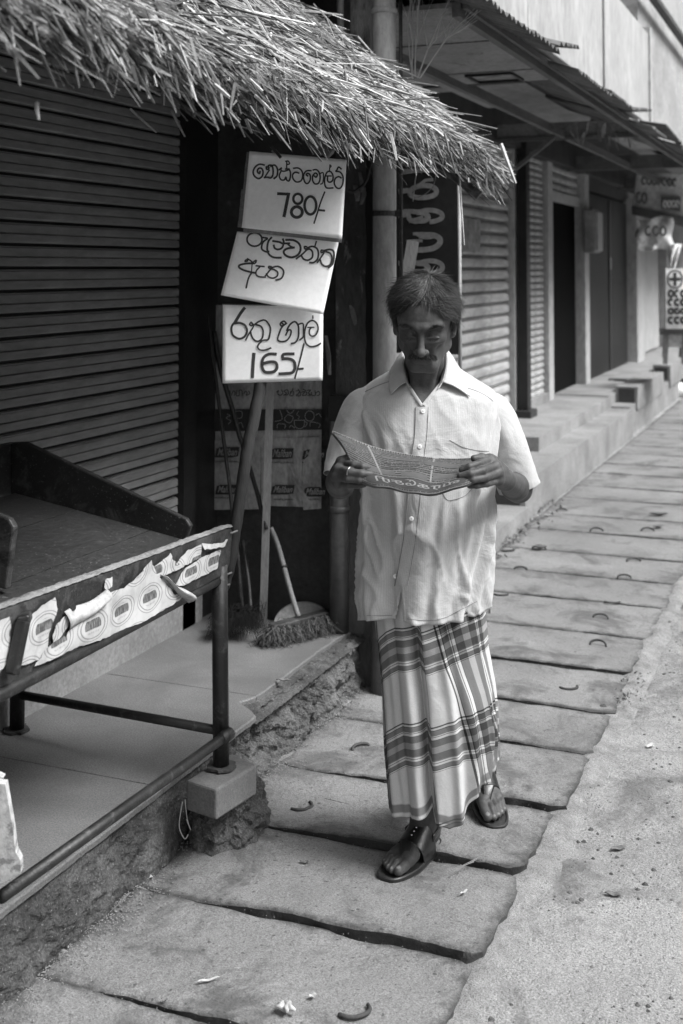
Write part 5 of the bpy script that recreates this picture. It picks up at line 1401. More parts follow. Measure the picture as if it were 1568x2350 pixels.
# head-local axes: x right, y FORWARD (face), z up.  positive yaw turns the face to the left of the view
HR = rotm(R(9), R(-26), R(1.5))
HS = .975
def hp(x, y, z): return HC + HR @ (np.array((x, y, z)) * HS)
def he(x, y, z, a, b, c, k=.01, sub=False, rot=None): F_.ell(hp(x, y, z), np.array((a, b, c)) * HS, k, HR if rot is None else HR @ rot, sub)
def hc(p, q, ra, rb, k=.01, sub=False): F_.cone(hp(*p), hp(*q), ra * HS, rb * HS, k, sub)
he(0, -.014, .032, .076, .094, .087)
he(0, .030, .02, .064, .062, .066, .02)                    # forehead
he(0, .030, -.040, .056, .058, .078, .02)                  # face mass
hc((-.020, .060, -.098), (.020, .060, -.098), .021, .021, .016)   # chin
hc((-.052, -.004, -.068), (-.020, .056, -.098), .017, .016, .02); hc((.052, -.004, -.068), (.020, .056, -.098), .017, .016, .02)
hc((-.054, .0, -.02), (-.052, -.004, -.068), .016, .015, .02); hc((.054, .0, -.02), (.052, -.004, -.068), .016, .015, .02)
for sx in (-1, 1):
    he(sx * .043, .058, -.022, .020, .018, .018, .022)      # cheek bone
    hc((sx * .010, .086, .029), (sx * .048, .068, .028), .012, .011, .010)   # brow ridge
    he(sx * .030, .094, .008, .021, .024, .0160, .014, sub=True)               # socket
    he(sx * .031, .0655, .004, .0155, .0165, .0130, .003)     # lid-covered eye
    hc((sx * .017, .0835, .0125), (sx * .047, .076, .0115), .0014, .0014, .002, sub=True)   # crease above the lid
    he(sx * .031, .077, -.0165, .016, .008, .0055, .006)    # bag under the eye
    hc((sx * .018, .0835, -.001), (sx * .046, .079, -.003), .0032, .0026, .003)  # lower lid edge
    he(sx * .036, .068, -.052, .018, .014, .024, .014, sub=True) if False else None
    he(sx * .051, .064, -.050, .008, .010, .016, .028, sub=True)               # hollow cheek
    he(sx * .0145, .098, -.0375, .0085, .0095, .008, .006)  # nostril wing
    he(sx * .008, .103, -.0465, .0035, .005, .0035, .003, sub=True)
    hc((sx * .022, .092, -.038), (sx * .033, .076, -.066), .003, .0025, .010, sub=True)  # nasolabial fold
    # ear
    Er = rotm(sx * R(-24), 0, sx * R(6))
    he(sx * .079, -.012, -.008, .0075, .019, .032, .006, rot=Er)
    he(sx * .084, -.008, -.004, .005, .011, .020, .004, sub=True, rot=Er)
    he(sx * .077, -.002, -.034, .008, .010, .011, .006, rot=Er)
hc((0, .084, .018), (0, .106, -.026), .0068, .0105, .008)   # nose bridge
he(0, .110, -.033, .0135, .0135, .0115, .007)
hc((-.020, .079, -.064), (.020, .079, -.064), .0062, .0062, .006)
hc((0, .084, -.0635), (0, .084, -.0635), .0065, .0065, .006)
hc((-.017, .078, -.076), (.017, .078, -.076), .0072, .0072, .006)
hc((-.024, .090, -.0700), (.024, .090, -.0700), .0022, .0022, .003, sub=True)
for zz, w_ in ((.058, .034), (.048, .036), (.070, .03)): hc((-w_, .090, zz), (w_, .090, zz), .0016, .0016, .004, sub=True)    # forehead lines
# neck and trunk (the trunk is hidden by the shirt)
NB = LP(972, 868, -.035); PEL = LP(985, 1300, -.01)
F_.cone(hp(0, -.02, -.055), NB, .052, .056, .03)
F_.cone(hp(0, .005, -.075), LP(968, 905, .02), .020, .028, .02)
F_.cone(LP(968, 895, .0), LP(968, 950, .035), .035, .036, .03)
for sx, cu in ((-1, 905), (1, 1040)):
    F_.cone(hp(sx * .045, -.02, -.05), LP(968 + sx * 12, 925, .045), .012, .010, .012)     # neck tendon
F_.cone(LP(915, 920, -.02), LP(1045, 920, -.03), .042, .042, .04)
F_.cone(LP(930, 970, -.02), LP(1030, 970, -.03), .068, .068, .05)
F_.cone(LP(950, 960, 0), LP(955, 1250, -.02), .09, .085, .04); F_.cone(LP(1010, 960, -.02), LP(1010, 1250, -.02), .09, .085, .04)
F_.cone(LP(945, 1290, -.02), LP(1030, 1290, -.02), .09, .09, .04)
# clavicles
F_.cone(LP(960, 925, .06), LP(915, 905, .03), .007, .006, .012); F_.cone(LP(985, 922, .058), LP(1035, 905, .02), .007, .006, .012)
# arms: viewer-left (his right)
SHL, ELL, WRL = LP(850, 950, -.02), LP(782, 1112, .0), LP(778, 1098, .215)
SHR, ELR, WRR = LP(1115, 958, -.05), LP(1190, 1122, -.06), LP(1160, 1102, .165)
for S_, E_, W_ in ((SHL, ELL, WRL), (SHR, ELR, WRR)):
    F_.cone(S_, E_, .038, .036, .02)
    md = E_ + (W_ - E_) * .3
    F_.cone(E_, md, .036, .036, .015); F_.cone(md, W_, .036, .025, .015)
# hands: four fingers on the outer side of the paper, thumb on the inner side
def fingers(lst, rad, k=.0035):
    for f, r0 in zip(lst, rad):
        F_.chain([LP(*q) for q in f], [r0 * 1.12, r0 * 1.05, r0 * .97, r0 * .86], k)
HRF = [[(1126, 1056, .250), (1100, 1064, .305), (1078, 1071, .322), (1060, 1078, .318)],
       [(1138, 1070, .262), (1108, 1080, .322), (1080, 1087, .340), (1057, 1092, .334)],
       [(1144, 1086, .268), (1114, 1096, .322), (1085, 1101, .340), (1061, 1104, .334)],
       [(1144, 1102, .262), (1118, 1110, .308), (1095, 1114, .322), (1078, 1115, .318)]]
fingers(HRF, (.0095, .0098, .0094, .0084))
HRT = [(1156, 1080, .205), (1132, 1056, .235), (1106, 1050, .262), (1088, 1052, .272)]
F_.chain([LP(*q) for q in HRT], [.0125, .0115, .0105, .009], .005)
PR = [LP(*f[0]) for f in HRF]
for q in PR: F_.cone(WRR, q, .020, .0115, .014)
for q in PR: F_.ell(q + np.array((0, .002, .002)), (.0118, .0118, .0118), .005)
F_.cone(PR[0], PR[3], .012, .011, .01)
HLF = [[(790, 1062, .275), (812, 1067, .318), (832, 1071, .328), (845, 1073, .322)],
       [(778, 1077, .285), (804, 1083, .335), (829, 1087, .345), (850, 1088, .338)],
       [(772, 1093, .285), (800, 1099, .335), (824, 1101, .345), (844, 1101, .338)],
       [(776, 1109, .278), (801, 1113, .318), (822, 1114, .327), (836, 1112, .322)]]
fingers(HLF, (.0095, .0098, .0094, .0084))
PL_ = [LP(*f[0]) for f in HLF]
for q in PL_: F_.cone(WRL, q, .021, .0115, .014)
for q in PL_: F_.ell(q, (.0118, .0118, .0118), .005)
F_.cone(PL_[0], PL_[3], .012, .011, .01)
HLT = [(768, 1082, .235), (782, 1058, .262), (802, 1050, .278), (818, 1052, .285)]
F_.chain([LP(*q) for q in HLT], [.0125, .0115, .0105, .009], .005)
# legs and feet
def foot_pts(heel, toe, lift_heel=0.0):
    heel = np.array(heel, float); toe = np.array(toe, float); return heel, toe
hF, tF = toL(oz(978, 1938, .02)), toL(oz(888, 2008, .02))
hB, tB = toL(oz(1098, 1838, .0)), toL(oz(1143, 1888, .02))
def make_foot(heel, toe, hz, side, ank, knee, hip):
    """side: +1 big toe to the left of the walking direction; returns frame for the sandal"""
    d = toe - heel; d[2] = 0; L = .245; d /= np.linalg.norm(d)
    tip = np.array(toe); tip[2] = .018
    sole = lambda f, s_, z: np.array([0, 0, 0])
    n_ = np.array([-d[1], d[0], 0.0]) * side
    hl = tip - d * math.sqrt(max(L * L - hz * hz, .01)); hl[2] = hz + .018
    ax = (tip - hl); ax /= np.linalg.norm(ax); up = np.cross(ax, n_) * 1.0
    if up[2] < 0: up = -up
    def q(f, s_, z): return hl + ax * f * L + n_ * s_ + up * z
    # heel to ball
    F_.ell(q(.08, 0, .028), (.027, .027, .027), .015)
    F_.cone(q(.10, .0, .030), q(.42, -.004, .034), .026, .024, .02)
    F_.cone(q(.35, .008, .036), q(.68, .016, .022), .024, .019, .02)
    F_.cone(q(.35, -.010, .026), q(.66, -.022, .018), .020, .016, .02)
    F_.cone(q(.60, .022, .020), q(.72, .026, .019), .018, .016, .012)
    F_.cone(q(.58, -.024, .018), q(.66, -.030, .016), .015, .013, .012)
    # toes
    F_.chain([q(.70, .027, .018), q(.85, .030, .016), q(.955, .029, .015)], [.0155, .0135, .0125], .004)
    for i, (s_, e, r_) in enumerate(((.009, .955, .0092), (-.006, .925, .0086), (-.019, .885, .0082), (-.031, .84, .0078))):
        F_.chain([q(.66, s_ * .95, .018), q(e - .10, s_, .022), q(e, s_ * 1.02, .012)], [r_ * 1.15, r_, r_ * 1.02], .0035)
    # ankle and shank
    an = q(.20, 0, .085)
    F_.cone(q(.16, 0, .04), an, .027, .030, .02); F_.cone(q(.42, 0, .04), an, .022, .032, .025)
    F_.ell(an + n_ * .030, (.012, .012, .012), .01); F_.ell(an - n_ * .030 - up * .006, (.012, .012, .012), .01)
    F_.cone(an, knee, .031, .040, .02); F_.cone(knee, hip, .042, .060, .02)
    F_.ell(an + (knee - an) * .62 - d * .02, (.040, .040, .09), .03)
    return q, ax, n_, up, L
KF, KB = LP(945, 1640, .05), LP(1060, 1620, .02)
HF_, HB_ = LP(950, 1330, -.03), LP(1030, 1330, -.03)
qF = make_foot(hF, tF, 0.0, -1, None, KF, HF_)
qB = make_foot(hB, tB, .06, +1, None, KB, HB_)
V_, Q_ = F_.mesh()
# painted attributes: stubble on jaw / chest hair, finger and toe nails
Lh = (V_ - HC) @ HR / HS
pale = np.clip((-.045 - Lh[:, 2]) / .03, 0, 1) * np.clip((Lh[:, 1] + .01) / .03, 0, 1) * (np.abs(Lh[:, 0]) < .08) * (Lh[:, 2] > -.14) * (np.abs(Lh[:, 1]) < .14) * .42
pale += .35 * np.clip((np.abs(Lh[:, 0]) - .045) / .02, 0, 1) * (Lh[:, 2] < -.02) * (Lh[:, 2] > -.12) * (Lh[:, 1] > .0) * (np.abs(Lh[:, 1]) < .14)
nail = np.zeros(len(V_))
def nailspot(c, r_): nail[np.linalg.norm(V_ - c, axis=1) < r_] = 1
for q, ax, n_, up, L in (qF, qB):
    nailspot(q(.962, .029, .030), .0078)
    for s_, e in ((.009, .965), (-.006, .935), (-.019, .895), (-.031, .85)): nailspot(q(e + .004, s_ * 1.02, .022), .0040)
body_me = bpy.data.meshes.new('person')
VW = toW(V_)
body_me.vertices.add(len(VW)); body_me.vertices.foreach_set("co", VW.astype(np.float32).ravel())
body_me.loops.add(len(Q_) * 4); body_me.loops.foreach_set("vertex_index", Q_.ravel().astype(np.int32))
body_me.polygons.add(len(Q_)); body_me.polygons.foreach_set("loop_start", np.arange(0, len(Q_) * 4, 4, dtype=np.int32)); body_me.polygons.foreach_set("loop_total", np.full(len(Q_), 4, dtype=np.int32))
body_me.polygons.foreach_set("use_smooth", np.ones(len(Q_), dtype=bool)); body_me.update(calc_edges=True); body_me.validate()
for nm, arr in (("pale", pale), ("nail", nail)):
    a_ = body_me.attributes.new(nm, 'FLOAT', 'POINT'); a_.data.foreach_set("value", arr.astype(np.float32))
# toW mirrors handedness? fix winding by checking the volume sign
bm = bmesh.new(); bm.from_mesh(body_me)
if bm.calc_volume(signed=True) < 0: bmesh.ops.reverse_faces(bm, faces=bm.faces)
bm.to_mesh(body_me); bm.free()
man = link('person', body_me, None, M['skin'])
tag(man, 'man in a pale striped shirt and checked sarong walking while reading a folded newspaper', 'person')
man.location = (0, 0, 0)

# ---- hair: cap plus strands
M['hairdark'] = plain('hair_dark', .008, .5, .3); M['hairgrey'] = plain('hair_grey', .10, .55, .3); M['hairmid'] = plain('hair_mid', .016, .5, .5)
def hairline(x, y, z):
    """head-local: positive inside the haired zone"""
    front = z - (.078 - .9 * max(0, abs(x) - .030) - .0 + .10 * (x * x) * 10 * 0) 
    if y > .02: f = z - (.088 - 1.15 * max(0, abs(x) - .028) + .006 * math.sin(x * 180))
    else: f = z - (-.03 - .35 * (.02 - y) + (.0 if y < -.02 else .9 * max(0, y + .02)))
    return f
cap = Field((HC - .16), (HC + .16), .003)
cap.ell(hp(.002, -.018, .037), np.array((.086, .099, .092)) * HS, .01, HR)
cap.ell(hp(.03, .01, .075), np.array((.05, .06, .045)) * HS, .02, HR)
cap.ell(hp(-.03, .0, .075), np.array((.05, .06, .042)) * HS, .02, HR)
cap.ell(hp(0, -.04, -.01), np.array((.078, .070, .070)) * HS, .02, HR)
cv, cq = cap.mesh()
cl = (cv - HC) @ HR / HS
keep = np.array([hairline(*p) > 0 for p in cl])
cw = toW(cv)
cq = cq[keep[cq].all(1)]
capo = mesh('hair', cw, cq, M['hairdark'], man, smooth=True)
cbv = BVHTree.FromPolygons([tuple(p) for p in cw], [tuple(q) for q in cq])
rr = random.Random(31)
def hstrand(mb_, p, d, L, r_, w_):
    s_ = d.cross(Vector(-FH)).normalized() * w_ / 2
    k = [p]; q = p
    for i in range(3):
        d = (d + Vector((rr.gauss(0, .10), rr.gauss(0, .10), rr.gauss(-.04, .08)))).normalized(); q = q + d * (L / 3); k.append(q)
    V = []
    for i, c in enumerate(k): f = 1 - .25 * i; V += [c - s_ * f, c + s_ * f]
    mb_.add(V, [(0, 1, 3, 2), (2, 3, 5, 4), (4, 5, 7, 6)])
HRt = [Vector(toW(HC + HR[:, i]) - toW(HC)) for i in range(3)]     # head axes in world
hm = {'hairdark': MB(), 'hairgrey': MB(), 'hairmid': MB()}
pts_i = [i for i in range(len(cv)) if keep[i]]
for _ in range(11000):
    i = rr.choice(pts_i); x, y, z = cl[i]
    nrm = Vector(toW(HC + HR @ (cl[i] - np.array((0, -.018, .03)))) - toW(HC)).normalized()
    # combed forward from the crown, parting into two sweeps that fall over the temples
    v0 = np.array((x - .012, y + .035, z - .125)); cl_ = 1.6 * fbm((x * 9, y * 9, z * 9), 3.2, 2)
    loc = v0 / np.linalg.norm(v0) + np.array((.9 * math.tanh((x - .015) * 22) * (1 if y > .0 else .3) + .5 * cl_, .2 * cl_, -.2))
    if y > .035 and z < .105 and rr.random() < .8: loc = np.array((.9 * np.sign(x - .012 + rr.gauss(0, .006)), -.55, .25 - abs(x) * 14 + rr.gauss(0, .2)))
    d = HRt[0] * loc[0] + HRt[1] * loc[1] + HRt[2] * loc[2] + Vector((rr.gauss(0, .12), rr.gauss(0, .12), rr.gauss(0, .12)))
    d = (d - nrm * d.dot(nrm)).normalized(); d = (d + nrm * (rr.uniform(.02, .2) if rr.random() < .9 else rr.uniform(.3, .9))).normalized()
    top = z > .055; g = rr.random()
    pg = (.26 + 5 * x) if top else (.06 + 1.2 * max(0, x))  # extra grey strands at top right paint a highlight into the hair
    mk = 'hairgrey' if g < pg else ('hairmid' if g < pg + .3 else 'hairdark')
    hstrand(hm[mk], Vector(cw[i]) + nrm * rr.uniform(-.001, .003), d, rr.uniform(.020, .042) * (.55 if z < .0 else 1), 0, rr.uniform(.0005, .0011))
for kname, mb_ in hm.items(): mb_.build('hair_strands', M[kname], man, kind='stuff')
# moustache, eyebrows, stubble hairs
def fuzz(name, pts, n_, L, w_, mts, dirf):
    for mk, frac in mts:
        mb_ = MB()
        for _ in range(int(n_ * frac)):
            f = rr.random() * (len(pts) - 1); a = int(f); f -= a; p = np.array(pts[a]) * (1 - f) + np.array(pts[min(a + 1, len(pts) - 1)]) * f
            p = p + np.array((rr.gauss(0, .002), rr.gauss(0, .0012), rr.gauss(0, .0022)))
            d = HR @ np.array(dirf(p)); dw = Vector(toW(HC + d) - toW(HC)).normalized()
            hstrand(mb_, Vector(toW(hp(*p))), dw, rr.uniform(*L), 0, w_)
        mb_.build(name, M[mk], man, kind='stuff')
fuzz('moustache', [(-.034, .077, -.062), (-.02, .0875, -.053), (0, .0945, -.050), (.02, .0875, -.053), (.034, .077, -.062)], 1300, (.007, .013), .0010, [('hairdark', .65), ('hairmid', .2), ('hairgrey', .15)],
     lambda p: (p[0] * 14 + rr.gauss(0, .15), .25, -1))
fuzz('stubble', [(-.045, .045, -.085), (-.025, .066, -.100), (0, .078, -.108), (.025, .066, -.100), (.045, .045, -.085), (.053, .02, -.06)], 10, (.002, .003), .0005, [('hairgrey', 1)], lambda p: (0, .4, -1)) if False else None
fuzz('eyelashes', [(-.046, .0805, -.003), (-.031, .086, -.007), (-.017, .0835, -.003)], 40, (.002, .0035), .0010, [('hairdark', 1)], lambda p: (0, .8, -.7))
fuzz('eyelashes', [(.017, .0835, -.003), (.031, .086, -.007), (.046, .0805, -.003)], 40, (.002, .0035), .0010, [('hairdark', 1)], lambda p: (0, .8, -.7))
fuzz('eyebrow', [(-.050, .072, .026), (-.032, .084, .034), (-.013, .090, .029)], 330, (.007, .012), .0011, [('hairdark', .85), ('hairmid', .15)], lambda p: (-1, .2, .25))
fuzz('eyebrow', [(.013, .090, .029), (.032, .084, .034), (.050, .072, .026)], 330, (.007, .012), .0011, [('hairdark', .85), ('hairmid', .15)], lambda p: (1, .2, .25))

# ---- shirt
def fabric_mat():
    mt, nt, b = base_mat('pinstriped_cotton', .85, .15)
    tc = nt.nodes.new("ShaderNodeTexCoord"); sx = nt.nodes.new("ShaderNodeSeparateXYZ"); nt.links.new(tc.outputs["UV"], sx.inputs[0])
    m1 = nt.nodes.new("ShaderNodeMath"); m1.operation = 'MULTIPLY'; nt.links.new(sx.outputs[0], m1.inputs[0]); m1.inputs[1].default_value = 1 / .0048
    m2 = nt.nodes.new("ShaderNodeMath"); m2.operation = 'FRACT'; nt.links.new(m1.outputs[0], m2.inputs[0])
    st_ = ramp(nt, m2.outputs[0], [(0, 1), (.55, 1), (.7, .9), (.82, .9), (.95, 1)])
    c = tc.outputs["Object"]
    n_ = noise_n(nt, c, 5, 4); n2 = noise_n(nt, c, 500, 2, .5)
    col = mix(nt, st_, ramp(nt, n_, [(.3, .40), (.7, .49)]), 1.0, 'MULTIPLY')
    col = mix(nt, col, ramp(nt, n2, [(.3, .9), (.7, 1.08)]), 1.0, 'MULTIPLY')
    nt.links.new(col, b.inputs["Base Color"]); b.inputs["Sheen Weight"].default_value = .2
    bump(nt, b, [(noise_n(nt, c, 8, 5, .55, .8), .55, .02), (noise_n(nt, c, 45, 4, .6), .35, .003), (n2, .2, .0006)])
    return mt
M['shirt'] = fabric_mat()
M['shirtplain'] = weathered('plain_cotton', .50, rough=.9, spec=.15, var=.06, sc=8, fine=200, bumps=((60, .2, .002), (500, .2, .0005)))
M['stitch'] = plain('stitching', .2, .9)
# torso rows: v (photo row), left edge, right edge, depth centre offset b, half depth
rows = [(838, 916, 1046, -.035, .062), (852, 892, 1066, -.030, .078), (872, 856, 1098, -.028, .092), (892, 828, 1130, -.026, .102), (915, 814, 1146, -.024, .110), (950, 812, 1146, -.018, .118), (1000, 818, 1140, -.010, .124), (1060, 826, 1132, -.004, .126), (1130, 834, 1124, .000, .128),
        (1200, 832, 1122, .000, .130), (1290, 826, 1120, .000, .136), (1360, 822, 1118, .0, .142), (1432, 830, 1113, .0, .146)]
RV = np.array([r_[0] for r_ in rows], float)
def rowi(v): return [float(np.interp(v, RV, [r_[i] for r_ in rows])) for i in range(1, 5)]
def fold_t(a, v):
    """radial displacement of the cloth in metres; a = angle (0 = right, pi/2 = front)"""
    f = 0.0
    fr = max(0, math.sin(a))
    f += .006 * math.sin(a * 5 + v * .004 + 1.0) * min(1, max(0, (v - 950) / 300)) 
    f += .010 * math.sin(a * 9 - v * .006) * min(1, max(0, (v - 1150) / 250)) * (.4 + .6 * fr)
    # diagonal drag lines from the holding arm down to the hem (right front)
    for (a0, v0, a1, v1, amp, wd_) in ((.55, 1120, 1.15, 1420, .013, .07), (.35, 1150, .8, 1400, .014, .07), (.8, 1090, 1.0, 1300, .008, .06), (2.2, 1000, 1.9, 1350, .006, .07), (2.75, 1130, 2.45, 1420, .010, .08),
                                      (.5, 930, .9, 1120, .007, .08), (2.6, 930, 2.25, 1080, .007, .08), (2.9, 960, 2.7, 1200, .008, .07), (1.35, 1150, 1.5, 1430, .005, .06), (.2, 960, .5, 1180, .009, .08)):
        if v0 - 60 < v < v1 + 40:
            t = (v - v0) / (v1 - v0); ac = a0 + (a1 - a0) * t; e = math.exp(-((a - ac) / wd_) ** 2) - .6 * math.exp(-((a - ac - wd_ * 1.7) / (wd_ * 1.1)) ** 2)
            f += amp * e * min(1, max(0, (t + .15) * 4)) * min(1, max(0, (1.15 - t) * 4))
    f += .0035 * fbm((a * 2.2, v * .006, 3), 1, 3)
    r1 = 1 - abs(fbm((a * 1.5 + v * .0045, v * .0022 - a * .5, 11), 1.6, 2)) * 2.6
    f += .010 * max(0, r1) ** 3 * min(1, max(.25, (v - 900) / 350))
    return f
def hem_v(a):
    """hem height (photo row) around the body: tails curve, split in front"""
    base = 1412 + 20 * math.exp(-((a - 1.55) / .45) ** 2)
    base -= 46 * math.exp(-((a - .12) / .33) ** 2)
    if a > 1.95: base = 1424 + 4 * math.sin(a * 2)
    if math.pi < a < 2 * math.pi: base = 1405
    return 615 + (base - 615) * (W0 - .135 * math.sin(a)) / W0
def torso(s_, t_):
    a = s_ * 2 * math.pi
    v = 838 + (hem_v(a) - 838) * t_
    l, r_, bc, hd = rowi(v)
    cu = (l + r_) / 2; hw = (r_ - l) / 2 / 2780 * W0
    ca, sa = math.cos(a), math.sin(a); n_ = 2.35 if v > 900 else 2.0
    rad = (abs(ca) ** n_ + abs(sa) ** n_) ** (-1 / n_)
    x = ca * rad * hw; b = sa * rad * hd
    f = fold_t(a, v)
    zc = LP(cu, v, bc)
    # yoke slopes: shoulders drop outward, the row lines dip in front
    dz = 0
    if v < 900: dz = -.03 * max(0, sa) * (900 - v) / 62
    return toW(zc + np.array((x + ca * f, b + sa * f * 1.2, dz)))
NU, NV = 200, 120
def tuv(s_, t_):
    v = 838 + (hem_v(s_ * 2 * math.pi) - 838) * t_
    l, r_, bc, hd = rowi(max(v, 930)); hw = (r_ - l) / 2 / 2780 * W0
    return ((s_ - .25) * 2 * math.pi * .152 + .0009 * (v - 930) * .02, v / 835)
shirt = grid('shirt', torso, NU, NV, M['shirt'], man, closed=True, uvfn=tuv)
def cut_shirt(o):
    """open the front split below the last button"""
    me = o.data; bm = bmesh.new(); bm.from_mesh(me)
    kill = []
    for f in bm.faces:
        c = f.calc_center_median(); u, v, w_ = proj(c)
        if w_ < W0 and v > 1345:
            xl = 922 - (v - 1345) * .19; xr = 922 + (v - 1345) * .06
            if xl < u < xr: kill.append(f)
        if v < 931 and w_ < W0 + .02:
            ul = float(np.interp(v, [800, 877, 931], [924, 932, 968])); ur = float(np.interp(v, [800, 877, 931], [1026, 1017, 971]))
            if ul < u < ur: kill.append(f)
    bmesh.ops.delete(bm, geom=list(set(kill)), context='FACES'); bm.to_mesh(me); bm.free()
pre_bvh = BVHTree.FromPolygons([v.co[:] for v in shirt.data.vertices], [p.vertices[:] for p in shirt.data.polygons])
cut_shirt(shirt)
so = shirt.modifiers.new('solid', 'SOLIDIFY'); so.thickness = .0016; so.offset = -1
shirt_bvh = BVHTree.FromPolygons([v.co[:] for v in shirt.data.vertices], [p.vertices[:] for p in shirt.data.polygons])
def on_shirt(u, v, off=.002, tree=None):
    r_ = Vector(ray(u, v)).normalized(); h_ = (tree or pre_bvh).ray_cast(Vector(CAM), r_)
    if h_[0] is None: return None
    n_ = h_[1]; n_ = n_ if n_.dot(r_) < 0 else -n_
    return h_[0] + n_ * off
def strip(name, line, wpx, mt, off=.002, n=40, parent=None, thick=0, curve=None, tree=None, uvk=None):
    """band of cloth following the shirt along a photo-space line"""
    L = smooth_path([(a, b, 0) for a, b in line], 10); V = []; U = []
    for i, p in enumerate(L):
        d = L[min(i + 1, len(L) - 1)] - L[max(i - 1, 0)]; d = d / (np.linalg.norm(d) or 1); nx, ny = -d[1], d[0]
        for s_ in (-1, -.5, 0, .5, 1):
            q = on_shirt(p[0] + nx * wpx / 2 * s_, p[1] + ny * wpx / 2 * s_, off * (1 if abs(s_) < 1 else .3), tree)
            V.append(q); U.append((s_ * wpx / 2 / 835, i * .01))
    Fc = []; 
    for i in range(len(L) - 1):
        for j in range(4):
            q = (i * 5 + j, i * 5 + j + 1, i * 5 + j + 6, i * 5 + j + 5)
            if all(V[k] is not None for k in q): Fc.append(q)
    V = [v if v is not None else Vector((0, 0, 0)) for v in V]
    return mesh(name, V, Fc, mt, parent or shirt, smooth=True, uv=U)
PLK = [(969, 934), (966, 1000), (958, 1060), (950, 1150), (941, 1230), (928, 1310), (921, 1345)]
strip('placket', [(u + 1, v) for u, v in PLK], 30, M['shirt'], .0022)
strip('placket_edge', [(u - 14, v) for u, v in PLK], 1.6, M['stitch'], .0030)
strip('placket_edge', [(u + 14, v) for u, v in PLK], 1.0, M['stitch'], .0030)
for (u, v) in ((971, 944), (963, 1025), (945, 1190), (910, 1322)):
    p = on_shirt(u, v, .003)
    if p is None: continue
    d_ = -Vector(FH) * .6 + Vector((0, 0, .1)); d_.normalize()
    bt_ = MB().tube([p, p + d_ * .0012, p + d_ * .0022], [.0058, .0062, .0045], 12).build('button', M['plastic'], shirt, smooth=False)
    for k in range(4):
        a = math.pi / 4 + k * math.pi / 2; c = p + d_ * .0023 + Vector(RGT) * .0014 * math.cos(a) + Vector((0, 0, 1)) * .0014 * math.sin(a)
        MB().tube([c, c + d_ * .0004], .0006, 5).build('button_hole', M['dark'], bt_)
# pocket outline, yoke and armhole seams
strip('pocket_seam', [(1032, 1010), (1060, 1025), (1090, 1033), (1122, 1036)], 1.4, M['stitch'], .0012)
strip('pocket_seam', [(1015, 1128), (1030, 1148), (1068, 1137), (1090, 1112)], 1.6, M['stitch'], .0012)
strip('yoke_seam', [(824, 904), (840, 898), (870, 884), (905, 872)], 1.4, M['stitch'], .0012)
strip('yoke_seam', [(1065, 888), (1095, 898), (1118, 910), (1132, 921)], 1.4, M['stitch'], .0012)
strip('hem_seam', [(935, 1420), (980, 1424), (1020, 1418), (1060, 1398), (1095, 1380)], 1.4, M['stitch'], .0012)
strip('hem_seam', [(842, 1412), (870, 1413), (900, 1412)], 1.4, M['stitch'], .0012)
# turned edges of the neck opening and of the split tail
strip('neck_edge', [(930, 860), (934, 880), (950, 905), (968, 932)], 9, M['shirt'], .003)
strip('neck_edge', [(1020, 860), (1013, 880), (993, 905), (972, 930)], 9, M['shirt'], .003)
strip('tail_edge', [(921, 1335), (914, 1375), (904, 1414)], 6, M['shirt'], .002)
strip('tail_edge', [(923, 1335), (926, 1375), (929, 1425)], 7, M['shirt'], .002)
# sleeves
def sleeve(name, path, rads, squash, folds, seed):
    P_ = smooth_path(path, 8); n_ = len(P_); rd = [float(np.interp(i / (n_ - 1), np.linspace(0, 1, len(rads)), rads)) for i in range(n_)]
    ax = []; up0 = np.array((0, 1.0, 0))
    def fn(s_, t_):
        f = t_ * (n_ - 1); i = int(min(f, n_ - 2)); g = f - i; c = P_[i] * (1 - g) + P_[i + 1] * g
        d = P_[i + 1] - P_[i]; d /= np.linalg.norm(d); e1 = np.cross(d, up0); e1 /= np.linalg.norm(e1); e2 = np.cross(e1, d)
        a = s_ * 2 * math.pi; r_ = rd[i] * (1 - g) + rd[i + 1] * g
        r_ += folds * (t_ ** .7) * (.5 * math.sin(a * 3 + seed + t_ * 3) + .35 * math.sin(a * 5 - t_ * 7 + seed)) + .004 * fbm((a, t_ * 4, seed), 1.2, 3)
        r_ -= .006 * math.exp(-((t_ - .55 + .1 * math.sin(a)) / .07) ** 2) * max(0, math.sin(a + seed))
        q = c + e1 * math.cos(a) * r_ + e2 * math.sin(a) * r_ * squash
        # the hem is not square to the arm
        return toW(q)
    o = grid(name, fn, 72, 60, M['shirt'], man, closed=True, uvfn=lambda s_, t_: (s_ * .44, t_ * .25))
    so_ = o.modifiers.new('solid', 'SOLIDIFY'); so_.thickness = .0018; so_.offset = -1
    return o
slL = sleeve('shirt_sleeve', [LP(885, 925, -.02), LP(842, 940, -.02), LP(815, 990, -.01), LP(797, 1050, .01), LP(787, 1094, .03)], [.040, .064, .060, .056, .054], 1.05, .005, 1.0)
slR = sleeve('shirt_sleeve', [LP(1078, 930, -.05), LP(1124, 948, -.05), LP(1153, 1005, -.05), LP(1174, 1062, -.045), LP(1190, 1118, -.045)], [.040, .062, .062, .061, .061], 1.0, .007, 3.0)
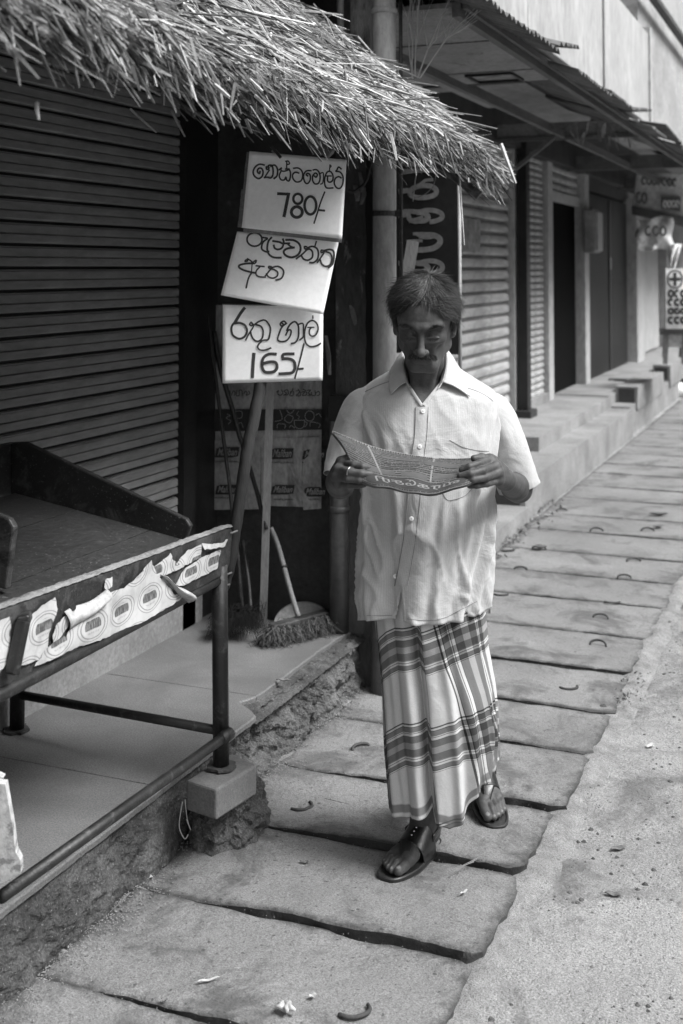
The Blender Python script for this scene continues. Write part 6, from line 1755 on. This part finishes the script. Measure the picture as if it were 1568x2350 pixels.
# collar: each side a stand that climbs out of the neckline and a leaf that folds down on to the shirt
def lerpL(pts, s_):
    f = s_ * (len(pts) - 1); i = int(min(f, len(pts) - 2)); g = f - i; return pts[i] * (1 - g) + pts[i + 1] * g
def onL(u, v, off):
    q = on_shirt(u, v, off); return toL(np.array(q)) if q is not None else LP(u, v, .06)
FL = [LP(*q) for q in ((975, 792, -.115), (945, 794, -.10), (927, 803, -.055), (925, 822, -.005), (926, 842, .035), (929, 860, .058), (933, 877, .074))]
OL = [LP(975, 812, -.135), LP(925, 818, -.12), LP(903, 838, -.062), onL(899, 858, .009), onL(896, 876, .009), onL(895, 893, .008), onL(898, 909, .006)]
FR_ = [LP(*q) for q in ((975, 792, -.115), (1005, 792, -.10), (1024, 801, -.055), (1026, 820, -.005), (1025, 842, .032), (1021, 860, .055), (1016, 877, .072))]
OR_ = [LP(975, 812, -.135), LP(1030, 816, -.12), LP(1050, 838, -.062), onL(1056, 856, .009), onL(1062, 874, .009), onL(1069, 892, .008), onL(1078, 911, .006)]
IL = [LP(*q) for q in ((975, 840, -.10), (950, 842, -.085), (938, 848, -.045), (936, 858, .0), (936, 868, .035), (938, 880, .06), (941, 890, .078))]
IR = [LP(*q) for q in ((975, 840, -.10), (1000, 842, -.085), (1012, 848, -.045), (1014, 858, .0), (1013, 868, .035), (1010, 880, .06), (1006, 892, .078))]
for A_, B_, I_ in ((FL, OL, IL), (FR_, OR_, IR)):
    A_, B_, I_ = smooth_path(A_, 6), smooth_path(B_, 6), smooth_path(I_, 6)
    def leafp(s_, t_, A_=A_, B_=B_):
        a, b = lerpL(A_, s_), lerpL(B_, s_); q = a + (b - a) * t_
        return toW(q + np.array((0, .35, .8)) * .006 * math.sin(min(1, t_ * 1.15) * math.pi))
    lf = grid('collar_leaf', leafp, 44, 12, M['shirt'], shirt, uvfn=lambda s_, t_: (s_ * .16, t_ * .06), thick=.0024)
    def standp(s_, t_, A_=A_, I_=I_):
        a, b = lerpL(A_, s_), lerpL(I_, s_); q = a + (b - a) * t_
        return toW(q + np.array((0, -.3, -.3)) * .004 * math.sin(t_ * math.pi))
    grid('collar_stand', standp, 44, 8, M['shirtplain'], shirt, thick=.0024)

# ---- sarong
def sarong_mat():
    mt, nt, b = base_mat('checked_sarong_cotton', .85, .12)
    tc = nt.nodes.new("ShaderNodeTexCoord"); sx = nt.nodes.new("ShaderNodeSeparateXYZ"); nt.links.new(tc.outputs["UV"], sx.inputs[0])
    Wt, G, D, Lg = .52, .13, .035, .27
    seq = [(0, D), (.012, Wt), (.035, D), (.042, G), (.09, Wt), (.10, G), (.108, Wt), (.13, G), (.135, D), (.14, G * .7), (.205, Lg), (.27, G * .7), (.34, G), (.355, Wt), (.37, G), (.378, Wt), (.395, G), (.44, D), (.446, Wt), (.458, D), (.464, Wt)]
    def band(o_, per):
        m_ = nt.nodes.new("ShaderNodeMath"); m_.operation = 'FRACT'; d = nt.nodes.new("ShaderNodeMath"); d.operation = 'DIVIDE'; d.inputs[1].default_value = per
        nt.links.new(o_, d.inputs[0]); nt.links.new(d.outputs[0], m_.inputs[0]); return ramp(nt, m_.outputs[0], seq, 'CONSTANT')
    A, B = band(sx.outputs[0], .33), band(sx.outputs[1], .262)
    col = mix(nt, A, B, .5)
    mul = mix(nt, mix(nt, A, 1 / .52, 1.0, 'MULTIPLY'), B, 1.0, 'MULTIPLY')
    col = mix(nt, col, mul, .75)
    c = tc.outputs["Object"]; n2 = noise_n(nt, tc.outputs["UV"], 420, 3, .6)
    col = mix(nt, col, ramp(nt, n2, [(.3, .88), (.7, 1.1)]), 1.0, 'MULTIPLY')
    # woven hem band
    hb = nt.nodes.new("ShaderNodeAttribute"); hb.attribute_name = "hem"
    col = mix(nt, col, .13, hb.outputs["Fac"])
    nt.links.new(col, b.inputs["Base Color"])
    bump(nt, b, [(noise_n(nt, c, 14, 4, .55), .3, .012), (noise_n(nt, c, 60, 4, .6), .3, .003), (n2, .3, .0006)])
    return mt
M['sarong'] = sarong_mat()
srows = [(1290, 845, 1112, .115), (1400, 850, 1114, .128), (1480, 858, 1119, .130), (1560, 866, 1132, .135), (1640, 872, 1137, .140), (1740, 878, 1138, .145), (1820, 886, 1135, .150), (1900, 893, 1132, .15)]
SV = np.array([r_[0] for r_ in srows], float)
def sar_hem(a):
    """hem row by angle (0 right, pi/2 front, pi left)"""
    pts_a = [0, .25, .5, .75, 1.0, 1.15, 1.27, 1.38, 1.5, 1.72, 1.80, 1.92, 2.2, 2.6, 3.14, 4, 4.71, 5.5, 6.2832]
    pts_v = [1738, 1745, 1760, 1785, 1812, 1840, 1880, 1893, 1900, 1892, 1868, 1880, 1884, 1876, 1862, 1800, 1745, 1735, 1748]
    return 615 + (float(np.interp(a, pts_a, pts_v)) - 615) * (W0 - .155 * math.sin(a)) / W0
PLEAT = 1.76
def sar(s_, t_):
    a = s_ * 2 * math.pi; v = 1290 + (sar_hem(a) - 1290) * t_
    l = float(np.interp(v, SV, [r_[1] for r_ in srows])); r_ = float(np.interp(v, SV, [r_[2] for r_ in srows])); hd = float(np.interp(v, SV, [r_[3] for r_ in srows]))
    cu = (l + r_) / 2; hw = (r_ - l) / 2 / 2780 * W0; n_ = 2.3
    ca, sa = math.cos(a), math.sin(a); rad = (abs(ca) ** n_ + abs(sa) ** n_) ** (-1 / n_)
    f = 0.0; q = (v - 1290) / 600.0
    # overlapping front pleat: step in radius at the pleat line, deep valley on its left
    d = a - PLEAT - .03 * math.sin(q * 4)
    f += .020 * (1 / (1 + math.exp(d / .018)) - .5) * (1 if d > -.6 else max(0, 1 + (d + .6) / .5))
    f -= .022 * math.exp(-((d - .07) / .045) ** 2) * (.5 + .8 * q)
    f += .014 * math.exp(-((d - .27) / .12) ** 2)
    f -= .012 * math.exp(-((d - .55) / .08) ** 2)
    # knee of the rear leg pushes out on the right, drag folds run down to the left
    f += .012 * math.exp(-((a - .95) / .3) ** 2 - ((v - 1640) / 140) ** 2)
    for (a0, a1, amp, wd_, v0, v1) in ((1.45, 1.28, .010, .07, 1400, 1900), (1.12, .98, .012, .07, 1560, 1900), (.55, .95, .013, .06, 1600, 1860), (.30, .60, .011, .06, 1560, 1800), (.1, .2, .01, .08, 1450, 1750), (2.75, 2.6, .010, .1, 1450, 1900), (.75, .62, .006, .05, 1420, 1700)):
        if v > v0 - 40:
            t = (v - v0) / (v1 - v0); ac = a0 + (a1 - a0) * t
            f += amp * min(1, max(0, t + .2)) * (math.exp(-((a - ac) / wd_) ** 2) - .7 * math.exp(-((a - ac + wd_ * 1.6) / wd_) ** 2))
    f += .006 * q * math.sin(a * 11 + q * 3) * (a > math.pi) + .004 * fbm((a * 2, v * .005, 8), 1, 3)
    zc = LP(cu, v, -.01 + .02 * q)
    return toW(zc + np.array((ca * (rad * hw + f), sa * (rad * hd + f * 1.3), 0)))
def suv(s_, t_):
    a = s_ * 2 * math.pi; v = 1290 + (sar_hem(a) - 1290) * t_
    q = (v - 1290) / 600.0
    u_ = -(a) * .155 + .232 - .128 * (q - .25) - .17 * min(.5, max(0, a - 1.25)) * min(1, max(0, (q - .35) / .3))
    # bands sag: rise towards the right hip
    lift = .040 * math.tanh((1.35 - a) * 2.2) * (1.0 - .2 * q) + .02 * math.exp(-((a - .1) / .4) ** 2)
    if a > PLEAT: u_ = -.155 * (a - 2.85) + .152; lift += .018 * math.cos((a - 2.1) * 3)
    vs = 615 + (v - 615) * W0 / (W0 - .14 * math.sin(a))
    vv = (vs - 1290) / 835 + lift
    return (u_ + 4.95, vv - .165 + .262 * 4)
sar_o = grid('sarong', sar, 260, 150, M['sarong'], man, closed=True, uvfn=suv)
hat = sar_o.data.attributes.new("hem", 'FLOAT', 'POINT')
nh = 260; arr = np.zeros(len(sar_o.data.vertices)); 
for j in range(151):
    if 143 <= j <= 147: arr[j * nh:(j + 1) * nh] = .8
hat.data.foreach_set("value", arr.astype(np.float32))
so = sar_o.modifiers.new('solid', 'SOLIDIFY'); so.thickness = .0014; so.offset = -1
# the white tuck showing in the shirt split comes from the sarong itself

# ---- sandals
M['rubber'] = weathered('dark_sandal_rubber', .022, rough=.5, spec=.45, var=.4, sc=20, fine=200, bumps=((300, .4, .0008),))
M['leather'] = weathered('dark_strap_leather', .018, rough=.38, spec=.6, var=.4, sc=25, fine=200, bumps=((220, .4, .0008),))
M['stud'] = plain('steel_stud', .6, .25, .5, 1.0)
def sandal(Q, side):
    q, ax, n_, up, L = Q
    g = lambda f, s_, z: toW(q(f, s_, z))
    out = []
    for k in range(40):
        t = 2 * math.pi * k / 40; f = .5 - .56 * math.cos(t) * 1.0
        w_ = .047 * abs(math.sin(t)) ** .62; w_ *= (.80 + .28 * min(1, max(0, (f - .25) / .45)))
        out.append((f, w_ * (1 if math.sin(t) >= 0 else -1) - .0 + .003))
    V = []; lay = [(-.018, .97), (-.012, 1.03), (-.010, 1.0), (-.004, 1.04), (.001, 1.04), (.0035, 1.0), (.0035, .93), (-.001, .88)]
    for z, sc_ in lay:
        for f, s_ in out: V.append(g(.5 + (f - .5) * (1 + (sc_ - 1) * .45), s_ * sc_, z))
    n = 40; m_ = len(lay); Fc = [tuple(range(n))[::-1], tuple(range((m_ - 1) * n, m_ * n))]
    for r_ in range(m_ - 1):
        for k in range(n): Fc.append((r_ * n + k, r_ * n + (k + 1) % n, (r_ + 1) * n + (k + 1) % n, (r_ + 1) * n + k))
    sd_ = mesh('sandal', V, Fc, M['rubber'], man, smooth=True); sd_.data.set_sharp_from_angle(angle=R(35))
    # broad strap over the instep
    def strap_surface(f0, f1, hgt, wid, zoff=.0):
        def fn(s_, t_):
            a = math.pi * s_; f = f0 + (f1 - f0) * t_
            f -= .05 * abs(math.cos(a)) if True else 0
            hh = hgt * (1 - .46 * t_) + .004
            return g(f, math.cos(a) * wid * (1 - .0 * t_) + .003, -.002 + (math.sin(a) ** .75) * hh)
        return fn
    o = grid('strap', strap_surface(.34, .60, .084, .046), 34, 14, M['leather'], sd_, thick=.003)
    grid('toe_strap', lambda s_, t_: g(.60 + .16 * s_, .002 + .016 * s_ + (t_ - .5) * (.040 - .022 * s_), .053 - .018 * s_ - .012 * s_ * s_ + .003 * math.sin(t_ * 3.14)), 10, 6, M['leather'], sd_, thick=.003)
    MB().tube([g(.745, .0185, .034), g(.75, .0185, .0)], .0035, 8).build('toe_post', M['leather'], sd_, smooth=True)
    # back strap round the heel with a buckle
    def hs_(s_, t_):
        a = math.pi * s_
        return g(.34 - .395 * math.sin(a), math.cos(a) * .044 + .003, .046 + .012 * math.sin(a) + (t_ - .5) * .017)
    grid('heel_strap', hs_, 26, 3, M['leather'], sd_, thick=.0025)
    for k in range(3):
        c = Vector(g(.46 + .05 * k, .012, .0785 - .0055 * k)); n2 = (Vector(g(.5, 0, .1)) - Vector(g(.5, 0, 0))).normalized()
        MB().tube([c, c + n2 * .002], [.0028, .0018], 8).build('stud', M['stud'], sd_)
    return sd_
sandal(qF, 1); sandal(qB, -1)
# ring on the finger
c0, c1 = LP(800, 1082, .332), LP(807, 1084, .338)
dv = (c1 - c0) / np.linalg.norm(c1 - c0)
e1 = np.cross(dv, (0, 0, 1)); e1 /= np.linalg.norm(e1); e2 = np.cross(e1, dv)
rp = [toW((c0 + c1) / 2 + (e1 * math.cos(t) + e2 * math.sin(t)) * .0118) for t in np.linspace(0, 2 * math.pi, 20)]
MB().tube(rp, .0013, 6, cap=False).build('finger_ring', M['stud'], man, smooth=True)

# ================================================================== NEWSPAPER
def news_mat():
    mt, nt, b = base_mat('newsprint', .85, .15)
    tc = nt.nodes.new("ShaderNodeTexCoord"); uv = tc.outputs["UV"]
    sx = nt.nodes.new("ShaderNodeSeparateXYZ"); nt.links.new(uv, sx.inputs[0])
    n_ = noise_n(nt, uv, 300, 2, .5, 0, (1, .35, 1))
    l = nt.nodes.new("ShaderNodeMath"); l.operation = 'FRACT'; mm = nt.nodes.new("ShaderNodeMath"); mm.operation = 'MULTIPLY'; mm.inputs[1].default_value = 1 / .0075
    nt.links.new(sx.outputs[1], mm.inputs[0]); nt.links.new(mm.outputs[0], l.inputs[0])
    ln = ramp(nt, l.outputs[0], [(0, 1), (.55, 0)], 'CONSTANT')
    tx = mix(nt, 0.0, ramp(nt, n_, [(.38, 0), (.46, .9)]), ln)
    col = mix(nt, .11, .022, tx)
    n2 = noise_n(nt, uv, 16, 3)
    col = mix(nt, col, ramp(nt, n2, [(.3, .8), (.7, 1.1)]), 1.0, 'MULTIPLY')
    nt.links.new(col, b.inputs["Base Color"])
    return mt
M['news'] = news_mat(); M['newsplain'] = plain('newsprint_margin', .17, .85); M['newsink'] = plain('newspaper_ink', .035, .8); M['newshalf'] = plain('halftone_picture', .07, .8)
# edges in photo pixels with forward offset: inner fold (near his chest) and outer edge (towards the camera)
inner = [(763, 991, .215), (800, 1006, .225), (865, 1030, .215), (930, 1044, .205), (985, 1052, .195), (1035, 1055, .20), (1080, 1054, .215), (1104, 1056, .225)]
outer = [(822, 1102, .345), (860, 1116, .375), (900, 1121, .385), (940, 1130, .40), (975, 1134, .405), (1015, 1129, .395), (1056, 1117, .375), (1086, 1106, .345)]
inn = smooth_path([toL(MP(*q)) for q in inner], 8); outp = smooth_path([toL(MP(*q)) for q in outer], 8); NN = len(inn) - 1
def sheet(s_, t_, off=0.0):
    f = s_ * NN; i = int(min(f, NN - 1)); g = f - i
    a = inn[i] * (1 - g) + inn[i + 1] * g; b = outp[i] * (1 - g) + outp[i + 1] * g
    q = a + (b - a) * t_
    q = q + np.array((0, 0, .006 * math.sin(s_ * 13 + t_ * 2.5) * math.sin(t_ * math.pi) + .0015 * math.sin(s_ * 23 - t_ * 4) * t_ + .010 * math.sin(t_ * math.pi) ))
    return toW(q + np.array((0, .35 * off, off)))
nw = empty('newspaper', sheet(.5, .5), 'folded newspaper with an upside-down dark masthead held open by the reading man', 'newspaper')
for k, (o_, nm) in enumerate(((0, 'front_page'), (-.004, 'page'), (-.009, 'page'))):
    grid(nm, lambda s_, t_, o_=o_, k=k: sheet(min(1, max(0, s_ + .003 * k)), t_ * (1 - .02 * k), o_), 90, 26, M['news'] if k == 0 else M['newsplain'], nw, thick=.0008, uvfn=lambda s_, t_: (s_ * .38, t_ * .15))
# rolled fold along the inner edge
fold = [Vector(sheet(s_, -.01, -.003)) for s_ in np.linspace(0, 1, 40)]
MB().tube(fold, [.0058] * 40, 8).build('fold_roll', M['newsplain'], nw, smooth=True)
tk = MB()
for k in range(70):
    if 44 < k < 48: continue
    s0 = .02 + .90 * k / 70; c = Vector(sheet(s0, .0, .0025)); tk.bar(c, c + Vector((0, 0, -.005)) - Vector(FH) * .004, .0022 + .001 * (k % 3), .0012)
tk.build('printed_edge', M['newsink'], nw, kind='stuff')
def on_page(x, y, off=.0012): return sheet(min(max(x, .004), .996), min(max(y, .01), .995), off)
def pbox(name, x0, x1, y0, y1, mt, n=16, off=.0012): grid(name, lambda s_, t_: on_page(x0 + (x1 - x0) * s_, y0 + (y1 - y0) * t_, off), n, 4, mt, nw)
pbox('masthead', .10, .90, .77, .945, M['newsink'], 50)
text_mesh('masthead_lettering', '\u0bb5\u0bc0\u0bb0\u0b95\u0bc7\u0b9a\u0bb0\u0bbf', 1, lambda a, b: on_page(.84 - .66 * a, .925 - .13 * b, .0020), M['newsplain'], nw, bold=.012)
for (x0, x1, y0, y1) in ((.12, .34, .60, .72), (.38, .58, .62, .73), (.62, .80, .56, .68), (.30, .52, .18, .26), (.55, .78, .22, .36), (.80, .92, .10, .26), (.03, .14, .08, .26)): pbox('halftone_picture', x0, x1, y0, y1, M['newshalf'], 12)
for (x0, x1, y) in ((.24, .62, .44), (.26, .60, .51), (.64, .90, .48), (.08, .22, .36), (.28, .52, .37)):
    text_mesh('headline', '\u0b95\u0b9f\u0bb2\u0bcd \u0bae\u0bb0\u0ba3\u0bae\u0bcd \u0ba8\u0b95\u0bb0', 1, lambda a, b, x0=x0, x1=x1, y=y: on_page(x1 - (x1 - x0) * a, y + .05 - .05 * b, .0016), M['newsink'], nw, bold=.015)
for x in (.235, .60): pbox('column_gutter', x, x + .012, .03, .74, M['newsplain'], 2)
# ================================================================== SMALL THINGS ON THE GROUND
def leaf(u, v, L, wd, rot, mt, label, z=.008, curl=.3, cat='leaf'):
    c = oz(u, v, z); rr_ = random.Random(int(u * 7 + v)); curl *= .45
    if c[0] > XR: c = (c[0], c[1], road_z(c[0], c[1]) + .001)
    ca, sa = math.cos(rot), math.sin(rot)
    def fn(s_, t_):
        x = (s_ - .5) * L; w_ = wd * math.sin(math.pi * min(1, max(0, s_ * .96 + .02))) ** .7; y = (t_ - .5) * w_
        zz = curl * L * (4 * (s_ - .5) ** 2) * .5 + abs(t_ - .5) * 2 * w_ * .35 + .002 * math.sin(s_ * 9)
        return (c[0] + x * ca - y * sa, c[1] + x * sa + y * ca, c[2] + zz)
    o = grid('dry_leaf', fn, 10, 4, mt, None, thick=.0008); tag(o, label, cat, None); return o
leaf(650, 1562, .05, .016, .2, M['leaf'], 'dark curled leaf lying on the broken edge of the platform', .212, .1)
leaf(338, 2016, .03, .016, .6, M['leafpale'], 'small pale leaf scrap at the foot of the kerb', .006, .2)
leaf(1493, 1702, .045, .022, 1.2, M['leafpale'], 'white curled scrap on the road near the right edge of the photo', .004, .4)
leaf(1512, 1182, .12, .05, .3, M['leaf'], 'brown dead leaf on the far pavement near the right edge', .012, .3)
leaf(1512, 1210, .10, .04, .9, M['leaf'], 'smaller dead leaf just nearer than the brown one on the far pavement', .012, .3)
leaf(700, 1980, .03, .010, .1, M['leaf'], 'twisted dark leaf chip on the slab left of the sandal', .008, .4)
leaf(1420, 1938, .05, .02, .7, M['leaf'], 'dark twig-like litter on the road right of the slabs', .006, .4)
leaf(1408, 2050, .045, .02, 0, M['leaf'], 'second dark bit of litter on the road, lower down', .006, .3)
leaf(718, 2288, .02, .012, 1.0, M['leafpale'], 'tiny pale seed husk beside the lifting loop in the foreground', .012, .5)
leaf(378, 2296, .016, .010, 0, M['leaf'], 'dark pebble-like seed on the nearest slab', .012, .5)
leaf(478, 2250, .055, .008, .75, M['leafpale'], 'long thin dry leaf blade on the nearest slab', .012, .1)
leaf(1065, 2048, .03, .007, 1.2, M['leafpale'], 'small pale leaf blade on the slab below the sandals', .02, .2)
leaf(1240, 1258, .08, .04, .3, M['leaf'], 'dead leaf by the joint beyond the man on the right', .014, .5)
wf = empty('wilted_flower', oz(655, 2322, .015), 'wilted pale flower bud lying on the nearest slab', 'flower')
c = oz(655, 2322, .012)
for k in range(5):
    a = k * 1.3; e = (c[0] + .024 * math.cos(a), c[1] + .016 * math.sin(a), c[2] + .008 + .006 * (k % 2))
    MB().tube([c, ((c[0] + e[0]) / 2, (c[1] + e[1]) / 2, c[2] + .014), e], [.003, .007, .003], 6).build('petal', M['leafpale'], wf, smooth=True)
for i, (u0, v0, u1, v1, lab) in enumerate([(1040, 2000, 1095, 1972, 'first of the thin straws caught in the slab joint by the front sandal'), (1035, 1998, 1088, 1978, 'second thin straw caught in the slab joint by the front sandal'), (1050, 1992, 1098, 1968, 'upper thin straw in the slab joint by the front sandal'), (745, 1832, 800, 1845, 'thin straw pointing right from the lifting loop beside the block')]):
    tag(MB().tube([oz(u0, v0, .022), oz((u0 + u1) / 2, (v0 + v1) / 2, .03), oz(u1, v1, .024)], .0009, 4).build('dry_stalk', M['batten']), lab, 'straw')
# leaf litter against the far kerb: nobody could count it
rr = random.Random(77)
mb = MB()
for (u, v, n_, sp) in ((1245, 1165, 70, .10), (1160, 1245, 60, .08), (1225, 1195, 50, .12), (1290, 1120, 40, .1), (1130, 1285, 30, .06), (1385, 1032, 30, .08), (1445, 1610, 60, .05), (1460, 1570, 40, .05), (1200, 1220, 40, .08)):
    c = oz(u, v, 0)
    for _ in range(n_):
        p = np.array((c[0] + rr.gauss(0, sp * .6), c[1] + rr.gauss(0, sp), .006 + abs(rr.gauss(0, .012)))); r_ = rr.uniform(.006, .022) * (.45 if u > 1420 else 1)
        d1 = np.array((rr.gauss(0, 1), rr.gauss(0, 1), rr.gauss(0, .6))); d1 *= r_ / np.linalg.norm(d1); d2 = np.cross(d1, (rr.gauss(0, 1), rr.gauss(0, 1), 1)); d2 *= r_ * .5 / np.linalg.norm(d2)
        mb.add([p - d1, p + d2, p + d1 + np.array((0, 0, r_ * .3)), p - d2], [(0, 1, 2, 3)])
mb.build('leaf_litter', M['leaf'], kind='stuff', label='dead leaves and litter caught along the kerb and slab seams', cat='leaf litter')
# moss and rubble at the seam right of the slabs
st_ = rough_rock('loose_stone', (oz(1385, 1625, 0)[0], oz(1385, 1625, 0)[1], .004), .014, .012, .01, None, M['stone'], None, seed=3, sub=2); tag(st_, 'small loose stone on the seam at the slab corner', 'stone')
